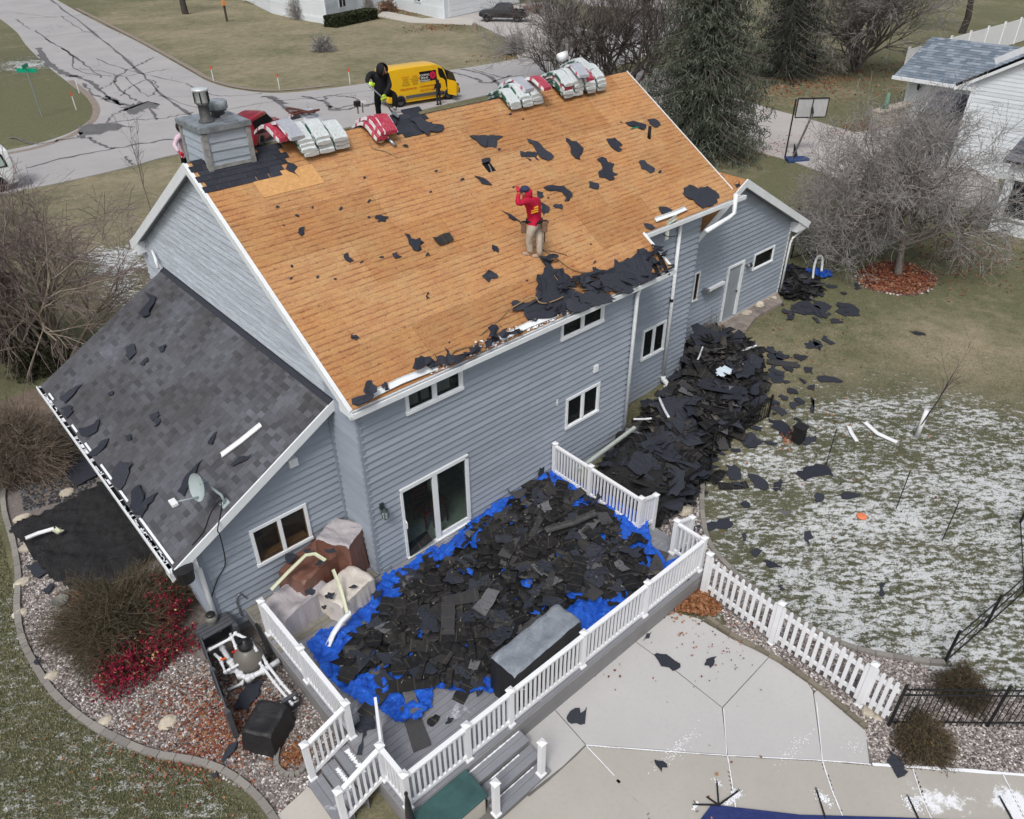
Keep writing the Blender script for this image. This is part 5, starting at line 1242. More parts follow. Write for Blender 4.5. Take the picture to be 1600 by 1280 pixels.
# ---------------------------------------------------------------- covered furniture at the left wall
draped('seat_cover','grey lined cover over a low seat beside the left railing','cover',-.62,.62,-.38,.38,DZ,DZ+.58,math.radians(12),(-1.72,.42),GREYC,GREYC,.10,5,.08,rough=.035)
draped('table_cover','crumpled brown vinyl cover over furniture below the double window','cover',-.62,.62,-.40,.36,DZ,DZ+.88,math.radians(16),(-1.05,.82),BROWNC,BROWNC,.12,6,.06,rough=.035)
draped('stack_cover','tall grey brown draped cover in the corner by the side wall','cover',-.40,.38,-.45,.36,DZ,DZ+1.18,math.radians(30),(-.27,.86),GREYC,BROWNC,.10,7,.07,rough=.035)
draped('box_cover','cream fabric covered box dusted with black scraps','cover',-.50,.50,-.36,.36,DZ,DZ+.62,math.radians(14),(-.78,-.12),BEIGEC,BEIGEC,.05,8,.03,rough=.015)
ft = [strip_mesh('cream_strap',.9,.09,.12,.05,.004,90,plain('cream_vinyl',(.60,.62,.46),.06,4,.5)),]
channel('vinyl_strip',[pz(424,922,DZ+.88),pz(450,895,DZ+1.02),pz(478,868,DZ+1.18),pz(492,866,DZ+1.2),pz(508,876,DZ+1.15)],.07,.02,plain('cream_vinyl',(.60,.62,.46),.06,4,.5),'pale yellow flexible strip laid over the brown cover','trim strip')
channel('vinyl_strip',[pz(520,890,DZ+1.12),pz(530,915,DZ+.80),pz(536,935,DZ+.70),pz(542,958,DZ+.62)],.06,.02,bpy.data.materials['cream_vinyl'],'pale yellow strip hanging down over the cream covered box','trim strip')
for i,(q,s_,z) in enumerate((((485,925),1.0,DZ+.92),((515,932),.8,DZ+.66),((507,950),.45,DZ+.64),((552,918),.4,DZ+.66),((455,872),.9,DZ+.95),((480,862),1.0,DZ+.98),((518,862),.6,DZ+1.2),((500,880),.8,DZ+1.05),((560,925),.9,DZ+.3),((590,930),1.0,DZ+.2))):
    put(scr[i],q[0],q[1],z+.03,i*.9,None,None,sc=(s_*.6,s_*.6,.7));bpy.context.scene.collection.objects[-1]
LB = ['black scrap on the brown cover','black scrap across the cream box top','small black scrap on the cream box','black scrap at the right corner of the cream box','black scrap under the left window','black scrap between window and brown cover','black scrap on the tall corner cover','black scrap beside the pale yellow strip','black felt scrap in the gap by the house corner','black felt sheet at the foot of the house corner']
for o,lb in zip([o for o in C.objects][-10:],LB): tag(o,lb,'felt scrap')
# deck storage box, umbrella, lantern, dish ---------------------------------------------------------
bx = empty('deck_box',(-1.9,-5.2,0),'cream storage box with a dark green lid in front of the deck','storage box')
MB().box((-1.93,-5.15,.28),(1.16,.56,.56)).build('box_body',plain('cream_plastic',(.50,.47,.41),.06,4,.5),bx,bevel=.02)
GLD = plain('dark_green_lid',(.035,.085,.085),.3,2.5,.55)
MB().box((-1.93,-5.15,.60),(1.24,.64,.07)).build('box_lid',GLD,bx,bevel=.025)
um = empty('closed_umbrella',(-2.60,-4.98,0),'closed black patio umbrella standing at the front corner of the deck','umbrella')
MB().lathe((-2.60,-4.95,.25),[(.03,0),(.09,.1),(.075,.55),(.055,.95),(.02,1.25),(.035,1.27),(.02,1.32)],9).build('folded_canopy',INKC,um);MB().tube([(-2.60,-4.95,0),(-2.60,-4.95,.3)],.02).build('pole',BLACKM,um)
p = py_(600,800,YM-.12);ln = empty('wall_lantern',(p.x,YM-.05,p.z),'dark green wall lantern beside the sliding glass door','lantern')
LG = plain('green_black_metal',(.028,.045,.042),.1,4,.5)
MB().box((p.x,YM-.05,p.z+.12),(.1,.05,.16)).build('back_plate',LG,ln);q = MB();q.lathe((p.x,YM-.16,p.z),[(.05,-.17),(.055,-.16),(.05,-.15)],4);q.lathe((p.x,YM-.16,p.z),[(.085,.05),(.03,.12),(.01,.15)],4)
for a in (-1,1):
    for b in (-1,1): q.bar((p.x+a*.045,YM-.16+b*.045,p.z-.16),(p.x+a*.062,YM-.16+b*.062,p.z+.06),.012,.012)
q.bar((p.x,YM-.05,p.z+.17),(p.x,YM-.16,p.z+.17),.02,.02);q.bar((p.x,YM-.16,p.z+.17),(p.x,YM-.16,p.z+.12),.02,.02,(1,0,0));q.build('lantern_frame',LG,ln);MB().lathe((p.x,YM-.16,p.z),[(.055,-.15),(.08,.05)],4).build('lantern_glass',plain('frosted_glass',(.30,.36,.36),.1,5,.2),ln)
# ================================================================ PICKET FENCE, BLACK FENCES, POSTS
PF = empty('picket_fence',(5.65,-6.9,0),'white vinyl picket fence running from the deck corner along the gravel bed','fence')
def picket_run(a,b,n,par,z=.05):
    a,b = Vector(a),Vector(b);Zv = Vector((0,0,1))
    for h in (.28,.98): MB().bar(a+Zv*h,b+Zv*h,.045,.09).build('fence_rail',VINYL,par)
    u = (b-a).normalized();s = Vector((-u.y,u.x,0))*-.035
    for i in range(n):
        p = a.lerp(b,(i+.6)/(n+.2))+s;mb = MB();w_ = .038;t = .022
        pr = [(-w_,.08),(w_,.08),(w_,1.08),(w_*.95,1.13),(w_*.45,1.17),(-w_*.45,1.17),(-w_*.95,1.13),(-w_,1.08)]
        mb.prism([p+u*x+Vector((0,0,zz+z))-s.normalized()*t/2 for x,zz in pr],s.normalized()*t);mb.build('picket',VINYL,par)
A_,B_,C_,D_ = Vector((5.70,-4.92,.03)),Vector((5.62,-6.78,.03)),Vector((5.60,-8.80,.03)),Vector((5.60,-9.36,.03))
picket_run(A_,B_,11,PF);picket_run(B_,C_,12,PF);picket_run(C_,D_,4,PF)
for p in (A_,B_,C_): post(p.x,p.y,0,1.32,PF,.11,'fence_post')
MB().box((5.74,-8.78,.55),(.10,.04,.9)).build('gate_stile',VINYL,PF);MB().box((5.86,-8.82,.45),(.02,.03,.5)).build('green_strap',plain('green_strap',(.0,.22,.10)),PF)
def metal_fence(name,label,pts,h,step,z=None,rails=(.12,.86,1.0),ph=1.12,pr=.008,spear=.1,group=None):
    p0 = pts[0];e = empty(name,(p0[0],p0[1],0),label,'fence',group)
    for a,b in zip(pts[:-1],pts[1:]):
        A,B = Vector((a[0],a[1],float(gz(a[0],a[1])) if z is None else z)),Vector((b[0],b[1],float(gz(b[0],b[1])) if z is None else z));L = (B-A).length
        for r_ in rails: MB().bar(A+Vector((0,0,h*r_)),B+Vector((0,0,h*r_)),.022,.030).build('rail',BLACKM,e)
        n = int(L/step)
        for i in range(n+1):
            p = A.lerp(B,i/n);
            if i == n and b is not pts[-1]: continue
            if i in (0,n): MB().box((p.x,p.y,p.z+h*ph/2),(.055,.055,h*ph)).build('post',BLACKM,e)
            else: MB().box((p.x,p.y,p.z+h*.54),(pr*2,pr*2,h*(1+spear)*.98)).build('picket',BLACKM,e)
    return e
bf = [(5.58,-9.42),(6.98,-10.72),(8.6,-12.2)]
metal_fence('black_fence','black aluminium picket fence at the lower right behind a bush',bf,1.15,.115,0.02)
pp1 = [tuple(pg(a,b))[:2] for a,b in [(1022,808),(1106,752),(1112,705),(1200,652)]]
metal_fence('black_fence','low black metal fence holding back the heap of torn shingles',pp1,.72,.11)
# wire fence posts and strings across the snowy lawn
wp = [(1290,728),(1400,795),(1472,845),(1178,660),(1585,920)]
for i,(a,b) in enumerate(wp[:4]):
    p = pg(a,b);lb = ['thin black wire fence post in the snowy lawn beside the torn felt sheet','thin black wire fence post in the middle of the snowy lawn','thin black wire fence post nearest the right end of the snowy lawn','thin black wire fence post close to the black shingle heap'][i]
    e = empty('fence_post',p,lb,'fence post','thin black posts of the wire fence');MB().tube([p+Vector((0,0,-.1)),p+Vector((.02,0,1.25))],.014,6).build('rod',BLACKM,e)
p0 = pg(1476,1035);p1 = pg(1600,925)
wf = metal_fence('wire_fence','rusty black wire fence corner at the right edge of the snowy lawn',[(p0.x,p0.y),((p0.x+p1.x)/2,(p0.y+p1.y)/2),(p1.x,p1.y),(p1.x+2.2,p1.y+.9)],.9,.5,None,rails=(.02,.5,.95),pr=.005,spear=0)
# ================================================================ HEAP OF TORN SHINGLES IN THE SIDE BED
hp2 = [(1072,528),(1110,520),(1192,542),(1198,600),(1188,640),(1140,672),(1110,700),(1104,740),(1062,775),(1026,796),(985,765),(925,735),(945,690),(985,645),(1030,610),(1062,585)]
H2 = [tuple(pz(a,b,.75))[:2] for a,b in hp2];H2 = [(x,min(y,YM-.08 if x < XJ else YR-.08)) if x < XS else (x,y) for x,y in H2]
def m2(X,Y):
    ins = in_poly(X,Y,H2);d = np.where(ins,dist_poly(X,Y,H2),0)
    return gz(X,Y)+.62*smooth(d,0,.55)+.30*(fbm(X,Y,1.1,41,3)-.35)*smooth(d,0,.6)
H2e = [((x-10.6)*1.03+10.6,(y+.6)*1.04-.6) for x,y in H2]
o = sheet('shingle_heap',H2,.06,m2,INKC,smooth=False);tag(o,kind='stuff')
r = random.Random(101);P = rand_in(H2,190,.03);hz_ = m2(P[:,0],P[:,1])
big = [scrap_mesh('felt_scrap',blob_poly(random.Random(i+50),r.uniform(.6,1.3),r.uniform(.4,.9),16,.25),.006,FELT,.10,i) for i in range(9)]
def zone2(x,y): return 'beside the garage end' if x > 12.6 else 'in the middle of the side bed' if x > 9.6 else 'next to the deck railing'
for i,(x,y) in enumerate(P):
    k = r.random()
    if k < .26: me,c_,s_ = r.choice(big),'felt scrap','large ragged felt sheet in the tall heap'
    elif k < .75: me,c_,s_ = r.choice(strips),'shingle strip','dark shingle strip in the tall shingle heap'
    else: me,c_,s_ = r.choice(shorts),'shingle piece','short shingle piece in the tall shingle heap'
    zn = zone2(x,y);o = link(me.name.split('.')[0],me,None,(x,y,hz_[i]+r.uniform(.02,.12)),(r.gauss(0,.22),r.gauss(0,.22),r.uniform(0,6.3)))
    o.scale = (1.0,)*3;tag(o,f'{s_} {zn}',c_,f'{c_}s in the tall heap {zn}')
rubble('shingle_rubble',H2,1500,lambda X,Y: m2(X,Y)+rng.uniform(0,.08,X.shape),(.05,.20),tilt=.4)
# black mesh drape in the near part of the heap
def dz_(X,Y): return m2(X,Y)+.12+.10*np.abs(fbm(X,Y,.5,60,3)-.5)
dr_ = [tuple(pz(a,b,1.0))[:2] for a,b in [(940,720),(975,672),(1030,668),(1040,720),(1030,760),(985,745)]]
o = sheet('black_mesh_drape',[(x,min(y,.0)) for x,y in dr_],.07,dz_,BLACKC,smooth=False);tag(o,'draped black fabric covering the near end of the shingle heap','fabric')
# pale downspout lying up out of the heap
a = pz(905,733,1.35);b = pz(992,668,1.15)
tag(MB().bar(a,b,.09,.06).build('loose_downspout',plain('grey_green_aluminium',(.42,.46,.42),.15,5,.45),None),'long pale downspout leaning from the deck railing across the shingle heap','downspout')
def bent(nm,pix,z,r_,mat,label,cat,k=6):
    P = [pz(a,b,z[i] if hasattr(z,'__len__') else z) for i,(a,b) in enumerate(pix)];return tag(MB().tube(curve_pts(P,5),r_,k).build(nm,mat,None,True),label,cat)
bent('gutter_piece',[(1148,552),(1165,546),(1182,540)],1.15,.035,WHITE,'white bent trim piece at the far corner of the shingle heap','trim piece')
bent('gutter_piece',[(1030,622),(1038,640),(1045,652)],1.25,.04,PVC,'short pale gutter piece in the middle of the shingle heap','trim piece');bent('gutter_piece',[(1098,542),(1093,556),(1088,566)],1.2,.03,PVC,'crumpled pale strip near the far left of the shingle heap','trim piece')
bent('gutter_piece',[(990,655),(1005,655),(1018,654)],1.2,.03,PVC,'thin pale strip lying by the downspout foot','trim piece')
bent('gutter_piece',[(1160,570),(1170,572),(1178,574)],1.2,.03,WHITE,'small white strip right of the plastic sheet','trim piece')
pls = [tuple(pz(a,b,1.35))[:2] for a,b in [(1120,574),(1132,570),(1144,574),(1142,582),(1130,586),(1119,584)]]
tag(sheet('plastic_sheet',pls,.05,lambda X,Y: m2(X,Y)*0+1.32+.1*(fbm(X,Y,.3,3)-.5),plain('pale_blue_plastic',(.60,.70,.78),.1,4,.3),smooth=False),'crumpled pale blue plastic sheet on top of the shingle heap','plastic sheet')
# sack-like tub beside wall behind the railing
MB_ = MB().lathe((pz(955,680,.6).x,-.25,.05),[(.16,0),(.2,.1),(.2,.75),(.17,.8),(.15,.78)],14);tag(MB_.build('black_bin',RUBBER,None,True),'round black bin against the wall behind the deck railing','bin')
# stones by the garage door
r = random.Random(5)
def rock(px,py,s,label,seed):
    rr_ = random.Random(seed);p = pg(px,py);bm = MB();n = 9;
    prof = [(s*.75,0),(s*1.0,s*.25),(s*.85,s*.5),(s*.4,s*.62)];bm.lathe((p.x,p.y,p.z-.02),prof,n)
    bm.v = [Vector((p.x+(v.x-p.x)*(1+.25*noise.noise(v*3+Vector((seed,0,0)))),p.y+(v.y-p.y)*.75*(1+.25*noise.noise(v*3+Vector((0,seed,0)))),v.z*(1+.15*noise.noise(v*4)))) for v in bm.v]
    return tag(bm.build('boulder',ROCKM,None),label,'boulder')
for i,(a,b,s,lb) in enumerate([(35,812,.22,'pale flat boulder against the upper left bed edging'),(42,858,.2,'white boulder left of the black fabric'),(35,912,.2,'pale boulder on the left gravel near the edging'),(32,960,.18,'pale boulder lowest of the three by the left edging'),(78,1060,.18,'grey boulder by the edging below the big bush'),(165,1128,.16,'small boulder by the edging under the red shrub'),(105,772,.22,'flat stone in the dark gravel near the lean-to corner'),
    (1357,1112,.18,'tan boulder at the end of the picket fence'),(1372,1120,.14,'pale grey boulder behind the tan one at the picket fence'),(1352,1125,.1,'little stone on the leaves by the patio corner'),(1070,800,.26,'flat grey stepping stone beside the right deck steps'),(1165,492,.3,'flat stepping stone nearest the garage side door'),(1185,480,.3,'flat stepping stone second from the garage door'),(1205,470,.26,'flat stepping stone near the garage corner'),(264,1130,.2,'tan boulder among red leaves')]): rock(a,b,s,lb,i)
flat('door_path',[tuple(pg(a,b))[:2] for a,b in [(1125,508),(1150,494),(1215,462),(1222,476),(1180,500),(1165,520),(1140,524)]],.52,plain('stone_path',(.22,.19,.17),.4,3,.9,coord='World'),thick=.3,kind='structure')
# ================================================================ FELT SCRAPS ON THE LAWN (traced)
def ragged(pix,proj_,seed,jag=.035):
    jag *= 1.35
    rr_ = random.Random(seed);P = [proj_(a,b) for a,b in pix];out = []
    for i in range(len(P)):
        a,b = P[i],P[(i+1) % len(P)];n = max(2,int((b-a).length/.11));d = (b-a)
        perp = Vector((-d.y,d.x,0)).normalized()
        for k in range(n): out.append(a+d*(k/n)+perp*(rr_.gauss(0,jag) if k else rr_.gauss(0,jag*.4)))
    return out
def scrap(nm,P,nrm,th,label,cat='felt scrap',mat=None,lift=.012,group=None,seed=0,tilt=.0):
    """flat torn sheet lying on a surface, slightly curled"""
    rr_ = random.Random(seed);c = sum(P,Vector())/len(P);mb = MB();n = len(P)
    up = [lift+abs(rr_.gauss(0,tilt)) for _ in P]
    lo = [p+nrm*(u) for p,u in zip(P,up)];mb.v = lo+[p+nrm*th for p in lo]+[c+nrm*(lift+th+tilt)]
    for i in range(n): j = (i+1) % n;mb.f += [(i,j,n+j,n+i)]
    mb.f += [tuple(range(n-1,-1,-1)),tuple(range(n,2*n))];mb.v.pop()
    o = mb.build(nm,mat or FELT,None);return tag(o,label,cat,group)
UPV = Vector((0,0,1))
def box_scrap(cx,cy,w_,h_,seed,n=9,ang=0):
    rr_ = random.Random(seed);out = []
    for i in range(n):
        t = 2*PI*i/n;k = rr_.uniform(.6,1.15);x,y = w_/2*k*math.cos(t),h_/2*k*math.sin(t);out.append((cx+x*math.cos(ang)-y*math.sin(ang),cy+x*math.sin(ang)+y*math.cos(ang)))
    return out
lawn_s = [([(1200,655),(1225,660),(1240,675),(1228,685),(1212,672)],'felt sheet just beside the round black post stump'),([(1250,690),(1262,684),(1276,682),(1275,692),(1258,698)],'felt sheet to the right of the black stump'),
 ([(1157,690),(1175,676),(1190,690),(1208,690),(1206,697),(1180,694),(1165,700)],'felt sheet shaped like a wing near the low black fence'),([(1243,742),(1262,730),(1290,728),(1302,745),(1285,744),(1270,748),(1258,754)],'large felt sheet at the foot of a wire fence post'),([(1168,742),(1185,744),(1200,758),(1195,768),(1178,762)],'oval felt sheet among three near the stone edging'),
 ([(1207,755),(1220,750),(1231,756),(1220,762),(1208,762)],'small oval felt piece right of the oval sheet'),([(1134,728),(1148,727),(1160,745),(1155,752),(1140,748)],'folded felt piece at the edge of the low black fence'),([(1312,774),(1325,770),(1346,773),(1335,779),(1318,781)],'flat felt sliver in the middle of the snowy lawn'),([(1272,776),(1286,774),(1284,785),(1276,786)],'little felt square in the middle of the snowy lawn'),
 ([(1098,820),(1120,818),(1130,812),(1140,810),(1146,820),(1135,828),(1118,828),(1102,832)],'long felt piece beside the right deck steps'),([(1256,832),(1266,830),(1270,842),(1264,852),(1256,846)],'upright felt piece alone in the near snowy lawn'),([(1170,864),(1182,858),(1192,862),(1184,870),(1174,868)],'pointed felt piece near the curved edging'),([(1192,876),(1210,880),(1222,888),(1212,888),(1196,884)],'slanted felt sliver near the curved edging'),
 ([(1374,915),(1384,914),(1382,930),(1376,934)],'small dark felt piece near the far end of the lawn'),([(1215,918),(1225,916),(1226,922),(1217,923)],'tiny felt piece beside the curved edging'),([(1158,836),(1166,834),(1166,846),(1160,848)],'small felt piece between the steps and the edging'),([(1160,785),(1172,788),(1170,796),(1160,792)],'small round felt piece on the near lawn'),([(1076,828),(1095,822),(1092,834),(1080,834)],'felt piece behind the deck corner'),
 ([(1240,555),(1262,558),(1266,556),(1252,566),(1236,560)],'felt lens on the green lawn below the garage'),([(1205,548),(1222,552),(1234,560),(1212,566),(1198,558)],'felt sheet beside the green lawn lens'),([(1270,530),(1284,536),(1280,550),(1272,540)],'narrow upright felt strip on the green lawn'),([(1286,525),(1304,538),(1296,540),(1284,532)],'narrow slanted felt strip on the green lawn'),([(1256,538),(1274,536),(1282,540),(1268,546),(1258,544)],'oval felt sheet in the green lawn'),
 ([(1270,470),(1290,474),(1300,480),(1285,490),(1272,482)],'felt sheet in the cluster below the crab apple'),([(1314,480),(1328,476),(1342,486),(1345,494),(1322,496),(1308,490)],'largest felt sheet of the cluster toward the crab apple'),([(1296,500),(1318,500),(1312,506),(1298,506)],'felt sheet lowest in the cluster'),([(1236,478),(1262,470),(1280,482),(1290,498),(1262,492),(1240,490)],'wide felt sheet in the cluster off the garage corner'),([(1420,518),(1436,520),(1447,525),(1430,524)],'single felt sliver far out on the lawn'),
 ([(1276,590),(1290,588),(1312,594),(1318,598),(1296,598),(1284,598)],'felt sheet where the grass turns snowy'),([(1256,574),(1270,576),(1270,586),(1260,584)],'small felt square above the snowy grass'),([(1262,604),(1272,602),(1272,612),(1264,610)],'little felt piece at the edge of the snow'),([(1266,622),(1270,630),(1272,648),(1266,640)],'thin upright felt piece on snowy grass'),([(1234,630),(1248,630),(1244,640),(1236,638)],'small felt piece on snowy grass'),
 ([(1204,624),(1214,628),(1226,642),(1232,648),(1222,652),(1206,640)],'folded felt sheet beside the heap corner'),([(1205,568),(1215,580),(1226,582),(1224,598),(1208,600),(1200,585)],'felt sheet at the heap edge by the lawn'),([(1208,550),(1222,566),(1234,572),(1228,574),(1212,562)],'narrow felt sliver beside the heap'),([(1334,446),(1340,444),(1346,452),(1338,454)],'small felt piece beside the mulch ring'),([(1262,398),(1272,396),(1280,406),(1272,410)],'grey felt piece behind the garage corner'),
 ([(1010,990),(1018,988),(1015,998),(1004,1003)],'notched black felt scrap nearest the deck on the patio'),([(1022,1024),(1032,1023),(1050,1028),(1063,1038),(1058,1046),(1045,1044),(1028,1032)],'large teardrop felt scrap across the patio joint'),([(1101,1034),(1108,1030),(1118,1026),(1116,1034),(1110,1044),(1103,1040)],'winged felt scrap at the right of the patio'),([(886,1118),(898,1108),(906,1114),(918,1105),(914,1133),(900,1132),(886,1128)],'jagged felt scrap on the patio in front of the deck'),([(1022,1188),(1036,1190),(1043,1200),(1034,1207),(1026,1198)],'felt scrap on the pool deck slab'),([(1386,1172),(1400,1182),(1414,1196),(1420,1208),(1404,1216),(1392,1200)],'felt scrap under the bush at the pool deck')]
for i,(pp_,lb) in enumerate(lawn_s):
    pj_ = (lambda a,b: pz(a,b,.055)) if i >= 38 else pg
    scrap('felt_scrap',ragged(pp_,pj_,i,.03),UPV,.012,'dark '+lb if not lb.startswith(('dark','notched','jagged','winged','large tear')) else lb,seed=i,lift=.03 if i < 38 else .01)
r = random.Random(31)
for nm_,(c0,c1,c2,c3),n in (('scattered on the grass off the garage corner',(1215,430,110,75),36),('scattered on the lawn along the shingle heap',(1195,540,60,120),18),('scattered in the snow beside the low black fence',(1110,660,110,110),14)):
    for i in range(n):
        a,b = c0+r.random()*c2,c1+r.random()*c3;s = r.uniform(5,17);q = box_scrap(a,b,s*1.5,s*.5,r.random(),8,r.uniform(-.3,.8))
        scrap('felt_scrap',ragged(q,pg,i,.02),UPV,.01,f'small black felt scraps {nm_}',group=f'small felt scraps {nm_}',lift=.04+.02*r.random())
tag(put(MS,1240,790,.1,math.radians(-8),'straight dark shingle strip in the snow with a pale line','shingle strip'),None);put(shorts[2],1082,776,.1,.3,'square shingle piece on the gravel beside the low fence','shingle piece',sc=(1.3,1.3,1));put(strips[0],1145,760,.1,-.7,'shingle strip at the lower end of the low black fence','shingle strip');put(strips[3],1120,745,.12,.1,'shingle strip crossing the concrete edging','shingle strip');put(strips[4],1222,568,.45,-1.0,'long shingle strip on grass beside the heap','shingle strip')
# black stump, drainpipe lengths, disc toy
p = pg(1246,690);e = empty('black_stump',p,'short black perforated drain stand with orange leaves in the snow','drain stand');MB().box((p.x,p.y,p.z+.25),(.28,.28,.5)).build('stand_body',BLACKM,e);MB().box((p.x,p.y,p.z+.53),(.34,.34,.05)).build('stand_lid',BLACKM,e)
litter('fallen_leaves',(1235,684),60,(.22,.12),.08,LITTER)
tag(MB().lathe(pg(1346,808)+Vector((0,0,.02)),[(.13,0),(.13,.02),(.1,.03)],16).build('flying_disc',plain('orange_disc',(.75,.22,.10)),None,True),'small orange disc lying in the snowy lawn','disc')
channel('gutter_section',[pg(1325,668)+Vector((0,0,.05)),pg(1330,680)+Vector((0,0,.05)),pg(1338,692)+Vector((0,0,.05))],.10,.03,VINYL,'short white gutter length lying in the snow','gutter piece');channel('gutter_section',[pg(1350,662)+Vector((0,0,.05)),pg(1370,680)+Vector((0,0,.05)),pg(1400,694)+Vector((0,0,.05))],.12,.03,VINYL,'long white gutter length lying near the young tree','gutter piece')
# blue tarp at garage corner
bt = [[(1219,414),(1236,416),(1243,424),(1228,426),(1217,424)],[(1250,422),(1270,424),(1300,426),(1300,434),(1285,438),(1268,434),(1252,430)],[(1215,446),(1224,452),(1240,452),(1242,460),(1222,458),(1214,460)]]
for i,q in enumerate(bt):
    P_ = [tuple(pg(a,b))[:2] for a,b in q];tag(sheet('blue_tarp',P_,.08,lambda X,Y: gz(X,Y)+.05+wr(X,Y)*.6,TARP,smooth=False),['blue tarp strip nearest the wall at the garage corner','blue tarp spread on the grass past the white ring','blue tarp scrap at the foot of the garage downspout'][i],'tarp')
q = [tuple(pg(a,b))[:2] for a,b in [(1217,426),(1240,424),(1262,436),(1280,450),(1272,466),(1240,470),(1220,462)]]
rubble('shingle_rubble',q,420,lambda X,Y: gz(X,Y)+.05+rng.uniform(0,.2,X.shape),(.08,.26));
for i in range(26):
    a,b = rand_in(q,1)[0];k_ = r.random();me = r.choice(strips) if k_ < .5 else r.choice(scr);o = link(me.name.split('.')[0],me,None,(a,b,.55+r.random()*.15),(r.gauss(0,.15),r.gauss(0,.15),r.random()*6));tag(o,('dark shingle strip' if k_ < .5 else 'black felt scrap')+' in the small heap at the garage corner','shingle strip' if k_ < .5 else 'felt scrap',('shingle strips' if k_ < .5 else 'felt scraps')+' in the heap at the garage corner')
P_ = [pg(1268,444)+Vector((0,0,.2)),pg(1268,434)+Vector((0,0,.5)),pg(1272,426)+Vector((0,0,.7)),pg(1279,428)+Vector((0,0,.7)),pg(1280,438)+Vector((0,0,.4))]
tag(MB().tube(curve_pts(P_,6),.05,6).build('bent_gutter',WHITE,None,True),'curled white gutter piece standing on the heap at the garage corner','gutter piece')
# kennel behind the garage, wall fittings
k0 = pg(1236,404);k1 = pg(1262,396);metal_fence('wire_kennel','black framed wire kennel panel behind the garage corner',[(k0.x,k0.y),(k1.x,k1.y),(k1.x+1.5,k1.y+1.6)],1.25,.3,.4,rails=(.03,.5,.98),pr=.005,spear=-.02,ph=1.0)
p = py_(1128,443,YG-.2);hr = empty('awning_box',p,'white awning arm bracket folded on the garage wall beside the door','bracket');MB().bar(py_(1102,456,YG-.15),py_(1131,441,YG-.15),.12,.09).build('bracket_arm',WHITE,hr);MB().box(tuple(py_(1103,455,YG-.15)),(.14,.2,.16)).build('end_cap',GREYM,hr);MB().bar(py_(1108,459,YG-.2),py_(1128,448,YG-.2),.05,.05).build('rail',GREYM,hr)
p = py_(1170,415,YG-.14);fl_ = empty('flood_light',p,'small grey flood light between garage door and window','light');MB().lathe(p,[(.05,-.06),(.07,.0),(.03,.06)],10).build('lamp_head',GREYM,fl_,True);MB().bar(p,p+Vector((.0,.12,.02)),.04,.04).build('arm',GREYM,fl_);MB().lathe(p+Vector((.16,0,-.02)),[(.04,-.06),(.06,0),(.02,.06)],10).build('lamp_head',BLACKM,fl_,True)
# ================================================================ LEAN-TO ROOF: scraps, dish, strip
lean = [([(218,492),(236,472),(228,458),(246,468),(240,482),(236,494),(224,498)],'winged felt scrap near the top of the lower dark roof'),([(200,545),(212,538),(214,552),(204,566)],'pointed felt scrap in the middle of the lower roof'),([(126,672),(150,664),(158,656),(154,676),(138,684),(128,682)],'felt scrap curling above the gutter'),([(140,712),(155,700),(172,686),(168,700),(150,714)],'long felt scrap over the lower gutter'),([(176,740),(190,722),(208,726),(200,748),(190,768),(178,756)],'wide felt scrap over the gutter bend'),
 ([(208,770),(222,758),(228,772),(224,790),(232,798),(222,812),(206,796)],'olive felt patch at the lower gutter'),([(222,790),(248,770),(240,784),(232,798)],'thin felt wedge left of the dish'),([(236,650),(250,644),(252,650),(240,660)],'felt lens centre of the lower roof'),([(242,662),(252,655),(250,664),(243,668)],'small felt lens below the other lens'),([(280,770),(295,745),(318,720),(300,752),(290,778)],'long felt strip behind the satellite dish'),([(362,728),(375,716),(398,712),(385,722),(366,730)],'felt strip near the rake of the lower roof'),([(96,622),(110,612),(130,602),(118,618),(104,632)],'felt scrap at the far end of the gutter'),([(196,682),(206,680),(208,688),(200,690)],'small felt scrap above the gutter'),([(170,616),(180,612),(178,618),(172,620)],'tiny felt scrap on the lower roof left part'),([(250,545),(262,540),(258,550),(252,552)],'tiny felt scrap upper middle of the lower roof'),([(326,692),(336,680),(340,676),(334,696)],'felt sliver above the white strip'),([(222,570),(232,560),(234,566),(226,572)],'small dark felt lump on the lower roof'),([(98,640),(112,634),(118,644),(106,656)],'felt scrap bridging the gutter far end')]
for i,(q,lb) in enumerate(lean): scrap('felt_scrap',ragged(q,plr,i+300,.02),lN,.012,lb,seed=i,lift=.03,tilt=.02)
channel('white_strip',[plr(346,712,.04),plr(376,690,.05),plr(408,664,.04)],.12,.03,VINYL,'white metal strip lying on the lower dark roof','trim strip',up=lN)
r = random.Random(4)
sn_ = MB()
for k in range(60):
    y = 1.1+r.random()*8.5 if k > 30 else 1.1+r.random()*2.6;sn_.box((LX0-.06+r.uniform(-.03,.03),y,LZ0-.045),(.09*r.uniform(.4,1),r.uniform(.05,.3),.02))
tag(sn_.build('gutter_snow',SNOWM,None),kind='stuff')
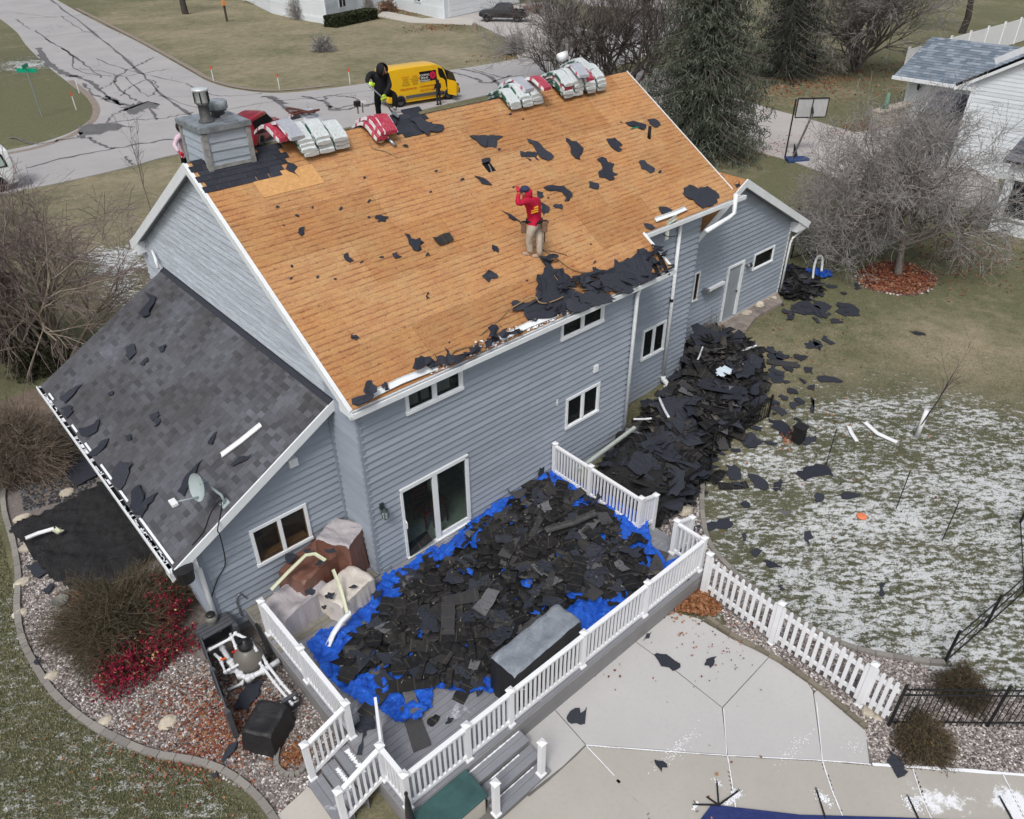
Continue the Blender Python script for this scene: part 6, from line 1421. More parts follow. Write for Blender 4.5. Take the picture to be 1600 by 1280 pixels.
# white drip edge pieces showing along lean-to eave
for k,(y0,y1) in enumerate([(1.15,2.9),(3.6,4.1),(4.6,5.3),(6.0,6.4),(7.0,7.4),(8.9,9.3)]): MB().bar(lpt(y0,.06,.02),lpt(y1,.06,.02),.05,.01,lN).build('drip_edge_piece',WHITE,H)
dp = plr(352,788);D = empty('satellite_dish',dp,'pale satellite dish on an arm at the rake of the lower roof','satellite dish')
DM = plain('pale_dish_metal',(.36,.42,.43),.06,4,.4);dc = pz(312,760,dp.z+.55)
dir_ = Vector((-.93,-.28,.25)).normalized();Rq = dir_.to_track_quat('Z','Y').to_matrix()
mb = MB();prof = [(.02,.0),(.12,.012),(.22,.035),(.30,.07),(.305,.075),(.30,.06),(.2,.02),(.02,-.012)];mb.lathe((0,0,0),prof,26);mb.v = [dc+Rq @ Vector((v.x*.74,v.y*.98,v.z)) for v in mb.v];mb.build('dish',DM,D,True)
MB().tube([dp+Vector((0,0,.02)),dp+Vector((-.02,0,.25)),dc-dir_*.18+Vector((0,0,-.06)),dc-dir_*.03],.028,8).build('mast',DM,D,True);MB().box(dc-dir_*.10,(.16,.14,.2)).build('mount_bracket',GREYM,D)
ft_ = dc+dir_*.62+Vector((0,0,-.12));MB().tube([dc-dir_*.05+Vector((0,0,-.26)),ft_],.02,6).build('feed_arm',DM,D,True);MB().box(ft_,(.12,.2,.07)).build('feed_horn',VINYL,D,bevel=.01);MB().box(dp+Vector((0,0,.02)),(.18,.18,.02),lN.to_track_quat('Z','Y').to_matrix()).build('foot_plate',DM,D)
def cable(nm,P,r_,mat,label,cat='cable',n=8): return tag(MB().tube(curve_pts(P,n),r_,5).build(nm,mat,None,True),label,cat)
cable('roof_cable',[dp+Vector((-.05,0,.15)),plr(345,800,.03),plr(340,828,.03),py_(344,838,.95),py_(352,880,YL-.06),py_(340,905,YL-.06),py_(330,935,YL-.06),py_(326,944,YL-.06)],.012,RUBBER,'black cable hanging from the dish over the rake and down the wall')
cable('roof_cable',[dp+Vector((-.05,.05,.12)),plr(330,800,.03),plr(318,830,.04),plr(300,852,.04)],.010,RUBBER,'thin black cable running down the lower roof beside the rake')
# electric meter and conduit, filter cage, pvc pipes
mt = py_(328,960,YL-.15);e = empty('electric_meter',(mt.x,mt.y,mt.z),'grey canister meter below the left downspout','meter');MB().lathe((mt.x,YL-.16,.62),[(.09,0),(.11,.05),(.11,.32),(.12,.34),(.12,.38),(.1,.42),(.06,.46)],16).build('canister',plain('olive_grey_metal',(.16,.155,.14),.2,6,.4),e,True);MB().lathe((mt.x,YL-.16,1.08),[(.09,0),(.10,.03),(.07,.06)],16).build('glass_cap',BLACKM,e,True)
bsk = py_(290,898,.9);tag(MB().lathe((bsk.x,.95,bsk.z),[(.10,-.2),(.16,-.18),(.19,.1),(.2,.14),(.06,.17)],12).build('lamp_basket',BLACKM,None),'black slatted lamp basket hanging under the gutter corner','basket')
CG = plain('charcoal_composite',(.075,.080,.090),.12,5,.6)
cg = empty('filter_enclosure',(-3.9,.2,0),'charcoal slatted enclosure around the pool filter left of the deck','enclosure')
c00 = pz(300,985,.85);c10 = pz(345,968,.85);c01 = pz(352,1105,.3)
A0,A1 = Vector((-3.62,1.12,0)),Vector((-4.0,-1.05,0))
for k in range(5): MB().bar(A0+Vector((0,0,.12+.16*k)),A1+Vector((0,0,.12+.16*k)),.03,.13).build('side_slat',CG,cg)
for t_ in (0,.5,1): p = A0.lerp(A1,t_);MB().box((p.x,p.y,.42),(.09,.09,.86)).build('enclosure_post',CG,cg)
for k in range(4): MB().box((-3.30,1.18-.10*k,.86),(.66,.085,.03)).build('top_slat',CG,cg)
MB().box((-2.98,.98,.42),(.09,.5,.84)).build('enclosure_post',CG,cg);MB().box((-3.3,.82,.5),(.6,.03,.1)).build('cross_rail',CG,cg);MB().box((-3.3,1.2,.5),(.6,.03,.6)).build('cross_rail',CG,cg)
ff = empty('pool_filter',(-3.05,.05,0),'grey rounded pool filter tank with a black valve beside the deck','pool filter');MB().lathe((-3.05,.15,.05),[(.2,0),(.30,.1),(.32,.35),(.29,.55),(.18,.68),(.12,.72)],24).build('filter_tank',plain('taupe_tank',(.145,.135,.12),.08,4,.4),ff,True);MB().lathe((-3.05,.15,.76),[(.13,0),(.15,.03),(.15,.12),(.07,.16),(.05,.24)],16).build('valve',BLACKM,ff,True);MB().bar((-3.2,.15,.98),(-2.9,.15,.98),.05,.05).build('valve_handle',BLACKM,ff)
def pv(nm,pix,zs,r_,lb,elbows=True):
    P = [pz(a,b,z) for (a,b),z in zip(pix,zs)];e = empty(nm,P[0],lb,'pipe');MB().tube(P,r_,10).build('pipe_run',PVC,e,True)
    for p in P[1:-1]: MB().lathe(p-Vector((0,0,r_*1.2)),[(r_*.9,0),(r_*1.3,.01),(r_*1.3,r_*2.4-.01),(r_*.9,r_*2.4)],10).build('elbow',PVC,e,True)
    for a,b in zip(P[:-1],P[1:]):
        u = (b-a).normalized();
        if (b-a).length > .3: MB().tube([a+u*.06,a+u*.12],r_*1.18,10).build('coupling',PVC,e,True)
    return e
pv('pvc_pipe',[(322,1018),(360,998),(368,990),(390,1000),(402,1018)],[.7,.75,.8,.8,.7],.032,'white pvc pipe run at the filter valve')
pv('pvc_pipe',[(335,1022),(344,1030),(352,1050),(378,1035),(405,1022),(404,1018)],[.62,.6,.55,.55,.58,.6],.032,'white pvc pipe loop with the red handle in the middle')
pv('pvc_pipe',[(345,1008),(360,1035),(375,1055),(388,1060),(412,1048),(436,1032)],[.5,.42,.36,.34,.36,.40],.058,'thick pale pvc pipe curving to the deck')
pv('pvc_pipe',[(352,1052),(385,1045),(378,1068),(356,1078)],[.4,.35,.2,.15],.032,'white pvc pipe lowest at the enclosure')
pv('pvc_pipe',[(400,1022),(406,1036),(428,1066),(456,1100),(466,1094)],[.5,.45,.38,.34,.3],.030,'outer white pvc pipe running down toward the black covered box');pv('pvc_pipe',[(408,1020),(416,1036),(440,1068),(462,1092)],[.52,.47,.4,.36],.030,'inner white pvc pipe running beside its twin')
pv('pvc_pipe',[(360,990),(368,1010),(372,1024)],[.8,.7,.6],.03,'short upright white pvc pipe beside the filter valve')
for q,z,c_,lb in (((366,1018),.68,(.55,.03,.02),'red valve handle'),((348,1030),.62,(.75,.12,.02),'orange valve handle')):
    o = tag(MB().bar(pz(q[0]-4,q[1]+2,z),pz(q[0]+5,q[1]-2,z),.03,.03).build('valve_handle',plain('handle'+lb,c_,.05),None),lb+' on the white pvc pipes','valve handle')
draped('covered_heater','black fabric covered pump box below the filter enclosure','cover',-.36,.36,-.30,.30,.02,.62,math.radians(35),tuple(pz(418,1135,.3))[:2],INKC,INKC,.06,12,.07)
for px0,py0,lb in ((455,1105,'grey composite corner post of the pump stand'),): p = pz(px0,py0,.1);tag(MB().box((p.x,p.y,.22),(.3,.08,.4)).build('pump_stand',CG,None),lb,'stand')
cable('filter_hose',[pz(400,975,.7),pz(412,1000,.6),pz(420,1020,.4),pz(418,1040,.15)],.035,RUBBER,'black corrugated hose looping beside the filter tank','hose')
cable('conduit',[py_(385,935,YL-.05),py_(375,928,YL-.05),py_(370,940,YL-.06),py_(378,962,YL-.06)],.018,GREYM,'curved grey conduit on the wall beside the left railing','conduit')
# black fabric on bed, gutters on it, bowl
bfp = [(15,832),(45,812),(85,795),(135,768),(178,748),(225,800),(268,868),(232,880),(195,908),(172,930),(120,925),(80,905),(48,870),(38,850)]
BFp = [tuple(pz(a,b,.05))[:2] for a,b in bfp]
tag(sheet('landscape_fabric',BFp,.06,lambda X,Y: .05+.45*np.abs(fbm(X,Y,.9,70,5)-.45)+.25*np.abs(fbm(X+Y,X-Y,.35,80,3)-.5),BLACKC,smooth=False),'rumpled black fabric spread over the left gravel bed below the gutter','fabric')
channel('gutter_section',[pz(40,842,.25),pz(60,834,.25),pz(84,827,.28)],.09,.04,VINYL,'white gutter elbow piece lying on the black fabric','gutter piece');channel('gutter_section',[pz(84,827,.3),pz(92,832,.3),pz(98,828,.3)],.12,.05,bpy.data.materials['cream_vinyl'],'pale green bent end piece on the black fabric','gutter piece')
for i,(q,lb) in enumerate([([(40,885),(72,872),(88,872),(85,885),(60,905),(52,900)],'felt sheets below the black fabric in the left gravel'),([(64,925),(80,912),(82,920),(72,930)],'small felt piece on the pale gravel at left'),([(84,975),(98,955),(125,950),(150,930),(156,935),(130,960),(105,965),(95,985)],'long felt piece between the gravel and the big bush'),([(195,925),(215,912),(235,906),(220,920),(204,932)],'felt piece caught on top of the big bush'),([(345,1190),(358,1165),(372,1155),(366,1175),(350,1200)],'felt piece lying over the curved edging'),([(366,1110),(385,1070),(412,1062),(405,1085),(388,1112)],'long felt piece beneath the pvc pipes'),([(330,1210),(340,1205),(336,1218)],'small felt piece on the grass outside the edging'),([(52,1036),(60,1028),(62,1040)],'felt piece on the left edging'),([(110,720),(140,690),(165,700),(150,745),(120,760),(100,745)],'broad felt sheet in the dark gravel below the gutter')]):
    z = .75 if i == 3 else .08;scrap('felt_scrap',ragged(q,lambda a,b,z=z: pz(a,b,z),i+500,.02),UPV,.012,lb,seed=i,lift=.02)
p = pz(95,942,.05);tag(MB().lathe(p,[(.08,0),(.17,.05),(.2,.09),(.18,.09),(.14,.05),(.02,.03)],18).build('shallow_bowl',plain('grey_bowl',(.16,.155,.14),.2),None,True),'shallow grey bowl on the left gravel','bowl')
# planter ring at stairs
pr_ = [pz(435,1170,.05),pz(432,1195,.05),pz(445,1210,.05),pz(465,1210,.05),pz(480,1195,.05),pz(484,1180,.05)];e = empty('planter_ring',pr_[2],'small curved stone planter ring beside the left stairs','planter')
cp = curve_pts(pr_,5)
for a,b in zip(cp[:-1:2],cp[2::2]): MB().bar(a.lerp(b,.03),a.lerp(b,.97),.09,.12).build('planter_stone',EDGM,e)
litter('brown_leaf_drift',(460,1182),260,(.14,.14),.06,LITTB)
# pool cover with straps
pc_ = [pz(a,b,.06) for a,b in [(1112,1258),(1250,1274),(1400,1278),(1500,1282),(1700,1286),(1700,1700),(900,1700),(1080,1300)]]
PC = empty('pool_cover',(3,-11,0),'navy winter pool cover edge at the bottom right of the concrete','pool cover');MB().prism(pc_,(0,0,.02)).build('cover_fabric',NAVY,PC)
for (a,b),(c,d) in (((1123,1258),(1120,1220)),((1123,1258),(1082,1257)),((1123,1258),(1156,1234)),((1290,1279),(1275,1232)),((1438,1285),(1418,1243)),((1585,1286),(1562,1245)),((1123,1258),(1104,1245))): MB().bar(pz(a,b,.085),pz(c,d,.065),.03,.012).build('anchor_strap',BLACKM,PC)
for (a,b) in ((1120,1222),(1086,1257),(1154,1236),(1275,1234),(1418,1245),(1562,1247)): MB().tube([pz(a,b,.075),pz(a,b-3,.07)],.016,8).build('spring',GREYM,PC)
for (a,b),n,sp in (((1086,1262),60,(.05,.02)),((1150,1244),160,(.06,.04)),((1120,1225),60,(.02,.05)),((1140,1252),120,(.1,.03)),((1285,1250),160,(.04,.08)),((1425,1260),260,(.07,.08)),((1565,1250),200,(.06,.07))): dust('snow_dusting',(a,b),n,sp,.022,.06)
# ================================================================ SCRAPS, ROPES, BUNDLES ON THE MAIN ROOF
roofs = [([(733,214),(750,212),(786,214),(775,220),(775,232),(757,232),(745,222)],'bat shaped felt scrap near the ridge'),([(823,218),(838,222),(852,236),(865,246),(856,252),(842,246),(835,232)],'slanting wing shaped felt scrap right of the centre'),([(812,238),(824,238),(840,240),(842,252),(828,252),(814,246)],'cross shaped felt scrap left of the wing'),([(884,216),(893,222),(900,222),(912,234),(906,250),(895,244),(890,230)],'folded felt scrap in the upper right of the roof'),([(947,218),(960,216),(970,224),(966,238),(954,230)],'small notched felt scrap in the upper right'),([(932,250),(940,246),(950,254),(964,274),(952,282),(936,278),(940,262)],'two tab felt scrap in the right half of the roof'),([(975,192),(990,190),(1008,196),(1006,204),(990,200)],'felt scrap beside the vent pipe with a green thread'),([(1012,188),(1022,186),(1032,196),(1022,200)],'lifted felt flap above the vent pipe'),([(998,254),(1006,252),(1022,264),(1016,272),(1002,264)],'kite shaped felt scrap near the right edge'),([(920,284),(934,288),(934,298),(922,294)],'square felt scrap below the two tab piece'),([(848,294),(862,290),(880,292),(892,300),(890,316),(882,316),(878,302),(860,300)],'hook shaped felt scrap right of the man in red'),([(866,320),(878,320),(878,328),(868,326)],'small felt scrap under the hook'),([(740,276),(756,280),(768,290),(752,288)],'slim felt scrap below the roof hole'),([(752,250),(766,248),(764,252),(754,256)],'thin felt tab above the roof hole'),([(438,250),(452,256),(464,262),(468,277),(456,270),(444,266)],'felt scrap near the chimney'),([(784,330),(798,336),(812,346),(816,350),(800,346)],'long felt scrap at the left of the man in red'),([(843,318),(850,320),(856,332),(848,338),(843,330)],'felt scrap behind the back of the man in red'),([(838,300),(848,302),(850,308),(842,312)],'felt scrap at the shoulder of the man in red'),([(585,342),(594,337),(605,340),(602,348),(590,348)],'felt scrap at the left centre of the roof'),([(632,366),(642,374),(655,374),(664,380),(660,392),(644,392),(640,382)],'forked felt scrap in the middle of the roof'),([(612,398),(620,394),(628,402),(618,405)],'small felt scrap left of the forked one'),([(537,402),(543,396),(552,408),(544,412)],'leaf shaped felt scrap low on the left'),([(752,432),(762,424),(776,430),(776,436),(764,442)],'dark shingle square low in the middle'),([(768,384),(776,386),(778,396),(770,394)],'felt leaf left of the boots'),([(1068,295),(1076,290),(1090,296),(1104,292),(1118,300),(1124,310),(1116,320),(1098,326),(1082,314),(1070,308)],'large felt heap at the upper right eave'),([(1028,325),(1042,324),(1052,330),(1044,338),(1034,336)],'felt scrap on the right eave left of the gutter end'),([(1005,350),(1018,352),(1024,358),(1010,358)],'felt scrap at the notch of the eave'),([(1148,290),(1154,284),(1156,292),(1150,296)],'felt scrap on the small garage roof'),([(668,458),(672,458),(672,468),(667,470)],'tiny upright felt sliver in the lower left'),([(548,524),(556,524),(555,532),(549,532)],'tiny felt piece lowest on the left side'),([(466,360),(474,356),(476,366),(470,370)],'small felt leaf near the left rake')]
for i,(q,lb) in enumerate(roofs): scrap('felt_scrap',ragged(q,prf,i+700,.035),RN,.010,lb if lb[0] != 'l' else lb,seed=i,lift=.015,tilt=.012)
eave = [([(842,404),(852,404),(866,408),(862,420),(868,430),(880,420),(888,434),(900,446),(896,458),(902,468),(888,480),(872,492),(850,500),(826,502),(820,492),(840,470),(838,440),(845,424),(852,418)],'largest felt sheet over the middle of the eave'),([(796,476),(806,470),(818,476),(834,470),(840,462),(842,480),(850,500),(828,504),(816,486),(800,488)],'felt sheet at the left end of the eave mass'),([(838,434),(848,430),(852,444),(856,462),(846,470),(838,452)],'upright felt tongue in the eave mass'),([(896,434),(914,434),(926,442),(940,436),(950,446),(946,458),(930,462),(910,452)],'felt sheet right of the eave centre'),([(880,470),(900,460),(925,458),(950,462),(960,470),(945,478),(920,482),(905,492),(885,488)],'felt sheet along the gutter under the rope'),([(934,430),(952,428),(975,436),(988,448),(984,462),(965,462),(948,452),(930,446)],'tented felt sheet rising above the gutter'),([(957,410),(964,414),(976,408),(990,402),(992,394),(1002,392),(1006,404),(1012,418),(1014,430),(1030,430),(1044,425),(1040,420),(1046,416),(1052,418),(1030,432),(1008,444),(985,450),(968,440),(956,430)],'broad felt sheet at the right end of the eave'),([(842,404),(858,412),(870,402),(860,400)],'small felt wing at the feet of the man in red'),([(862,424),(874,426),(884,444),(878,452),(868,440)],'diagonal felt band in the eave mass'),([(692,548),(700,560),(716,560),(742,548),(748,538),(742,556),(712,572),(700,574)],'ragged felt strip lower left of the eave'),([(645,565),(655,560),(668,562),(672,572),(655,582),(642,580)],'rounded felt scrap at the gutter above the left window'),([(568,602),(578,600),(586,610),(580,622),(560,630),(562,616)],'felt scrap at the lower left corner of the roof'),([(756,518),(766,512),(778,520),(774,532),(758,532)],'felt scrap along the eave left of the mass'),([(776,528),(790,518),(796,524),(806,518),(804,528),(788,534)],'small felt scraps beside the white strip'),([(548,632),(575,620),(582,624),(556,642)],'felt lying in the gutter at the left corner')]
for i,(q,lb) in enumerate(eave): scrap('felt_scrap',ragged(q,lambda a,b,i=i: prf(a,b,.02+.012*i),i+900,.04),RN,.012,lb,seed=i,lift=.02+.008*i,tilt=.03)
r = random.Random(66)
for k in range(50):
    a = r.uniform(840,1040) if k < 40 else r.uniform(560,830);b = (640-.44*(a-550))-r.uniform(4,48 if k < 40 else 14);q = box_scrap(a,b,r.uniform(10,34),r.uniform(6,14),k,8,r.uniform(-1.2,.6));scrap('felt_scrap',ragged(q,lambda a,b: prf(a,b,.05),k,.03),RN,.010,'smaller felt scraps piled along the eave '+('over the left upstairs window' if a < 760 else 'over the right upstairs window' if a < 950 else 'near the eave notch'),group='small felt scraps on the eave '+('left' if a < 760 else 'middle' if a < 950 else 'right'),seed=k,lift=.03+.07*r.random(),tilt=.05)
for k in range(36):
    a = r.uniform(400,1090);b0 = 640-.44*(a-550) if a > 545 else 640-(545-a)*1.5;t_ = r.uniform(.03,.95);top = 255-.204*(a-288)+14;b = top+(b0-14-top)*t_;s = r.uniform(2,5);q = box_scrap(a,b,s*1.6,s,k,6,r.uniform(-1,1));P_ = ragged(q,prf,k,.008)
    if all(.3 < p.x < 13.6 and (p.y > 1.2 or p.x < 9.5) for p in P_): scrap('felt_crumb',P_,RN,.008,'tiny felt crumbs sprinkled over the bare orange sheathing',group='felt crumbs on the bare roof',cat='felt scrap',seed=k)
for q,a,lb in (((693,374),0,'flat grey shingle length lying on the middle of the bare roof'),((1020,411),1.3,'shingle strip slanting down to the gutter at the right eave'),((1034,407),1.25,'shingle strip beside the slanting one at the right eave')):
    p = prf(q[0],q[1],.05);o = link('shingle_piece',narrow[2] if a else shorts[0],None,p,RN.to_track_quat('Z','Y').to_euler());o.rotation_euler.rotate_axis('Z',a+.0);o.scale = (1,1,1) if a else (1.1,.8,1);tag(o,lb,'shingle piece')
# black area at the right eave + shingled patch still on near the ridge
patch = empty('old_shingle_patch',prf(650,195),'patch of old black shingles still nailed below the man with the shovel','shingle patch')
poly = [(608,188),(628,176),(650,172),(662,180),(668,190),(676,194),(668,204),(660,210),(640,212),(624,210),(608,204),(600,196)]
poly3 = [(lambda v: (v.x,(v-Vector((0,0,5.3))).dot(RS)))(prf(a,b)) for a,b in poly];k = 0
s = min(p[1] for p in poly3)
while s < max(p[1] for p in poly3):
    x = min(p[0] for p in poly3)-(.14 if k % 2 else 0)
    while x < max(p[0] for p in poly3):
        if in_poly(np.array([x+.14]),np.array([s+.07]),poly3)[0]: MB().prism([rpt(x+.003,s,.008),rpt(x+.287,s,.008),rpt(x+.287,s+.165,.006),rpt(x+.003,s+.165,.006)],RN*.016).build('shingle',FELT,patch)
        x += .29
    s += .145;k += 1
for i,(q,lb) in enumerate([([(598,200),(606,186),(618,180),(616,200),(606,208)],'felt flap left of the old shingle patch'),([(640,190),(656,184),(668,192),(676,196),(694,198),(690,208),(672,208),(668,214),(655,206)],'felt torn from the right side of the old shingle patch'),([(627,230),(634,228),(637,232)],'small felt chip below the old shingle patch')]): scrap('felt_scrap',ragged(q,prf,i+40,.03),RN,.012,lb,lift=.03,tilt=.02)
# white exposed edge strips and snow along the eave
for x0,x1,lb in ((.35,2.15,'white bent drip edge strip above the left upstairs window'),(3.9,5.6,'white bent drip edge strip along the middle of the eave')):
    channel('drip_edge_strip',[rpt(x0,.10,.05),rpt((x0+x1)/2,.13,.06),rpt(x1,.10,.05)],.13,.03,WHITE,lb,'trim strip',up=RN)
r = random.Random(12)
P_ = [rpt(r.uniform(1.9,6.2),abs(r.gauss(0,.1)),.04) for _ in range(220)];tag(link('eave_snow',cards_mesh('eave_snow',np.array([tuple(p) for p in P_]),rng.uniform(.02,.07,220),SNOWM,flat=.6)),kind='stuff')
channel('gutter_section',[rpt(10.55,1.45,.05),rpt(11.3,1.42,.07),rpt(11.9,1.45,.05)],.12,.05,WHITE,'loose white gutter length on the right eave','gutter piece',up=RN)
channel('gutter_section',[prf(1046,334,.02)+Vector((0,-.25,-.02)),py_(1044,348,.95),py_(1041,375,.95)],.13,.02,plain('pale_green_metal',(.55,.60,.52),.2,6,.5),'pale dented gutter end hanging down from the right eave','gutter piece',up=Vector((0,-1,0)))
cable('wire_bit',[py_(1036,366,.9),py_(1044,370,.88),py_(1054,369,.9)],.012,RUBBER,'black wire bit caught on the hanging gutter end','wire')
# vent pipe near the right, vent by the hole
vp_ = prf(1014,216);tag(MB().tube([vp_-Vector((0,0,.05)),vp_+Vector((0,0,.34))],.05,12).build('vent_pipe',RUBBER,None,True),'black plumbing vent pipe standing on the right of the bare roof','vent pipe')
cable('green_thread',[prf(986,201,.03),prf(996,199,.03),prf(1008,201,.03)],.015,GREENP,'short green cord on felt beside the vent pipe','cord')
# ropes and hoses
ROPE = plain('tan_rope',(.30,.20,.11),.2,20,.8);ROPEB = plain('brown_hose',(.16,.09,.06),.2,9,.7)
def rope(pix,r_,mat,lb,h=.03,cat='rope'): return cable('air_hose' if mat is ROPEB else 'rope',[prf(a,b,h) for a,b in pix],r_,mat,lb,cat,6)
rope([(846,388),(862,398),(890,418),(905,424),(935,427),(952,428),(968,436),(982,444),(988,450)],.014,ROPE,'tan hose running from the man in red to the right gutter',.06,'hose');rope([(795,484),(820,470),(836,464),(842,472),(852,474),(866,470),(880,464)],.016,ROPE,'tan rope crossing the felt mass on the eave',.16);rope([(866,430),(880,446),(905,452),(935,452)],.014,ROPE,'short tan rope above the eave felt',.12)
rope([(702,570),(708,550),(730,542),(752,538),(760,545),(745,552),(720,556),(706,562),(712,568),(724,560),(740,560),(748,548)],.013,ROPE,'tangled tan rope coil above the left upstairs window',.06);rope([(795,484),(780,500),(762,514),(750,524)],.012,ROPE,'rope tail leading to the rope coil',.03)
rope([(848,391),(864,393),(886,399)],.012,ROPEB,'thin dark cord from the boots to the right',.02,'cord');rope([(578,222),(582,232),(600,236),(614,242),(620,246)],.016,ROPE,'loose tan rope end below the red bundles',.02)
cl = [prf(588+10*math.cos(t)+(.9*t),195+15*math.sin(t)*1.0+1.6*t,.05+.01*t) for t in np.linspace(0,9,40)];tag(MB().tube(cl,.02,5).build('rope_coil',ROPE,None,True),'coiled tan rope beside the red bundles','rope')
bent_ = [prf(598,212,.05),prf(612,222,.06),prf(618,228,.05)];tag(MB().tube(bent_,.05,8).build('nail_gun',GREYM,None,True),'grey coil nail gun lying below the coiled rope','tool')
tl = empty('roof_tool',prf(575,190)+Vector((0,.5,.2)),'grey headed tool standing behind the red bundles at the ridge','tool');b0 = py_(560,178,6.2);b1 = py_(558,162,6.2);MB().tube([b0,b1],.02,6).build('tool_handle',GREYM,tl);MB().box(b1,(.14,.10,.12)).build('tool_head',BLACKM,tl);b2 = py_(567,176,6.2);b3 = py_(566,160,6.2);MB().tube([b2,b3],.018,6).build('tool_handle',GREYM,tl);MB().bar(b3+Vector((-.06,0,.02)),b3+Vector((.10,0,-.01)),.06,.05).build('tool_head',VINYL,tl)
tb_ = prf(818,150,.1);tag(MB().box((tb_.x-.05,tb_.y,tb_.z+.02),(.34,.22,.10),Matrix.Rotation(.5,3,'X')).build('tool_bag',plain('black_red_bag',(.02,.018,.02),.2),None,bevel=.02),'black tool bag with red mark left of the right bundle stack','bag')
# --- shingle bundles draped over the ridge
def m_wrap(nm,body,band,mark,ed=.186):
    t = NT(nm);co = t.coord('Object');x,y,z = t.sep(co)
    end = t.ramp(t.math('ABSOLUTE',y),[(.40,0),(.405,1)]);ya = t.math('ABSOLUTE',y)
    zb2 = t.ramp(z,[(.0,0),(.002,1)]);fold = t.noise(co,6,5,.7,1)
    st = t.ramp(t.math('FRACT',t.math('MULTIPLY',t.math('ADD',y,.0),3.1)),[(.70,0),(.74,1)],'CONSTANT')
    nx_ = t.ramp(t.math('ABSOLUTE',x),[(ed,0),(ed+.003,1)])
    side = t.mix(t.math('MULTIPLY',st,.9),band,mark)
    base = t.mix(nx_,body,side)
    tx = t.ramp(t.noise(t.coord('Object',(5,1,1)),16,2,.6),[(.55,0),(.57,1)],'LINEAR')
    base = t.mix(t.math('MULTIPLY',tx,.22),base,band)
    base = t.mix(1.0,base,t.ramp(fold,[(.3,.8),(.7,1.1)]),'MULTIPLY');t.bump(fold,.6,.02)
    return t.fin(base,.35,.45)
WG = m_wrap('white_green_wrapper',(.62,.66,.67),(.02,.10,.065),(.50,.55,.54));WR_ = m_wrap('red_wrapper',(.42,.02,.055),(.66,.66,.67),(.40,.02,.05),.165);WGR = m_wrap('grey_wrapper',(.40,.42,.47),(.60,.62,.66),(.42,.04,.07));WW = plain('white_wrapper',(.66,.69,.71),.12,8,.35,bump=.5,bsc=9)
def bundle_mesh(nm,mat,L=1.0,Wd=.405,T=.090,drape=.42,seed=0,shift=0,end=None):
    """limp bundle: sags over the ridge; local y runs down both slopes"""
    rr_ = random.Random(seed);mb = MB();n = 10;
    for i in range(n+1):
        y = -L/2+L*i/n;z = -drape*max(0,abs(y+shift)-.05)**1.1*1.30;ny = 1-.06*(abs(i-n/2)/(n/2))**8
        for x,dz in ((-Wd/2,.012),(-Wd/2+.02,T),(0,T*1.06),(Wd/2-.02,T),(Wd/2,.012)): mb.v.append(Vector((x*ny+rr_.uniform(-.006,.006),y,z+dz*ny+rr_.uniform(-.006,.006))))
        mb.v.append(Vector((0,y,z)))
    for i in range(n):
        for j in range(6): a = i*6+j;b = i*6+(j+1) % 6;mb.f.append((a,a+6,b+6,b))
    mb.f += [tuple(range(5,-1,-1)),tuple(n*6+j for j in range(6))]
    return mb.mesh(nm,mat)
BW = [bundle_mesh('shingle_bundle',WG,seed=i) for i in range(3)];BR_ = [bundle_mesh('shingle_bundle',WR_,seed=5)];BG = [bundle_mesh('shingle_bundle',WGR,seed=8)]
RZ = 5.3+RP*5.74
def bundle(x,z_,me,label,dy=0,rz_=0,group=None,tilt=0):
    yb = 5.74+dy;zb_ = (RZ if abs(dy) < .5 else RZ-abs(dy)*RP*.9)+z_;o = link('shingle_bundle',me,None,(x,yb,zb_),(tilt,0,rz_));tag(o,label,'shingle bundle',group);e_ = None
    return o
ordn = ['bottom','second','third','fourth','fifth']
colw = ['first','second','third','fourth']
r = random.Random(3)
for c_ in range(3):
    for l in range(4):
        if c_ == 2 and l == 3: continue
        nm_ = f'white green bundle, {ordn[l]} layer, {colw[c_]} pile of the left ridge stack'
        bundle(2.66+c_*.42+r.uniform(-.02,.02)-.03*l,.05+l*.098,r.choice(BW),nm_,dy=-.15+r.uniform(-.04,.04),rz_=r.uniform(-.04,.04),tilt=.12)
bundle(2.35,.44,BG[0],'grey wrapped bundle draped on top of the left ridge stack',-.12,.12,tilt=.1);bundle(2.15,.36,BR_[0],'pink red wrapped bundle edge left of the grey one on the left stack',.1,.1)
bundle(3.15,.46,BG[0],'dull bundle at the back of the left stack behind the harness',.35,.1);
for l in range(2): bundle(4.55+.12*l,.06+l*.10,BR_[0],f'red and white wrapped bundle, {ordn[l]} of the middle ridge stack',-.18,.06,tilt=.12)
bundle(4.85,.17,BR_[0],'red and white wrapped bundle beside the coiled rope',-.22,-.05,tilt=.12)
for c_ in range(3):
    for l in range(3 if c_ else 2): bundle(9.05+c_*.42-.04*l,.05+l*.1,r.choice(BW),f'white green bundle, {ordn[l]} layer, {colw[c_]} pile, near right ridge stack',-.12+r.uniform(-.04,.04),r.uniform(-.05,.05),tilt=.1)
bundle(9.55,.36,BG[0],'grey bundle on top of the near right ridge stack',0,.1);bundle(9.95,.38,BR_[0],'pink red bundle on top of the near right ridge stack',-.3,.1)
for c_ in range(4):
    for l in range(4):
        bundle(11.05+c_*.46-.03*l,.05+l*.11,BR_[0] if (c_,l) in ((0,2),(2,3)) else r.choice(BW),f'{"red" if (c_, l) in ((0, 2), (2, 3)) else "white green"} bundle, {ordn[l]} layer, {colw[c_]} pile, far right ridge stack',-.15+r.uniform(-.06,.06),r.uniform(-.08,.08),tilt=.1)
bundle(11.6,.50,BG[0],'grey bundle on the crown of the far right ridge stack',-.25,-.15);bundle(12.1,.53,BW[0],'white green bundle on the crown of the far right ridge stack',.1,.25)
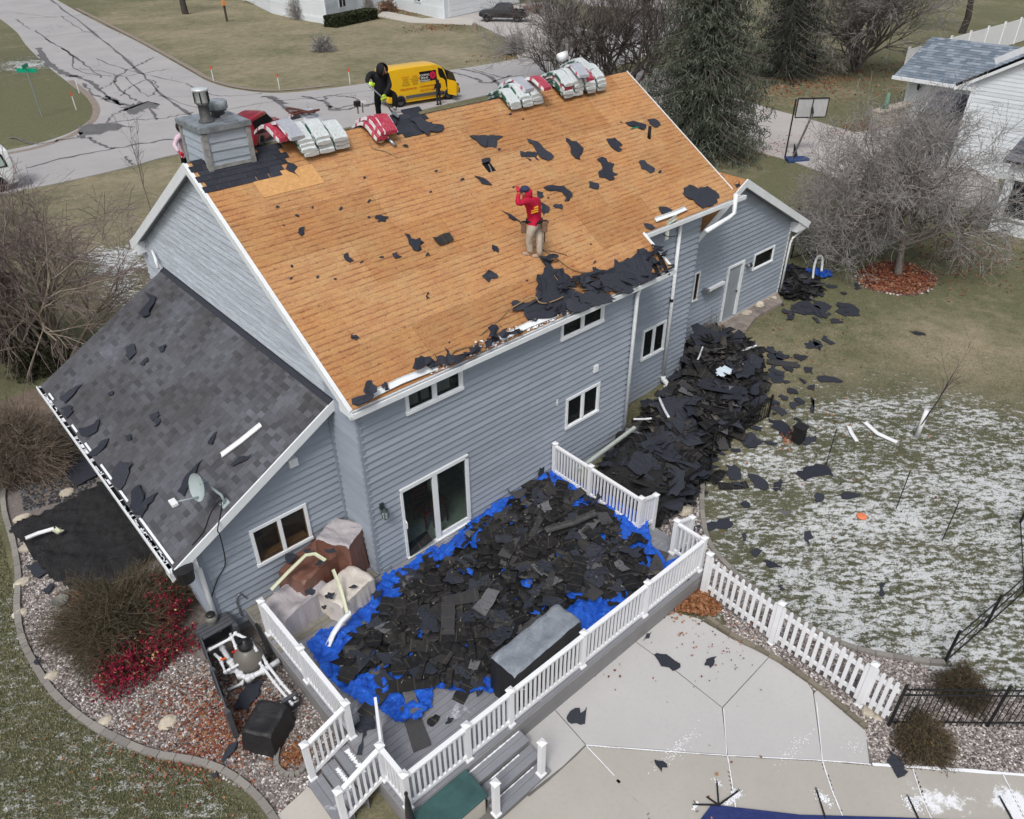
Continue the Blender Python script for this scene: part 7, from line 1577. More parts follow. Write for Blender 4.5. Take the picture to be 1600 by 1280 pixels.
bk = Vector((11.5,5.9,RZ+.62));e = empty('white_bucket',bk,'white bucket lying on top of the far right bundle stack','bucket');MB().tube([bk+Vector((-.14,0,.1)),bk+Vector((.14,0,.12))],[.11,.13],14).build('bucket_body',VINYL,e,True);MB().tube(curve_pts([bk+Vector((.14,-.1,.1)),bk+Vector((.18,0,.26)),bk+Vector((.14,.1,.1))],5),.006,5).build('bucket_handle',GREYM,e)
hz2 = Vector((3.05,5.95,RZ+.50));rr_ = random.Random(3);P_ = [hz2+Vector((rr_.gauss(0,.16),rr_.gauss(0,.1),abs(rr_.gauss(0,.05)))) for _ in range(26)];tag(MB().tube(curve_pts(P_,3),.022,5).build('safety_harness',plain('brown_webbing',(.10,.035,.025),.3,20,.8),None),'tangled brown safety harness on top of the left bundle stack','harness')
# ================================================================ PEOPLE
SKINM = plain('skin',(.42,.24,.17),.06,8,.55)
def grow(name,joints,bones,rad,mats,bone_mat,parent,sub=2):
    """one continuous skinned body: joints {name: Vector}, bones [(a, b)], radii {name: r | (rx, ry)}, material per joint"""
    names = list(joints);ix = {n: i for i,n in enumerate(names)}
    me = bpy.data.meshes.new(name+'_cage');me.from_pydata([tuple(joints[n]) for n in names],[(ix[a],ix[b]) for a,b in bones],[])
    o = bpy.data.objects.new(name,me);C.objects.link(o);sk = o.modifiers.new('skin','SKIN');sk.use_smooth_shade = True
    if not me.skin_vertices: me.skin_vertices.new()
    for n in names:
        r_ = rad[n];me.skin_vertices[0].data[ix[n]].radius = r_ if isinstance(r_,tuple) else (r_,r_)
    me.skin_vertices[0].data[ix[names[0]]].use_root = True
    sb = o.modifiers.new('sub','SUBSURF');sb.levels = sub;sb.render_levels = sub
    dg = bpy.context.evaluated_depsgraph_get();ev = o.evaluated_get(dg);m2_ = bpy.data.meshes.new_from_object(ev);bpy.data.objects.remove(o)
    for m in mats: m2_.materials.append(m)
    V = np.array([v.co[:] for v in m2_.vertices]);best = np.full(len(V),1e9);mi = np.zeros(len(V),int)
    for a,b in bones:
        A,B = np.array(joints[a]),np.array(joints[b]);d = B-A;L = d@d+1e-9;t = np.clip(((V-A)@d)/L,0,1);q = np.linalg.norm(V-A-t[:,None]*d,axis=1)
        ra = np.mean(rad[a]) if isinstance(rad[a],tuple) else rad[a];q = q-ra*.2;m = bone_mat.get((a,b),0);u = q < best;best[u] = q[u];mi[u] = m
    hem = joints['waist'].z-.15
    for p in m2_.polygons:
        k = int(mi[p.vertices[0]]);p.use_smooth = True
        if k == 1 and p.center.z > hem: k = 0
        if k == 0 and p.center.z < hem and ('pelvis' in joints) and p.center.z > joints['pelvis'].z-.3 and (p.center-joints['pelvis']).length < .24: k = 1
        p.material_index = k
    k = link(name,m2_);world_child(k,parent);reg(k)
    # cloth folds
    tx = bpy.data.textures.get('folds') or bpy.data.textures.new('folds','CLOUDS');tx.noise_scale = .11;dm = k.modifiers.new('folds','DISPLACE');dm.texture = tx;dm.strength = .028;dm.mid_level = .5;dm.texture_coords = 'GLOBAL'
    return k
def hand(parent,wrist,dirv,palm_n,mat,curl=1.2,s=1.0,nm='hand'):
    """palm plus five curled fingers as one mesh"""
    d = Vector(dirv).normalized();n = Vector(palm_n);n = (n-d*n.dot(d)).normalized();side = d.cross(n);mb = MB();w_ = Vector(wrist)
    mb.tube([w_,w_+d*.03*s,w_+d*.08*s],[.026*s,.038*s,.036*s],8)
    for k,(o,L) in enumerate(((-.030,.070),(-.010,.080),(.011,.075),(.030,.058))):
        b = w_+d*.075*s+side*o*s;pts = [b];a = 0;cur = d.copy()
        for seg in (.42,.32,.26): a += curl*.55;cur = (d*math.cos(a)+n*math.sin(a)).normalized();pts.append(pts[-1]+cur*L*seg*s)
        mb.tube(pts,[.011*s,.0105*s,.010*s,.007*s],6)
    t0 = w_+d*.03*s-side*.030*s;mb.tube([t0,t0+(-side*.7+d*.6+n*.3).normalized()*.035*s,t0+(-side*.5+d*.6+n*.9).normalized()*.062*s],[.013*s,.012*s,.008*s],6)
    return mb.build(nm,mat,parent,True)
def boot(parent,ankle,dirv,mat,sole,nrm=Vector((0,0,1)),s=1.0):
    f = Vector(dirv);f = (f-nrm*f.dot(nrm)).normalized();b = Vector(ankle)-nrm*.07*s;mb = MB();sd_ = nrm.cross(f);mb2 = MB()
    st = [(-.09,.038,.03),(-.06,.046,.05),(0,.045,.05),(.07,.048,.032),(.13,.05,.02),(.17,.042,.012),(.195,.02,.004)]
    for x,w_,h in st:
        for yy,zz in ((-1,-.035),(-1,h*.5),(-.5,h+.015),(.5,h+.015),(1,h*.5),(1,-.035)): mb.v.append(b+f*x*s+sd_*yy*w_*s+nrm*zz*s)
    for i in range(len(st)-1):
        for j in range(6): a = i*6+j;c = i*6+(j+1) % 6;mb.f.append((a,a+6,c+6,c))
    mb.f += [tuple(range(5,-1,-1)),tuple((len(st)-1)*6+j for j in range(6))]
    mb.tube([Vector(ankle)+nrm*.06*s,Vector(ankle)-nrm*.03*s],[.052*s,.05*s],8);o = mb.build('boot',mat,parent,True)
    mb2.prism([b+f*x*s+sd_*w_*1.06*s-nrm*.046*s for x,w_,h in st]+[b+f*x*s-sd_*w_*1.06*s-nrm*.046*s for x,w_,h in reversed(st)],nrm*.022*s);mb2.build('boot_sole',sole,o);return o
def person(name,label,base,yaw,J,R_,mats,bmat,pose=None):
    """J in body space (x right, y forward, z up); returns empty and world joints"""
    e = empty(name,base,label,'person');Q = Matrix.Rotation(yaw,3,'Z');W_ = J if J['pelvis'].__class__ is Vector else {k: Vector(base)+Q @ Vector(v) for k,v in J.items()}
    body = grow('body',W_,BONES,R_,mats,bmat,e);return e,W_,Q,body
BONES = [('pelvis','waist'),('waist','chest'),('chest','neck'),('neck','headb'),('headb','head'),('head','crown'),('chest','shl'),('shl','ell'),('ell','wrl'),('chest','shr'),('shr','elr'),('elr','wrr'),('pelvis','hil'),('hil','knl'),('knl','anl'),('pelvis','hir'),('hir','knr'),('knr','anr')]
TOP = {('waist','chest'): 0,('pelvis','waist'): 0,('chest','neck'): 0,('chest','shl'): 0,('chest','shr'): 0,('shl','ell'): 0,('ell','wrl'): 0,('shr','elr'): 0,('elr','wrr'): 0,('neck','headb'): 2,('headb','head'): 2,('head','crown'): 2,('pelvis','hil'): 1,('pelvis','hir'): 1,('hil','knl'): 1,('hir','knr'): 1,('knl','anl'): 1,('knr','anr'): 1}
def rad(k=1.0,hd=1.0): return {n: (tuple(x*k for x in v) if isinstance(v,tuple) else v*k) for n,v in dict(pelvis=(.17,.13),waist=(.155,.125),chest=(.18,.135),neck=.062,headb=(.075,.085),head=(.088*hd,.10*hd),crown=(.07*hd,.08*hd),shl=.078,ell=.056,wrl=.042,shr=.078,elr=.056,wrr=.042,hil=.112,knl=.078,anl=.068,hir=.112,knr=.078,anr=.068).items()}
def face(parent,hc,fwd,up,mat,s=1.0):
    f = Vector(fwd).normalized();u = Vector(up);u = (u-f*u.dot(f)).normalized();sd_ = f.cross(u);mb = MB()
    mb.tube([hc+f*.085*s+u*.015*s,hc+f*.118*s-u*.022*s,hc+f*.095*s-u*.03*s],[.010*s,.016*s,.012*s],6);mb.build('nose',mat,parent,True)
    ey = MB()
    for k in (-1,1): ey.lathe(hc+f*.088*s+sd_*k*.032*s+u*.018*s,[(.002,-.009),(.011,0),(.002,.009)],8)
    ey.build('eyes',bpy.data.materials['black_metal'],parent,True);MB().bar(hc+f*.090*s-u*.055*s-sd_*.022*s,hc+f*.090*s-u*.055*s+sd_*.022*s,.010,.008).build('mouth',plain('lip',(.30,.11,.09),.05),parent)
def hood(parent,hc,fwd,up,mat,s=1.0,open_=.55,nm='hood'):
    """hood shell around the head, open towards fwd"""
    f = Vector(fwd).normalized();u = Vector(up);u = (u-f*u.dot(f)).normalized();sd_ = f.cross(u);mb = MB();n,m = 14,9
    for i in range(m+1):
        t = i/m;ang = PI*(t*.98)
        for j in range(n+1):
            a = -PI*.5+PI*j/n
            # longitude about the up axis from the back, latitude from neck to brow
            lon = (j/n-.5)*2*PI*(1-open_*.42);lat = -.9+2.3*t
            x = -math.cos(lon)*math.cos(lat-.2)*.14;y = math.sin(lon)*math.cos(lat-.2)*.125;z = math.sin(lat-.1)*.155
            if lat > 1.2: x += .05*(lat-1.2)
            mb.v.append(hc+f*x*s+sd_*y*s+u*z*s+u*.01)
    for i in range(m):
        for j in range(n): a = i*(n+1)+j;mb.f.append((a,a+1,a+n+2,a+n+1))
    o = mb.build(nm,mat,parent,True);md = o.modifiers.new('solid','SOLIDIFY');md.thickness = .014;return o
RED = plain('red_hoodie_cloth',(.50,.008,.045),.10,7,.85,bump=.2,bsc=25);KHAKI = plain('pale_khaki_cloth',(.50,.44,.37),.12,7,.9,bump=.2,bsc=25);BLK = plain('black_cloth',(.010,.010,.011),.2,7,.9,.15);BLKJ = plain('black_hoodie_cloth',(.016,.017,.020),.2,7,.85,.2)
PINK = plain('pale_pink_cloth',(.62,.46,.54),.08,7,.85);HAIR = plain('dark_hair',(.02,.012,.01),.3,30,.7);NEON = plain('neon_glove',(.50,.72,.05),.1,9,.6);REDG = plain('red_glove',(.50,.02,.04),.1,9,.6);SHOE = plain('tan_boot_leather',(.42,.30,.22),.15,9,.8);SHOEB = plain('grey_shoe',(.30,.29,.30),.2,9,.7)
# --- man in the red hoodie, back three quarters to us, hand to his cap
fl1 = prf(830,401);fr1 = prf(846,404);base = (fl1+fr1)/2;yw = math.radians(62)
def pose(dct,ydef):
    return {k: py_(v[0],v[1],v[2] if len(v) > 2 else ydef) for k,v in dct.items()}
by = base.y;al,ar = prf(829,400),prf(844,403)
J = pose(dict(pelvis=(835,350),waist=(835,338),chest=(831,319),neck=(826,309),headb=(824,305),head=(820,300),crown=(818,295),shl=(823,314,by-.16),ell=(809,319,by-.22),wrl=(810,301,by-.14),shr=(840,313,by+.14),elr=(842,325,by+.3),wrr=(822,312,by+.34),hil=(831,354,by-.08),knl=(826,376,al.y-.02),anl=(829,395,al.y),hir=(840,354,by+.08),knr=(843,377,ar.y-.02),anr=(843,398,ar.y)),by)
base.z = min(fl1.z,fr1.z)+.0
PR,WJ,Q,body = person('person','person in a red hoodie, pale trousers and tool belt standing mid roof, hand raised',base,yw,J,rad(1.13,.88),[RED,KHAKI,SKINM],TOP)
for a in ('anl','anr'): boot(PR,Vector((WJ[a].x,WJ[a].y,5.3+RP*WJ[a].y+.10)),Q @ Vector((0,1,0)),SHOE,plain('sole',(.55,.42,.30),.1),RN)
hd = WJ['head'];fw_ = Q @ Vector((0,1,-.15));hood(PR,hd+Q @ Vector((.02,-.05,-.07)),fw_,Vector((0,0,1)),RED,1.0,.9);face(PR,hd,fw_,(0,0,1),SKINM)
NAVC = plain('navy_cap',(.03,.04,.09),.15,9,.8);mb = MB();mb.lathe(hd+Vector((0,0,.035)),[(.112,0),(.108,.05),(.075,.09),(.01,.105)],16);cp = mb.build('cap',NAVC,PR,True);f_ = fw_.normalized();s_ = f_.cross(Vector((0,0,1)));c0 = hd+Vector((0,0,.045));MB().prism([c0+f_*.08+s_*.085,c0+f_*.19+s_*.05,c0+f_*.19-s_*.05,c0+f_*.08-s_*.085],(0,0,.012)).build('cap_brim',NAVC,cp)
hand(PR,WJ['wrl'],Q @ Vector((.3,.0,1)),Q @ Vector((.8,.4,0)),REDG,.9,1.15);hand(PR,WJ['wrr'],Q @ Vector((-.2,.8,.6)),Q @ Vector((0,.2,.9)),REDG,1.0,1.1)
bw = WJ['waist']+Vector((0,0,-.10));mb = MB();mb.lathe(bw,[(.205,-.03),(.21,-.025),(.21,.025),(.205,.03)],20);mb.v = [Vector((bw.x+(v.x-bw.x)*1.0,bw.y+(v.y-bw.y)*.95,v.z)) for v in mb.v];bl = mb.build('tool_belt',BLACKM,PR)
LEA = plain('tan_leather_pouch',(.20,.12,.08),.3,14,.7)
tc = (Vector(CAM)-bw);tc.z = 0;tc.normalize();cr = Vector((RI[0],RI[1],0)).normalized()
for sx in (-1,1):
    c = bw+cr*.19*sx+tc*(.06 if sx < 0 else .0)-Vector((0,0,.13));mb = MB();mb.prism([c-tc*.09+Vector((0,0,.12)),c+tc*.09+Vector((0,0,.12)),c+tc*.08-Vector((0,0,.14)),c-tc*.07-Vector((0,0,.13))],cr*.12*sx);mb.build('belt_pouch',LEA,PR,bevel=.02);MB().box(c+Vector((0,0,.09))+cr*.06*sx,(.12,.12,.06)).build('pouch_pocket',plain('dark_leather',(.08,.05,.04),.3,9,.7),PR)
c = bw+cr*.25-Vector((0,0,.12));MB().tube([c,c+Vector((0,0,-.42))],.013,6).build('hammer_handle',BLACKM,PR)
for k in range(3): c = py_(835.5,318.5+3.4*k,WJ['chest'].y)+tc*.25;u = (cr+Vector((0,0,.28))).normalized();MB().bar(c-u*.085,c+u*.085,.028,.05,tc).build('back_print',plain('yellow_print',(.72,.36,.02),.05),PR)
# --- man in the black hoodie with a shovel on the ridge
yb_ = 6.35;bb = py_(592,187,yb_);yw2 = math.radians(-160)
J = pose(dict(pelvis=(597,141),waist=(595,134),chest=(592,123),neck=(594,116,6.25),headb=(596,113,6.2),head=(598,109,6.15),crown=(597,103,6.2),shl=(605,118,6.3),ell=(609,135,6.1),wrl=(600,149,5.98),shr=(579,115,6.35),elr=(573,125,6.2),wrr=(576,130,6.05),hil=(604,144),knl=(617,149,6.1),anl=(617,170,6.05),hir=(590,144),knr=(590,161),anr=(592,181)),yb_)
PB,WJ,Q,body = person('person','person in a black hoodie and neon gloves bending over a shovel on the ridge',bb,yw2,J,rad(1.06),[BLKJ,BLK,SKINM],TOP)
hood(PB,WJ['head']+Q @ Vector((0,-.03,-.02)),Q @ Vector((0,1,-.5)),Q @ Vector((0,.4,1)),BLKJ,1.12,.6);face(PB,WJ['head'],Q @ Vector((0,1,-.5)),Q @ Vector((0,.4,1)),SKINM)
boot(PB,WJ['anl'],Vector((.9,-.5,0)),SHOEB,plain('pale_sole',(.55,.50,.45),.1));boot(PB,WJ['anr'],Q @ Vector((.2,1,0)),BLACKM,RUBBER)
hand(PB,WJ['wrl'],Q @ Vector((.5,.4,-.5)),Q @ Vector((.5,-.6,.2)),NEON,1.6,1.5,'glove');hand(PB,WJ['wrr'],Q @ Vector((-.4,.5,-.4)),Q @ Vector((-.6,-.4,0)),NEON,1.6,1.5,'glove')
h1 = py_(573,130,5.98);h2 = py_(599,154,5.9);tip = py_(612,175,5.78);tipd = (tip-h2).normalized()
sh = empty('shovel',h2,'long handled grey roofing shovel held by the person in black','shovel');MB().tube([h1,h2,tip],.018,8).build('shovel_handle',GREYM,sh,True);fwd_ = Vector((tipd.x,tipd.y,0)).normalized();sdv = fwd_.cross(Vector((0,0,1)));MB().prism([tip-sdv*.11,tip+sdv*.11,tip+sdv*.10+tipd*.14+fwd_*.10,tip-sdv*.12+tipd*.14+fwd_*.10],Vector((0,0,.01))).build('shovel_blade',GREYM,sh)
# --- person in pink partly hidden by the chimney
yp = 8.0;pb = py_(290,243,yp);pb.z = 7.43;yw3 = math.radians(-120)
J = pose(dict(pelvis=(292,243),waist=(291,234),chest=(288,219),neck=(285,208),headb=(284,204),head=(284,199),crown=(283,194),shl=(279,213,7.85),ell=(272,227,7.75),wrl=(280,238,7.6),shr=(297,213,8.1),elr=(300,228,8.0),wrr=(294,238,7.8),hil=(289,247),knl=(291,268),anl=(292,287),hir=(296,247),knr=(297,268),anr=(298,287)),yp)
PK,WJ,Q,body = person('person','person in a pale pink sweatshirt and red gloves half hidden behind the chimney',pb,yw3,J,rad(),[PINK,BLK,SKINM],TOP)
mb = MB();mb.lathe(WJ['head']+Q @ Vector((0,-.02,.0)),[(.08,-.09),(.11,-.04),(.118,.03),(.10,.09),(.04,.125),(.005,.13)],16);mb.build('hair',HAIR,PK,True);face(PK,WJ['head'],Q @ Vector((0,1,-.2)),(0,0,1),SKINM);boot(PK,WJ['anl'],Q @ Vector((0,1,0)),BLACKM,RUBBER);boot(PK,WJ['anr'],Q @ Vector((0,1,0)),BLACKM,RUBBER)
for a in ('wrl','wrr'): hand(PK,WJ[a],Q @ Vector((0,.6,-.6)),Q @ Vector((0,-.6,-.3)),REDG,1.3,1.2,'glove')
# ================================================================ VEHICLES
CH_ = plain('wheel_rim_grey',(.10,.10,.105),.1,6,.4,.5,.3);TIRE = RUBBER
REDP = plain('red_car_paint',(.30,.012,.03),.06,3,.25,.6);YELP = plain('yellow_van_paint',(.72,.42,.012),.03,3,.3,.5);BLKP = plain('black_car_paint',(.012,.014,.018),.1,3,.25,.6);WHTP = plain('white_car_paint',(.72,.74,.75),.03,3,.3,.5)
GREYP = plain('grey_plastic_trim',(.09,.09,.095),.05,5,.6);TAIL = plain('red_tail_lamp',(.45,.01,.01),.05,5,.2)
def wheel(e,c,r,w_,M4,side):
    f = lambda p: M4 @ Vector(p);mb = MB();rm = MB();n = 20
    prof = [(r*.62,-w_/2),(r*.95,-w_/2),(r,-w_/2+.03),(r,w_/2-.03),(r*.95,w_/2),(r*.62,w_/2)]
    for rr_,y in prof:
        for j in range(n): a = 2*PI*j/n;mb.v.append(f((c[0]+rr_*math.cos(a),c[1]+y,c[2]+rr_*math.sin(a))))
    for i in range(5):
        for j in range(n): a = i*n+j;b = i*n+(j+1) % n;mb.f.append((a,b,b+n,a+n))
    o = mb.build('wheel',TIRE,e,True)
    yo = c[1]+side*w_*.40
    for k in range(5):
        a = 2*PI*k/5;d = Vector((math.cos(a),0,math.sin(a)));p0 = Vector((c[0],yo,c[2]));rm.bar(f(p0+d*.03),f(p0+d*r*.6),.07,.03,(M4.to_3x3() @ Vector((0,1,0))))
    rm2 = MB()
    for rr_,y in ((r*.55,yo-.02),(r*.64,yo-.02),(r*.64,yo+.02),(r*.55,yo+.02)):
        for j in range(n): a = 2*PI*j/n;rm2.v.append(f((c[0]+rr_*math.cos(a),y,c[2]+rr_*math.sin(a))))
    for i in range(3):
        for j in range(n): a = i*n+j;b = i*n+(j+1) % n;rm2.f.append((a,b,b+n,a+n))
    m = MB();m.v = rm.v+rm2.v;m.f = rm.f+[tuple(q+len(rm.v) for q in ff_) for ff_ in rm2.f];m.build('rim',CH_,o)
    hb = MB();hb.box(f((c[0],c[1]+side*w_*.18,c[2])),(.01,.01,.01));
    dk = MB()
    for j in range(n): a = 2*PI*j/n;dk.v.append(f((c[0]+r*.62*math.cos(a),yo-side*.05,c[2]+r*.62*math.sin(a))))
    dk.f = [tuple(range(n))];dk.build('rim',GREYP,o)
def vehicle(name,label,cat,pos,yaw,st,paint,wheels,wr,ww,width):
    """st: stations [(x, zb, zm, zbelt, zroof, wb, wbelt, wroof)], x forward; lofted closed body"""
    e = empty(name,pos,label,cat);M4 = Matrix.Translation(Vector(pos)) @ Matrix.Rotation(yaw,4,'Z');f = lambda p: M4 @ Vector(p)
    mb = MB();rows = []
    for (x,zb_,zm,zt,zr,wb,wt,wr_) in st:
        ring = [(-wb*.93,zb_),(-wb,(zb_+zm)/2),(-wb,zm),(-wt,zt),(-wr_,zr-.05),(-wr_*.85,zr),(0,zr+.015),(wr_*.85,zr),(wr_,zr-.05),(wt,zt),(wb,zm),(wb,(zb_+zm)/2),(wb*.93,zb_)]
        rows.append([f((x,y,z)) for y,z in ring]);mb.v += rows[-1]
    n = 13
    for i in range(len(st)-1):
        for j in range(n-1): a = i*n+j;mb.f.append((a,a+n,a+n+1,a+1))
        mb.f.append((i*n+n-1,(i+1)*n+n-1,(i+1)*n,i*n))
    mb.f += [tuple(range(n)),tuple((len(st)-1)*n+j for j in range(n-1,-1,-1))]
    b = mb.build('body',paint,e,True);b.modifiers.new('edge','EDGE_SPLIT').split_angle = math.radians(40)
    for x in wheels:
        for s_ in (-1,1):
            wheel(e,(x,s_*(width/2-ww/2+.01),wr),wr,ww,M4,s_);ar = MB();P_ = [f((x+(wr+.05)*math.cos(a),s_*(width/2+.004),wr+(wr+.05)*math.sin(a))) for a in np.linspace(-.15,PI+.15,14)];ar.tube(P_,.045,5);ar.build('wheel_arch',GREYP,e)
            dk = MB();dk.v = [f((x+(wr+.05)*math.cos(a),s_*(width/2-.03),wr+(wr+.05)*math.sin(a))) for a in np.linspace(0,PI,12)];dk.v += [v+(M4.to_3x3() @ Vector((0,s_*.036,0))) for v in dk.v];dk.f = [tuple(range(12)),tuple(range(12,24))]+[(i,i+1,i+13,i+12) for i in range(11)];dk.build('wheel_well',DARKV,e)
    return e,f,M4
def panel(e,f,pts,nrm,th,mat,nm,M4): n_ = M4.to_3x3() @ Vector(nrm);return MB().prism([f(p) for p in pts],n_*th).build(nm,mat,e)
def words(txt,size,mat,e,M4,pos,side,nm='lettering',sx=1.0):
    """flat printed lettering on the side of a body (side -1 = right hand side facing -y)"""
    cu = bpy.data.curves.new('lettering','FONT');cu.body = txt;cu.size = size;cu.extrude = .003;cu.align_x = 'CENTER';o = bpy.data.objects.new('lettering',cu);C.objects.link(o)
    dg = bpy.context.evaluated_depsgraph_get();me = bpy.data.meshes.new_from_object(o.evaluated_get(dg));bpy.data.objects.remove(o)
    L = Matrix.Translation(Vector(pos)) @ Matrix.Rotation(PI/2,4,'X') @ Matrix.Diagonal((sx,1,1,1));me.transform(M4 @ L);me.materials.clear();me.materials.append(mat);k = link(nm,me);world_child(k,e);return k
# --- yellow van; its near side (-y side) faces us, nose to the right
a = pz(627,168,ZF+.05);b = pz(702,156,ZF+.05);dv = (b-a);yawv = math.atan2(dv.y,dv.x);mid = (a+b)/2;mid.z = ZF+.06;nrm_ = Vector((-math.sin(yawv),math.cos(yawv),0))
vp = mid+nrm_*1.0;vp.z = ZF+.06;WB = dv.length/2
V = WB
st = [(-V-.95,.45,.9,1.5,2.35,.92,.92,.80),(-V-.90,.35,.9,1.5,2.48,.98,.97,.84),(-V,.30,.9,1.5,2.56,.99,.98,.86),(V-1.1,.30,.9,1.5,2.56,.99,.98,.86),(V-.75,.30,.9,1.45,2.50,.99,.97,.84),(V-.35,.30,.85,1.42,2.28,.99,.96,.80),(V+.25,.30,.80,1.38,1.66,.98,.93,.78),(V+.35,.30,.80,1.30,1.42,.97,.90,.78),(V+.85,.32,.75,1.05,1.14,.93,.82,.70),(V+1.02,.38,.70,.92,.96,.84,.72,.60)]
E_,f,M4 = vehicle('van','yellow work van parked on the street with its driver side door open','van',vp,yawv,st,YELP,(-V,V),.36,.24,1.98)
ys = -1.0
for x0,x1,z0_,z1_,mt_,nm in ((-V+.45,V-.55,.52,.72,GREYP,'side_trim'),(-V+.45,V-.55,.28,.34,YELP,'sill')): panel(E_,f,[(x0,ys,z0_),(x1,ys,z0_),(x1,ys,z1_),(x0,ys,z1_)],(0,-1,0),.02,mt_,nm,M4)
WIN = plain('black_van_window',(.010,.008,.009),.1,4,.15,.5)
panel(E_,f,[(V-2.35,ys+.02,1.52),(V-.95,ys+.02,1.52),(V-.98,ys+.09,2.18),(V-2.35,ys+.09,2.18)],(0,-1,0),.02,WIN,'side_window',M4)
panel(E_,f,[(V-.80,ys+.01,.45),(V-.12,ys+.01,.45),(V-.12,ys+.03,1.45),(V-.42,ys+.10,2.18),(V-.76,ys+.12,2.30)],(0,-1,0),.012,DARKV,'door_opening',M4)
ds = [(V-.10,-1.0,.42),(V-.10,-1.0,1.45),(V-.28,-.92,2.15)];de = [(V+.12,-1.85,.42),(V+.12,-1.85,1.42),(V-.05,-1.72,2.02)]
MB().prism([f(ds[0]),f(de[0]),f(de[1]),f(ds[1])],M4.to_3x3() @ Vector((.05,0,0))).build('door',YELP,E_);dd = MB();dd.prism([f(ds[1]),f(de[1]),f(de[2]),f(ds[2])],M4.to_3x3() @ Vector((.04,0,0)));dd.build('door_window',CGLASS,E_)
for s_ in (-1,1): panel(E_,f,[(V-.05,s_*.985,1.43),(V+.30,s_*.95,1.40),(V-.18,s_*.86,2.05)],(0,s_,0),.01,CGLASS,'quarter_window',M4)
panel(E_,f,[(V+.27,-.74,1.52),(V+.27,.74,1.52),(V-.30,.70,2.24),(V-.30,-.70,2.24)],(.7,0,.7),.03,CGLASS,'windscreen',M4)
mb = MB();mb.box((V+1.0,0,.52),(.12,1.75,.34));mb.v = [f(v) for v in mb.v];mb.build('bumper',GREYP,E_)
for s_ in (-1,1):
    mb = MB();mb.box((V+.86,s_*.72,.93),(.22,.26,.18));mb.v = [f(v) for v in mb.v];mb.build('headlight',CGLASS,E_);mb = MB();mb.box((V+.05,s_*1.14,1.55),(.12,.2,.34));mb.v = [f(v) for v in mb.v];mb.build('mirror',GREYP,E_)
mb = MB();mb.box((-V-.88,-.86,1.7),(.05,.12,.5));mb.v = [f(v) for v in mb.v];mb.build('tail_light',TAIL,E_)
RD = plain('red_print',(.50,.05,.02),.03);BR2 = plain('brown_print',(.30,.16,.02),.03);WT = plain('white_print',(.75,.75,.75),.03);CR = plain('crimson_disc',(.55,.01,.06),.03)
for i,t_ in enumerate(('ROOFING','SIDING','COMPANY')): words(t_,.20,WT,E_,M4,(V-2.0,ys-.012,1.98-.19*i-.10),-1,sx=.95)
mb = MB();P_ = [f((V-1.30+.25*math.cos(t),ys-.002,1.87+.25*math.sin(t))) for t in np.linspace(0,2*PI,24,endpoint=False)];mb.prism(P_,M4.to_3x3() @ Vector((0,-.012,0)));mb.build('emblem_disc',CR,E_);words('S',.26,WIN,E_,M4,(V-1.30,ys-.018,1.79),-1)
for i,t_ in enumerate(('ROOFING','SIDING','GUTTERS','WINDOWS')): words(t_,.13,RD if i == 0 else BR2,E_,M4,(V-3.55,ys-.004,1.92-.17*i),-1);words(('DOORS','INSULATION','DECKING','REPAIR')[i],.13,RD if i == 0 else BR2,E_,M4,(V-2.78,ys-.004,1.92-.17*i),-1)
words('FREE ESTIMATES',.17,RD,E_,M4,(V-3.35,ys-.004,1.10),-1,sx=1.1);words('800-MRP-2820',.22,plain('orange_print',(.62,.20,.02),.03),E_,M4,(V-1.75,ys-.004,.86),-1);words('ROOFINGEXTERIORS',.15,RD,E_,M4,(V-1.7,ys-.004,1.14),-1)
# worker at the van door
dp_ = pz(686,164,ZF+.05);J = dict(pelvis=(0,0,.93),waist=(0,.0,1.10),chest=(0,.03,1.34),neck=(0,.04,1.48),headb=(0,.05,1.53),head=(0,.06,1.60),crown=(0,.06,1.68),shl=(-.19,.02,1.42),ell=(-.25,.06,1.16),wrl=(-.16,.26,1.06),shr=(.19,.02,1.42),elr=(.25,.08,1.16),wrr=(.16,.28,1.10),hil=(-.10,0,.88),knl=(-.11,.04,.50),anl=(-.11,0,.12),hir=(.10,0,.88),knr=(.11,.04,.50),anr=(.11,-.02,.12))
PD,WJ,Q,body = person('person','person in black clothes standing at the open door of the yellow van',dp_,math.radians(-5),J,rad(),[BLKJ,plain('dark_jeans',(.02,.025,.045),.2),SKINM],TOP)
hood(PD,WJ['head']+Vector((0,0,-.02)),Q @ Vector((0,1,0)),(0,0,1),BLKJ,1.05,.6);face(PD,WJ['head'],Q @ Vector((0,1,0)),(0,0,1),SKINM);boot(PD,WJ['anl'],Q @ Vector((0,1,0)),BLACKM,RUBBER);boot(PD,WJ['anr'],Q @ Vector((0,1,0)),BLACKM,RUBBER)
for a in ('wrl','wrr'): hand(PD,WJ[a],Q @ Vector((0,1,-.2)),Q @ Vector((0,0,-1)),SKINM,.9)
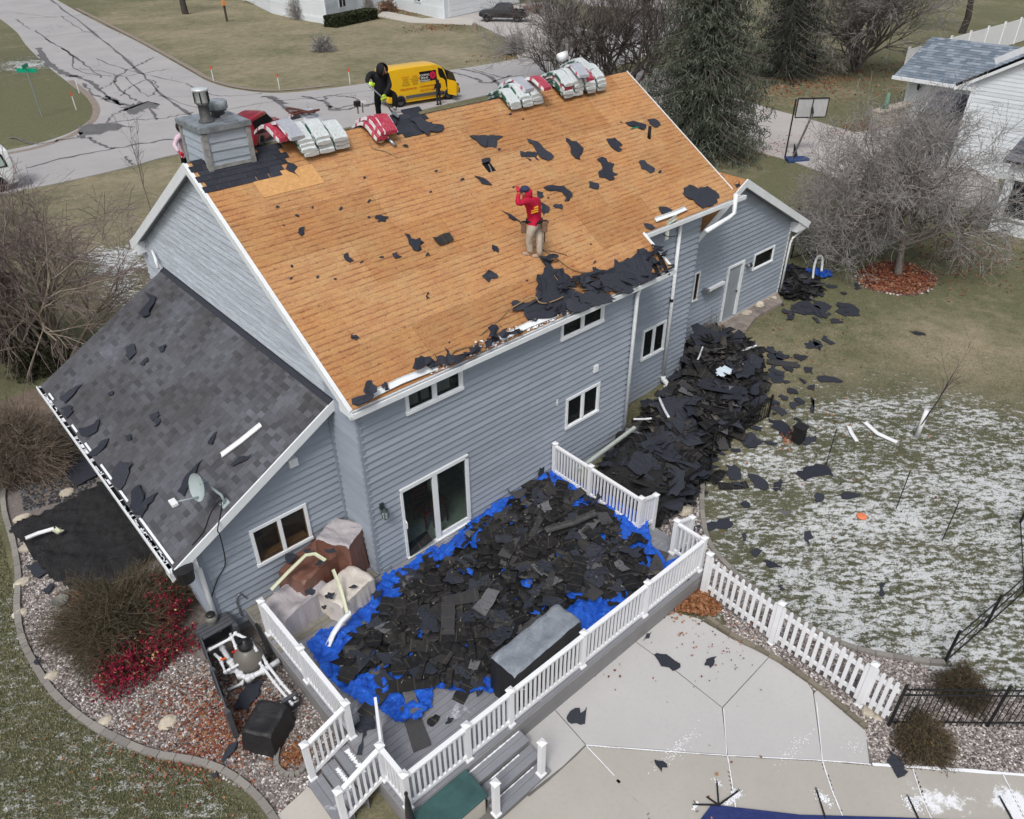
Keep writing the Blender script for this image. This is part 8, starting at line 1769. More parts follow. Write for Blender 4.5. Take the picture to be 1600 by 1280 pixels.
# --- red car with ribbed roof behind the ridge
rc = pz(408,222,ZF+.05)
st = [(-2.3,.4,.7,1.0,1.25,.80,.78,.62),(-2.2,.3,.7,1.08,1.62,.88,.86,.66),(-1.9,.28,.7,1.1,1.78,.90,.88,.68),(-.2,.28,.7,1.1,1.82,.90,.88,.70),(.35,.28,.7,1.1,1.74,.90,.88,.68),(1.0,.28,.7,1.05,1.14,.90,.84,.68),(1.9,.28,.65,.92,1.0,.88,.78,.64),(2.2,.35,.6,.75,.80,.80,.66,.52)]
E_,f,M4 = vehicle('red_car','red car with a ribbed roof and its dark tailgate opening seen behind the bundles','car',rc+Vector((0,.4,0)),math.radians(40),st,REDP,(-1.35,1.4),.34,.22,1.8)
panel(E_,f,[(-2.28,-.62,1.1),(-2.28,.62,1.1),(-2.18,.56,1.6),(-2.18,-.56,1.6)],(-1,0,.1),.03,DARKV,'rear_opening',M4)
for s_ in (-1,1): panel(E_,f,[(-1.9,s_*.885,1.12),(.75,s_*.885,1.12),(.3,s_*.74,1.60),(-1.8,s_*.74,1.62)],(0,s_,0),.012,DARKV if s_ < 0 else CGLASS,'side_window',M4)
for k in range(7):
    mb = MB();mb.box((-.85,-.45+.15*k,1.835),(1.9,.03,.02));mb.v = [f(v) for v in mb.v];mb.build('roof_rib',REDP,E_)
panel(E_,f,[(.95,-.62,1.18),(.95,.62,1.18),(.38,.58,1.70),(.38,-.58,1.70)],(.7,0,.6),.02,CGLASS,'windscreen',M4)
# --- white vehicle at the left edge, rear toward us
wc = pz(8,300,ZF+.05)
st = [(-2.6,.45,.8,1.15,1.55,.88,.86,.70),(-2.52,.38,.8,1.2,1.98,.95,.92,.74),(-2.2,.32,.8,1.2,2.05,.96,.93,.76),(.6,.32,.8,1.2,2.05,.96,.93,.76),(1.2,.32,.8,1.15,1.9,.96,.92,.72),(1.8,.32,.8,1.1,1.2,.95,.88,.7),(2.6,.4,.7,.95,1.0,.85,.75,.6)]
E_,f,M4 = vehicle('white_van','white van at the left edge of the street showing its rear side window','van',wc+Vector((-1.7,1.05,0)),math.radians(178),st,WHTP,(-1.55,1.6),.38,.24,1.92)
for s_ in (-1,1):
    panel(E_,f,[(-2.30,s_*.94,1.22),(-1.35,s_*.94,1.22),(-1.35,s_*.83,1.86),(-2.20,s_*.83,1.86)],(0,s_,0),.012,DARKV,'window_frame',M4);panel(E_,f,[(-2.20,s_*.955,1.28),(-1.42,s_*.955,1.28),(-1.42,s_*.86,1.80),(-2.12,s_*.86,1.80)],(0,s_,0),.012,plain('pale_green_glass',(.32,.40,.37),.1,3,.1,.5),'side_window',M4)
    panel(E_,f,[(-1.1,s_*.95,1.22),(.9,s_*.95,1.22),(.8,s_*.83,1.84),(-1.1,s_*.83,1.84)],(0,s_,0),.012,CGLASS,'side_window',M4);mb = MB();mb.box((-2.52,s_*.84,1.0),(.10,.14,.36));mb.v = [f(v) for v in mb.v];mb.build('tail_light',TAIL,E_)
# --- black pickup in the driveway across the street
pf,pr2 = pz(760,33,ZF+.08),pz(795,39,ZF+.08);pc2 = pz(787,33,ZF+.08);ypk = math.radians(128)
st = [(-2.85,.55,.8,1.15,1.18,.92,.90,.84),(-2.8,.5,.8,1.2,1.22,.96,.95,.90),(-1.05,.45,.8,1.2,1.22,.98,.96,.90),(-1.0,.45,.8,1.2,1.80,.98,.95,.74),(-.7,.45,.8,1.2,1.92,.98,.95,.76),(.6,.45,.8,1.2,1.92,.98,.95,.76),(1.35,.45,.8,1.2,1.28,.98,.92,.74),(2.55,.5,.8,1.1,1.15,.96,.88,.74),(2.8,.6,.75,.95,1.0,.88,.8,.66)]
E_,f,M4 = vehicle('pickup_truck','black pickup truck parked in front of the white garage across the street','pickup truck',pc2,ypk,st,BLKP,(-1.75,1.85),.42,.28,1.96)
panel(E_,f,[(-2.7,-.76,1.235),(-1.15,-.76,1.235),(-1.15,.76,1.235),(-2.7,.76,1.235)],(0,0,1),.006,DARKV,'truck_bed',M4)
for s_ in (-1,1):
    mb = MB();mb.box((-2.86,s_*.84,1.0),(.06,.14,.34));mb.v = [f(v) for v in mb.v];mb.build('tail_light',TAIL,E_);panel(E_,f,[(-.8,s_*.955,1.24),(1.1,s_*.955,1.24),(.55,s_*.80,1.80),(-.75,s_*.80,1.80)],(0,s_,0),.012,CGLASS,'side_window',M4)
mb = MB();mb.box((-2.9,0,.62),(.14,1.8,.16));mb.v = [f(v) for v in mb.v];mb.build('bumper',GREYP,E_);mb = MB();mb.box((-2.98,0,.66),(.02,.34,.14));mb.v = [f(v) for v in mb.v];mb.build('licence_plate',WHTP,E_)
panel(E_,f,[(-1.02,-.66,1.28),(-1.02,.66,1.28),(-.9,.6,1.78),(-.9,-.6,1.78)],(-1,0,.2),.02,CGLASS,'rear_window',M4)
# ================================================================ BARE TREES, SHRUBS, SPRUCES
def branchy(base,H_,r0,seed,levels=4,spread=.5,kids=(5,5,5,4),droop=0,up=.25,lean=(0,0),first=.3,ratio=(.62,.6,.55,.5),tw=.004,wig=.12,fork=None):
    """recursive bare tree: returns (limb segments, twig segments)"""
    g = np.random.default_rng(seed);L = [];T = []
    def grow_(p,d,ln,r,lv,n):
        segs = 5 if lv < 2 else 3;pts = [p];rr_ = [r]
        for i in range(segs):
            d = d+g.normal(size=3)*wig;d[2] += up*.12 if lv else .05;d[2] -= droop*.12*lv;d /= np.linalg.norm(d);p = p+d*ln/segs;pts.append(p);rr_.append(max(tw,r*(1-.62*(i+1)/segs)))
        (L if r > .018 else T).extend([(pts[i],pts[i+1],rr_[i],rr_[i+1]) for i in range(segs)])
        if lv >= levels: return
        k = kids[min(lv,len(kids)-1)]
        for j in range(k):
            t = first+(1-first)*(j+g.uniform(.2,.9))/k if lv == 0 else g.uniform(.25,1);i = min(segs-1,int(t*segs));q = pts[i]+(pts[i+1]-pts[i])*(t*segs-i);ax = g.normal(size=3);ax[2] *= .3;dd = pts[i+1]-pts[i];dd /= np.linalg.norm(dd);s = g.normal(size=3);s -= dd*(s@dd);s /= np.linalg.norm(s);a = spread*g.uniform(.7,1.35)
            grow_(q,dd*math.cos(a)+s*math.sin(a),ln*ratio[min(lv,len(ratio)-1)]*g.uniform(.75,1.2),rr_[i]*g.uniform(.5,.72),lv+1,j)
    d0 = np.array([lean[0],lean[1],1.]);d0 /= np.linalg.norm(d0)
    for (dx,dy,f_) in (fork or [(0,0,1)]): d1 = d0+np.array([dx,dy,0]);d1 /= np.linalg.norm(d1);grow_(np.array(base,float),d1,H_*f_,r0*f_,0,0)
    return L,T
def tree(name,label,cat,base,H_,r0,seed,bark,twig,group=None,**kw):
    L,T = branchy(tuple(base),H_,r0,seed,**kw);e = empty(name,base,label,cat,group)
    for nm,S,m,k in (('trunk',L,bark,6),('crown',T,twig,3)):
        if S: o = link(nm,segs_mesh(nm,[s[0] for s in S],[s[1] for s in S],[s[2] for s in S],[s[3] for s in S],m,k));world_child(o,e)
    return e
cb = pg(1403,430)
tree('crab_apple_tree','dense leafless crab apple tree standing in the round red mulch ring','tree',cb-Vector((0,0,.1)),2.8,.18,11,BARK,TWIG,levels=4,kids=(18,10,9,8),spread=.95,up=.12,first=.45,ratio=(1.25,.62,.52,.5),tw=.0065,wig=.2,lean=(.10,-.04))
yt = pg(1432,684);tree('young_tree','thin young leafless tree with a white trunk guard in the snowy lawn','tree',yt,2.4,.025,4,BARKD,TWIGD,levels=2,kids=(9,4),spread=.5,first=.45,tw=.004,ratio=(.35,.5))
tag(MB().tube([yt+Vector((0,0,0)),yt+Vector((.03,0,.95))],.065,10).build('trunk_guard',VINYL,None,True),'white plastic guard round the trunk of the young tree','trunk guard')
tree('bare_tree','wide leafless multi stemmed tree above the red leaf bed at upper right','tree',pg(1336,112),7.5,.22,21,BARK,TWIG,levels=4,kids=(9,7,6,5),spread=.6,first=.10,ratio=(.72,.62,.55),tw=.012,fork=[(0,0,1),(.5,.1,.9),(-.5,.2,.9),(.1,-.5,.8),(-.3,-.4,.8)])
tree('bare_tree','leafless tree with a thick dark trunk behind the white panel fence','tree',pg(1503,52),8,.40,22,BARKD,TWIGD,levels=4,kids=(7,5,5,4),spread=.75,first=.45,tw=.015)
for i,(a,b,h,rr_,lb) in enumerate([(868,118,6.0,.12,'leafless tree at the left of the clump behind the ridge'),(905,105,7.5,.16,'leafless tree in the middle of the clump behind the ridge'),(945,112,7.5,.16,'twiggy leafless tree right of the middle behind the bundles'),(985,122,7.0,.17,'leafless forked tree beside the right end of the ridge'),(1015,95,6.5,.13,'pale leafless tree between the clump and the spruce')]):
    tree('bare_tree',lb,'tree',pg(a,b+28),h*.8,rr_,30+i,BARKD,TWIG if i in (0,4) else TWIGD,levels=4,kids=(7,5,5,3),spread=.55,first=.12,tw=.009,wig=.16,ratio=(.7,.62,.55),fork=[(0,0,1),(.4,-.3,.85),(-.5,.25,.85),(.1,.4,.7)])
# far lawn trunks, mailbox, shrubs
for (a,b,h,rr_,lb) in ((290,22,7,.42,'thick tree trunk at the top edge left of the white house'),):
    tree('bare_tree',lb,'tree',pg(a,b),h,rr_,51,BARKD,TWIGD,levels=3,kids=(6,5,4),first=.6,tw=.02)
tree('arching_shrub','tall arching multi stemmed leafless shrub left of the house','tree',pz(105,575,0),4.2,.085,61,BARKT,TWIGL,levels=3,kids=(8,6,6),spread=.48,droop=.5,up=.2,first=.3,tw=.0065,wig=.14,ratio=(.62,.62,.6),fork=[(dx,dy,f_) for dx,dy,f_ in ((0,0,1),(.25,.1,.95),(-.3,.1,1),(.1,.35,.9),(-.1,-.3,.9),(.45,-.1,.8),(-.55,-.1,.85),(.3,.4,.8),(-.4,.4,.85))])
tree('arching_shrub','second arching leafless shrub further toward the street at left','tree',pz(40,520,0),4.6,.07,62,BARKT,TWIGL,levels=3,kids=(9,6,6),spread=.5,droop=.7,up=.1,first=.3,tw=.0065,wig=.15,fork=[(0,0,1),(.3,.3,.9),(-.4,.1,1),(.1,-.4,.9),(-.2,.5,.9)])
def bush(name,label,ctr,rx,ry,h,n,twig,tw=.005,leafm=None,leaves=0,lsz=.04,seed=0,group=None,cat='shrub',par=None):
    g = np.random.default_rng(seed);c = np.array(ctr);P0 = [];P1 = [];R0 = [];R1 = []
    a = g.uniform(0,2*PI,n);ph = np.arccos(g.uniform(.02,1,n));lob = 1+.16*np.sin(3*a+seed)+.10*np.sin(5*a+2*seed+4*ph);tip = np.stack([rx*np.cos(a)*np.sin(ph),ry*np.sin(a)*np.sin(ph),h*np.cos(ph)],1)*g.uniform(.62,1.16,(n,1))*lob[:,None];st = np.stack([g.normal(size=n)*rx*.16,g.normal(size=n)*ry*.16,np.zeros(n)],1)
    mid = st*.5+tip*.5+np.array([0,0,h*.12])+g.normal(size=(n,3))*.05*h
    for A,B,ra,rb in ((st,mid,tw*2,tw*1.3),(mid,tip,tw*1.3,tw*.7)): P0.append(A);P1.append(B);R0.append(np.full(n,ra));R1.append(np.full(n,rb))
    for k in range(4):
        t = g.uniform(.1,1,(n,1));A = mid+(tip-mid)*t;B = A+g.normal(size=(n,3))*.11*h+(tip-mid)*.22;P0.append(A);P1.append(B);R0.append(np.full(n,tw));R1.append(np.full(n,tw*.5))
    P0 = np.concatenate(P0)+c;P1 = np.concatenate(P1)+c;e = empty(name,tuple(ctr),label,cat,group);o = link('twigs',segs_mesh('twigs',P0,P1,np.concatenate(R0),np.concatenate(R1),twig,3));world_child(o,e)
    if leaves: idx_ = g.integers(0,len(P1),leaves);P = P1[idx_]+g.normal(size=(leaves,3))*.03;o = link('leaves',cards_mesh('leaves',P,g.uniform(.5,1.2,leaves)*lsz,leafm));world_child(o,e)
    return e
b2 = pz(205,990,0);bush('round_shrub','big rounded leafless shrub below the lower roof corner',(b2.x-.05,b2.y+.15,0),1.45,1.2,1.25,3000,BUSHT,.0045,LITTB,260,.03,1)
rl = Vector((b2.x-.15,b2.y-1.0,0));bush('burgundy_shrub','low burgundy leaved shrub in front of the big rounded shrub',(rl.x,rl.y,0),1.05,.62,.55,420,BUSHT,.004,REDL,6500,.044,2);bush('burgundy_shrub','burgundy leaved branch rising at the right of the big shrub',tuple(Vector((rl.x+.95,rl.y+.75,.1))),.35,.55,.85,120,BUSHT,.004,REDL,2300,.036,3)
b3 = pz(45,735,0);bush('round_shrub','wide brown leafless shrub at the left edge beside the lower roof',(b3.x,b3.y+.4,0),1.35,1.6,1.55,2600,TWIGT,.0055,LITTB,200,.03,4);
b4 = pz(20,560,0);bush('dark_yew','dark green yew hedge under the arching shrub at left',(b4.x+.2,b4.y+.6,0),1.3,1.5,1.5,900,BUSHT,.006,YEW,15000,.06,5);bush('dark_yew','second dark green yew nearer the lower roof',tuple(pz(70,575,0)),.9,1.0,1.1,500,BUSHT,.006,YEW,8000,.06,15)
bush('brown_shrub','brown twiggy bush in front of the black fence at lower right',tuple(pz(1440,1165,0)),.56,.50,.55,1300,BUSHT,.004,tinted('brown_leaves',[(0,(.05,.03,.02)),(.7,(.14,.085,.05)),(1,(.17,.15,.05))]),3600,.028,6);bush('brown_shrub','reddish twiggy bush behind the black fence at lower right',tuple(pz(1500,1085,0)),.52,.50,.60,1000,BUSHT,.004,bpy.data.materials['brown_leaves'],1800,.026,7)
bush('small_shrub','small bare shrub by the garage wall with brown leaves',tuple(pg(1112,528)),.45,.35,.8,70,TWIGT,.005,None,0,.03,8)
tree('sapling','thin bare sapling in the grass behind the left gable','tree',pg(236,330),3.4,.03,71,BARK,TWIG,levels=2,kids=(8,5),spread=.5,first=.35,tw=.008,ratio=(.4,.5))
for i,(a,b,w_,h,lb) in enumerate([(470,30,1.6,3.0,'tall bare shrub before the white house'),(505,32,1.0,2.2,'brownish bare shrub left of the hedge'),(505,80,1.3,1.4,'small bare shrub alone on the far lawn'),(607,18,1.2,1.4,'rusty shrub in the bed by the white house wall'),(578,24,.8,2.2,'slim bare shrub between hedge and house'),(836,20,1.6,1.0,'low dry shrub beside the black pickup'),(802,84,1.2,1.5,'dark shrub by the driveway end behind the ridge')]):
    p = pg(a,b);bush('bare_shrub',lb,tuple(p),w_,w_,h,260 if i != 6 else 500,TWIGT if i in (1,3,5) else TWIG,.016,LITTB if i in (3,5) else None,700 if i in (3,5) else 0,.14,40+i)
hp_ = pg(550,36);e = empty('clipped_hedge',hp_,'dark clipped hedge before the white house','hedge');g = np.random.default_rng(2);P = np.stack([g.uniform(-4.0,4.0,14000),g.uniform(-.9,.9,14000),g.uniform(0,1.15,14000)],1);k = np.maximum(np.abs(P[:,0])/4.0,np.maximum(np.abs(P[:,1])/.9,P[:,2]/1.15)) > .8;P = P[k];pa_,pb_ = pg(512,40),pg(585,25);u = (pb_-pa_).normalized();W2 = np.stack([hp_.x+P[:,0]*u.x-P[:,1]*u.y,hp_.y+P[:,0]*u.y+P[:,1]*u.x,ZF+P[:,2]],1);world_child(link('hedge_leaves',cards_mesh('hedge_leaves',W2,.17,YEW)),e)
# spruces: whorls of drooping boughs hung with needle sprays
def spruce(label,base,H_,R0_,seed,mat,nb=30,per=13,group=None):
    g = np.random.default_rng(seed);e = empty('spruce_tree',base,label,'tree',group);b = np.array(base);MB().tube([b,b+np.array([0,0,H_*.5]),b+np.array([0,0,H_])],[.30,.17,.02],8).build('trunk',BARKT,e);S = [];C_ = [];A_2 = []
    for w_ in range(nb):
        t = .05+.93*w_/nb;z = H_*t;R_ = R0_*(1-t)**.8*(.75+.25*min(1,t*8))
        for k in range(per):
            a = 2*PI*(k+g.random())/per;L = R_*g.uniform(.70,1.12);n = 6;pr_ = b+np.array([0,0,z+g.normal()*.12]);d = np.array([math.cos(a),math.sin(a),0]);pts = []
            for i in range(n+1): f_ = i/n;pts.append(pr_+d*L*f_+np.array([0,0,.10*L*f_-.42*L*f_**1.6+.16*L*f_**4]))
            for i in range(n): S.append((pts[i],pts[i+1],.035*(1-i/n)+.008,.035*(1-(i+1)/n)+.008))
            m = int(34*L/1.6)+6;f_ = g.uniform(.12,1,m);ii = np.minimum((f_*n).astype(int),n-1);PP = np.array(pts);q = PP[ii]+(PP[ii+1]-PP[ii])*(f_*n-ii)[:,None];sd_ = np.array([-d[1],d[0],0]);off = g.normal(size=m)*.17*L*(1.15-f_)+g.normal(size=m)*.05;q = q+sd_*off[:,None];q[:,2] -= np.abs(g.normal(size=m))*.13;C_.append(q)
    o = link('boughs',segs_mesh('boughs',[s[0] for s in S],[s[1] for s in S],[s[2] for s in S],[s[3] for s in S],BARK,3));world_child(o,e);Pn = np.concatenate(C_);n = len(Pn)
    ax = g.normal(size=(n,3));ax[:,2] = -np.abs(ax[:,2])*1.1-.5;ax /= np.linalg.norm(ax,axis=1,keepdims=True);s = g.normal(size=(n,3));s -= ax*(s*ax).sum(1,keepdims=True);s /= np.linalg.norm(s,axis=1,keepdims=True);Lq = g.uniform(.12,.34,(n,1));wq = Lq*.22
    V = np.stack([Pn-s*wq*.4,Pn+s*wq*.4,Pn+ax*Lq+s*wq*.25,Pn+ax*Lq-s*wq*.25],1).reshape(-1,3);Q = (np.arange(n)*4)[:,None]+np.array([[0,1,2,3]]);o = link('needles',np_mesh('needles',V,Q,mat,attr={'tint': ('FACE',g.random(n)*.6+.4*np.clip(g.normal(.5,.3,n),0,1))}));world_child(o,e);return e
spruce('tall grey green spruce right of the bare roof',pg(1088,240)-Vector((0,0,.2)),15,5.0,1,SPR,46,18)
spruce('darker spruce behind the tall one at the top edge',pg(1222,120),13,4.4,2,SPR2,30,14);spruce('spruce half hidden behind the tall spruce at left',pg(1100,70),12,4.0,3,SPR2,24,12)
# ================================================================ STREET THINGS
sg = pg(66,183);e = empty('street_sign',sg,'street name post with two crossed green blades on the corner grass','sign');tp_ = on(31,92,0,sg.x+.0);hS = 3.0;MB().tube([sg,sg+Vector((0,0,hS))],.035,8).build('sign_post',plain('sign_post_grey',(.22,.26,.28),.1),e)
for ang,L in ((math.radians(-42),1.35),(math.radians(55),.95)): MB().box(sg+Vector((0,0,hS+(.05 if L > 1 else .32))),(L,.03,.26),Matrix.Rotation(ang,3,'Z')).build('sign_blade',GREENP,e)
for i,(a,b,lb) in enumerate([(334,128,'white stake with a red tip left of the other lawn stake'),(437,141,'white stake with a red tip nearer the black hooded person'),(547,132,'white stake with a red tip just left of the black hooded person'),(119,172,'pale stake with an orange tip on the corner grass'),(124,146,'plain pale stake by the road edge at the corner')]):
    p = pg(a,b);e = empty('survey_stake',p,lb,'stake','survey stakes along the street');MB().box(p+Vector((0,0,.5)),(.06,.03,1.0)).build('stake',WHITE,e)
    if i < 4: MB().box(p+Vector((0,0,1.08)),(.10,.05,.26)).build('stake_tip',ORANGE,e)
mbx = pg(355,34);e = empty('mailbox_post',mbx,'dark post with an orange box at the top edge of the far lawn','mailbox');MB().box(mbx+Vector((0,0,.9)),(.2,.2,1.8)).build('post',BARKD,e);MB().box(mbx+Vector((0,0,2.0)),(.35,.5,.5)).build('box',plain('orange_box',(.6,.25,.08),.1),e)
st_ = pg(742,48);tag(MB().lathe(st_,[(.35,0),(.3,.2),(.28,.7),(.26,.72)],12).build('tree_stump',BARKT,None),'cut tree stump at the corner of the driveway across the street','stump')
# basketball hoop and black pole
hb = pg(1245,252);e = empty('basketball_hoop',hb,'portable basketball hoop with blue base at the neighbour driveway','basketball hoop');BB = plain('blue_base',(.03,.06,.16),.1);MB().prism([hb+Vector((-.75,.1,0)),hb+Vector((.45,-.55,0)),hb+Vector((.75,.0,0)),hb+Vector((-.2,.7,0))],(0,0,.18)).build('hoop_base',BB,e,bevel=.03)
tp_ = py_(1270,178,hb.y+.25);MB().tube([hb+Vector((-.35,.15,.15)),tp_],.06,8).build('pole',BLACKM,e);MB().prism([hb+Vector((-.1,.2,.15)),hb+Vector((.45,.25,.2)),hb+Vector((-.15,.25,.95))],(0,.05,0)).build('brace',BLACKM,e)
bc = tp_+Vector((.25,.25,.25));nb_ = Vector((.62,.78,0)).normalized();sb_ = Vector((-nb_.y,nb_.x,0));fr = MB()
for z,a,b in ((-.52,-.9,.9),(.52,-.9,.9)): fr.bar(bc+sb_*a+Vector((0,0,z)),bc+sb_*b+Vector((0,0,z)),.06,.06)
for a in (-.9,0,.9): fr.bar(bc+sb_*a-Vector((0,0,.52)),bc+sb_*a+Vector((0,0,.52)),.05,.05,nb_)
fr.build('board_frame',BLACKM,e);MB().prism([bc-sb_*.88-Vector((0,0,.5)),bc+sb_*.88-Vector((0,0,.5)),bc+sb_*.88+Vector((0,0,.5)),bc-sb_*.88+Vector((0,0,.5))],nb_*.02).build('backboard',plain('clear_board',(.42,.42,.42),.1,3,.2),e);MB().tube([bc+nb_*(.25+.23*(1-math.cos(t)))-sb_*.23*math.sin(t)-Vector((0,0,.3)) for t in np.linspace(0,2*PI,20)],.015,5).build('rim',ORANGE,e);MB().bar(tp_,bc,.08,.2).build('bracket',BLACKM,e)
p = pg(1226,248);tag(MB().tube([p,p+Vector((0,0,3.3))],.045,8).build('black_pole',BLACKM,None),'thin black pole standing left of the basketball hoop','pole')
tcn = pg(1266,98);tag(MB().lathe(tcn,[(.4,0),(.5,.9),(.5,.95)],14).build('dark_bin',RUBBER,None),'black round bin in the leaves behind the spruce','bin')
# ================================================================ NEIGHBOUR HOUSES
def laps(name,A,B,z0_,z1_,mat,par,course=.22,gable=None):
    """lap-sided wall between two ground points, courses as real ledges; gable: (s, z) peak list"""
    A,B = Vector(A),Vector(B);u = (B-A);L = u.length;u.normalize();n_ = Vector((u.y,-u.x,0));poly = [(0,z0_),(L,z0_)]+(gable or [(L,z1_),(0,z1_)]);W_ = None
    return siding(name,(A.x,A.y,0),u,n_,poly,[],mat,par,True,course,z0_,99,depth=.016)
NH = empty('neighbour_house',(45,4,.4),'white sided neighbour house with slate blue roofs at the upper right','house')
gx,gy0,gy1 = 49.9,11.4,5.0
laps('garage_wall',(gx,gy0,0),(gx,gy1-2,0),.35,3.2,NSID,NH)
def shroof(name,p0,p1,q0,q1,mat,par,ex=.28,seed=1):
    """shingled slope: eave p0-p1, ridge q0-q1"""
    p0,p1,q0,q1 = map(Vector,(p0,p1,q0,q1));r = random.Random(seed);mb = MB();tint = [];n = int((q0-p0).length/ex);nrm = (p1-p0).cross(q0-p0).normalized();nrm = nrm if nrm.z > 0 else -nrm
    MB().prism([p0,p1,q1,q0],-nrm*.12).build(name,mat,par);R_ = bpy.data.objects[name] if False else C.objects[-1]
    for i in range(n):
        t0,t1 = i/n,(i+1.1)/n;a,b,c,d = p0.lerp(q0,t0),p1.lerp(q1,t0),p1.lerp(q1,min(1,t1)),p0.lerp(q0,min(1,t1));m = max(1,int((b-a).length/.42));o = r.random()
        for j in range(m+1):
            s0_,s1_ = max(0,(j-o)/m),min(1,(j+1-o)/m)
            if s1_-s0_ < .01: continue
            k = len(mb.v);A,B,Cc,D_2 = a.lerp(b,s0_),a.lerp(b,s1_),d.lerp(c,s1_),d.lerp(c,s0_);mb.v += [A+nrm*.03,B+nrm*.03,Cc+nrm*.006,D_2+nrm*.006,A,B];mb.f += [(k,k+1,k+2,k+3),(k+4,k+5,k+1,k)];tint += [r.random()]*2
    o = mb.build('shingle_field',mat,R_,kind='stuff');at = o.data.attributes.new('tint','FLOAT','FACE');at.data.foreach_set('value',tint);return R_
E0,E1 = pz(1397,118,3.2),pz(1520,142,3.2);ex_ = E0.x;K0,K1 = px_(1460,58,ex_+4.4),px_(1582,74,ex_+4.4)
E1 = Vector((ex_,E0.y-6.8,3.2));K0 = Vector((ex_+4.4,E0.y,K0.z));K1 = Vector((ex_+4.4,E0.y-8.5,K0.z))
shroof('garage_roof',E0,E1+Vector((0,-1.7,0)),K0,K1,NROOF,NH);shroof('garage_roof',K0+Vector((4.4,0,-(K0.z-3.2))),K1+Vector((4.4,0,-(K0.z-3.2))),K0,K1,NROOF,NH)
MB().bar(E0+Vector((-.08,.05,-.1)),E1+Vector((-.08,-1.7,-.1)),.16,.2).build('gutter',WHITE,NH);laps('garage_side',(gx+8,gy0,0),(gx,gy0,0),.35,3.2,NSID,NH,gable=[(8,3.2),(4,K0.z-.1),(0,3.2)])
MB().box((gx-.03,gy0-3.6,1.6),(.06,4.8,2.4)).build('garage_door',WHITE,NH);MB().box((gx-.05,gy0-1.15,1.65),(.06,.12,2.5)).build('door_trim',WHITE,NH);MB().box((gx-.05,gy0-.05,1.75),(.1,.12,2.8)).build('corner_trim',WHITE,NH)
lt = Vector((gx-.15,gy0-.75,2.6));MB().lathe(lt,[(.05,-.2),(.1,-.1),(.12,.1),(.03,.2)],8).build('wall_lamp',BLACKM,NH)
hx2 = 41.5;c_top = px_(1523,128,hx2);y0_ = c_top.y;zt = c_top.z;pk = px_(1610,84,hx2-.25)
gl_ = (pk.z-px_(1495,130,hx2-.25).z)/(px_(1495,130,hx2-.25).y-pk.y)
laps('gable_wall',(hx2,y0_,0),(hx2,y0_-13,0),.35,zt,NSID,NH,.20,[(13,zt),(6.5,zt+6.5*gl_),(0,zt)])
ra = px_(1493,132,hx2-.3);pa_ = Vector((hx2-.3,y0_-6.5,ra.z+(ra.y-y0_+6.5)*gl_));MB().prism([ra,pa_,pa_+Vector((0,0,-.30)),ra+Vector((0,0,-.30))],(.07,0,0)).build('rake_board',WHITE,NH);
shroof('main_roof',ra+Vector((0,0,.02)),ra+Vector((9,0,.02)),pa_+Vector((0,0,.02)),pa_+Vector((9,0,.02)),NROOFD,NH);pe = Vector((hx2-.3,2*pa_.y-ra.y,ra.z));shroof('main_roof',pe,pe+Vector((9,0,0)),pa_,pa_+Vector((9,0,0)),NROOFD,NH);MB().prism([pe,pa_,pa_+Vector((0,0,-.3)),pe+Vector((0,0,-.3))],(.07,0,0)).build('rake_board',WHITE,NH)
laps('side_wall',(hx2+9,y0_,0),(hx2,y0_,0),.35,zt,NSID,NH);rb2 = px_(1555,95,hx2+3);MB().bar(px_(1555,96,hx2+1.5),px_(1610,74,hx2+1.5),.08,.32).build('rake_board',WHITE,NH);MB().box((hx2-.03,y0_-.05,(zt+.35)/2),(.1,.14,zt-.35)).build('corner_trim',WHITE,NH)
lo0,lo1 = px_(1467,141,hx2+2.6),px_(1515,149,hx2+2.6);le0 = px_(1405,226,hx2-1.2)
le0 = Vector((hx2-1.3,lo0.y,lo0.z-2.2));shroof('porch_roof',le0,Vector((hx2-1.3,y0_-.05,le0.z)),lo0,Vector((lo0.x,y0_-.05,lo0.z)),NROOFD,NH);laps('porch_wall',(hx2-.9,lo0.y-.3,0),(hx2-.9,y0_,0),.35,le0.z-.1,NSID,NH);laps('porch_side',(hx2+4,lo0.y-.3,0),(hx2-.9,lo0.y-.3,0),.35,le0.z-.1,NSID,NH)
wx = hx2-5;q0 = px_(1585,300,33.0);bx_ = MB();bay = Vector((33.5,q0.y-.0,0));laps('front_wall',(33.2,px_(1583,250,33.2).y,0),(33.2,px_(1583,250,33.2).y-6,0),.35,3.6,NSID,NH);laps('front_side',(hx2,px_(1583,250,33.2).y,0),(33.2,px_(1583,250,33.2).y,0),.35,3.6,NSID,NH)
fy_ = px_(1583,250,33.2).y;MB().box((33.16,fy_-1.0,2.0),(.06,1.2,1.6)).build('window',CGLASS,NH);MB().box((33.14,fy_-1.0,2.85),(.08,1.4,.1)).build('window_trim',WHITE,NH);MB().box((33.14,fy_-1.0,1.15),(.08,1.4,.1)).build('window_trim',WHITE,NH);shroof('front_roof',(32.9,fy_+.3,3.6),(32.9,fy_-6,3.6),(37,fy_+.3,5.2),(37,fy_-6,5.2),NROOFD,NH)
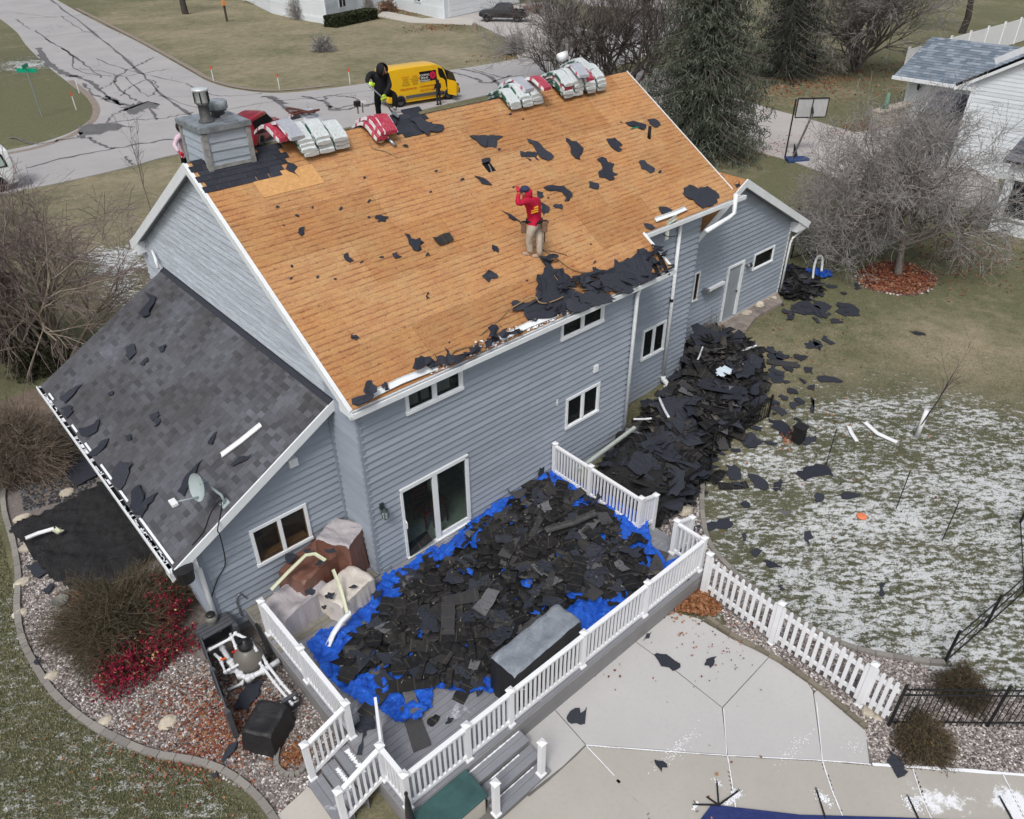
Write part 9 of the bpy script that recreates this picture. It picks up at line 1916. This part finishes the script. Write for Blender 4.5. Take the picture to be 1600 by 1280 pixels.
# stone planter wall with green pot, white panel fence
pw = [pg(1362,205),pg(1412,190)];e = empty('stone_planter',pw[0],'pale stone planter wall beside the neighbour garage','planter');r = random.Random(4);d_ = (pw[1]-pw[0]);n = 7
for k in range(5):
    for i in range(n): a,b = pw[0].lerp(pw[1],i/n),pw[0].lerp(pw[1],(i+.94)/n);MB().bar(a+Vector((0,0,.12+.22*k)),b+Vector((0,0,.12+.22*k)),.45+r.uniform(-.05,.05),.2).build('stone',ROCKM,e)
MB().bar(pw[0]+Vector((0,0,1.2)),pw[1]+Vector((0,0,1.2)),.7,.1).build('cap_stone',ROCKM,e);gp = pw[0].lerp(pw[1],.25)+Vector((0,0,1.25));tag(MB().lathe(gp,[(.2,0),(.14,.5),(.1,.9),(.03,1.0)],10).build('green_ornament',plain('verdigris',(.15,.28,.20),.2),None,True),'pale green ornament standing on the stone planter','ornament')
F0,F1 = pg(1415,62),pg(1640,60);e = empty('panel_fence',F0,'tall white panel fence behind the neighbour garage','fence');F0,F1 = px_(1412,76,62.0),px_(1600,62,62.0);F0 = pz(1420,82,2.4);F1 = pz(1640,22,2.4);F0.z = F1.z = .4;n = 8
for i in range(n):
    a,b = F0.lerp(F1,i/n),F0.lerp(F1,(i+1)/n);MB().bar(a+Vector((0,0,1.15)),b+Vector((0,0,1.15)),.05,2.2).build('fence_panel',VINYL,e);MB().box(a+Vector((-.03,0,1.2)),(.16,.16,2.45)).build('fence_post',VINYL,e)
WHS = empty('white_house',(58,84,.4),'long white sided house across the street at the top edge','house')
cor = [pg(380,-2),pg(425,21),pg(462,30),pg(511,38),pg(560,22),pg(612,12),pg(694,31),pg(812,5)]
for i in range(6):
    a,b = cor[i],cor[i+1];laps('house_wall',(a.x,a.y,0),(b.x,b.y,0),.35,5.0,NSID,WHS,.3)
a,b = cor[6],cor[7];laps('garage_wall',(a.x,a.y,0),(b.x,b.y,0),.35,5.0,NSID,WHS,.3);u = (b-a).normalized();n_ = Vector((u.y,-u.x,0))
for k in range(4): MB().bar(a+u*1.0+n_*.05+Vector((0,0,.45+.65*k)),a+u*18+n_*.05+Vector((0,0,.45+.65*k)),.05,.63).build('garage_panel',WHITE,WHS)
for (px0,py0,wdt,hh,y_) in ((536,12,1.9,2.3,0),(656,4,1.8,2.0,0),(596,-2,2.4,1.2,0)):
    i = 3 if px0 == 536 else 5 if px0 == 656 else 4;a,b = cor[i],cor[i+1];t_ = (px0-(511 if i == 3 else 560 if i == 4 else 612))/(49 if i == 3 else 52 if i == 4 else 82);u = (b-a).normalized();n_ = Vector((u.y,-u.x,0));c = a.lerp(b,t_)+n_*.06+Vector((0,0,2.4))
    fo = MB();fo.bar(c-u*wdt/2+Vector((0,0,hh/2)),c+u*wdt/2+Vector((0,0,hh/2)),.1,.12);fo.bar(c-u*wdt/2-Vector((0,0,hh/2)),c+u*wdt/2-Vector((0,0,hh/2)),.1,.12)
    for s_ in (-1,0,1): fo.bar(c+u*wdt/2*s_-Vector((0,0,hh/2)),c+u*wdt/2*s_+Vector((0,0,hh/2)),.12,.1,u)
    o = fo.build('window',WHITE,WHS)
    for k in (-.25,.25): MB().bar(c+u*wdt*k-u*wdt*.2,c+u*wdt*k+u*wdt*.2,.04,hh-.15).build('pane',CGLASS,o);MB().bar(c+u*wdt*k-u*wdt*.2+n_*.04,c+u*wdt*k+u*wdt*.2+n_*.04,.03,.05).build('glazing_bar',WHITE,o)
cc = sum(cor,Vector())/8;tp2 = [Vector((c.x,c.y,5.0))+(Vector((c.x,c.y,0))-Vector((cc.x+6,cc.y+14,0))).normalized()*.5 for c in cor]+[Vector((cor[7].x+6,cor[7].y+14,5)),Vector((cor[0].x+8,cor[0].y+14,5))]
ap = Vector((cc.x+6,cc.y+10,8.0));mb = MB();mb.v = tp2+[ap];mb.f = [(i,(i+1) % 10,10) for i in range(10)]+[tuple(range(9,-1,-1))];mb.build('roof',NROOFD,WHS)
for (a,b),(c,d) in (((380,2),(395,8)),((442,26),(462,24))): MB().bar(pg(a,b)+Vector((0,0,.2)),pg(c,d)+Vector((0,0,.6)),.2,.15).build('downspout',WHITE,WHS)
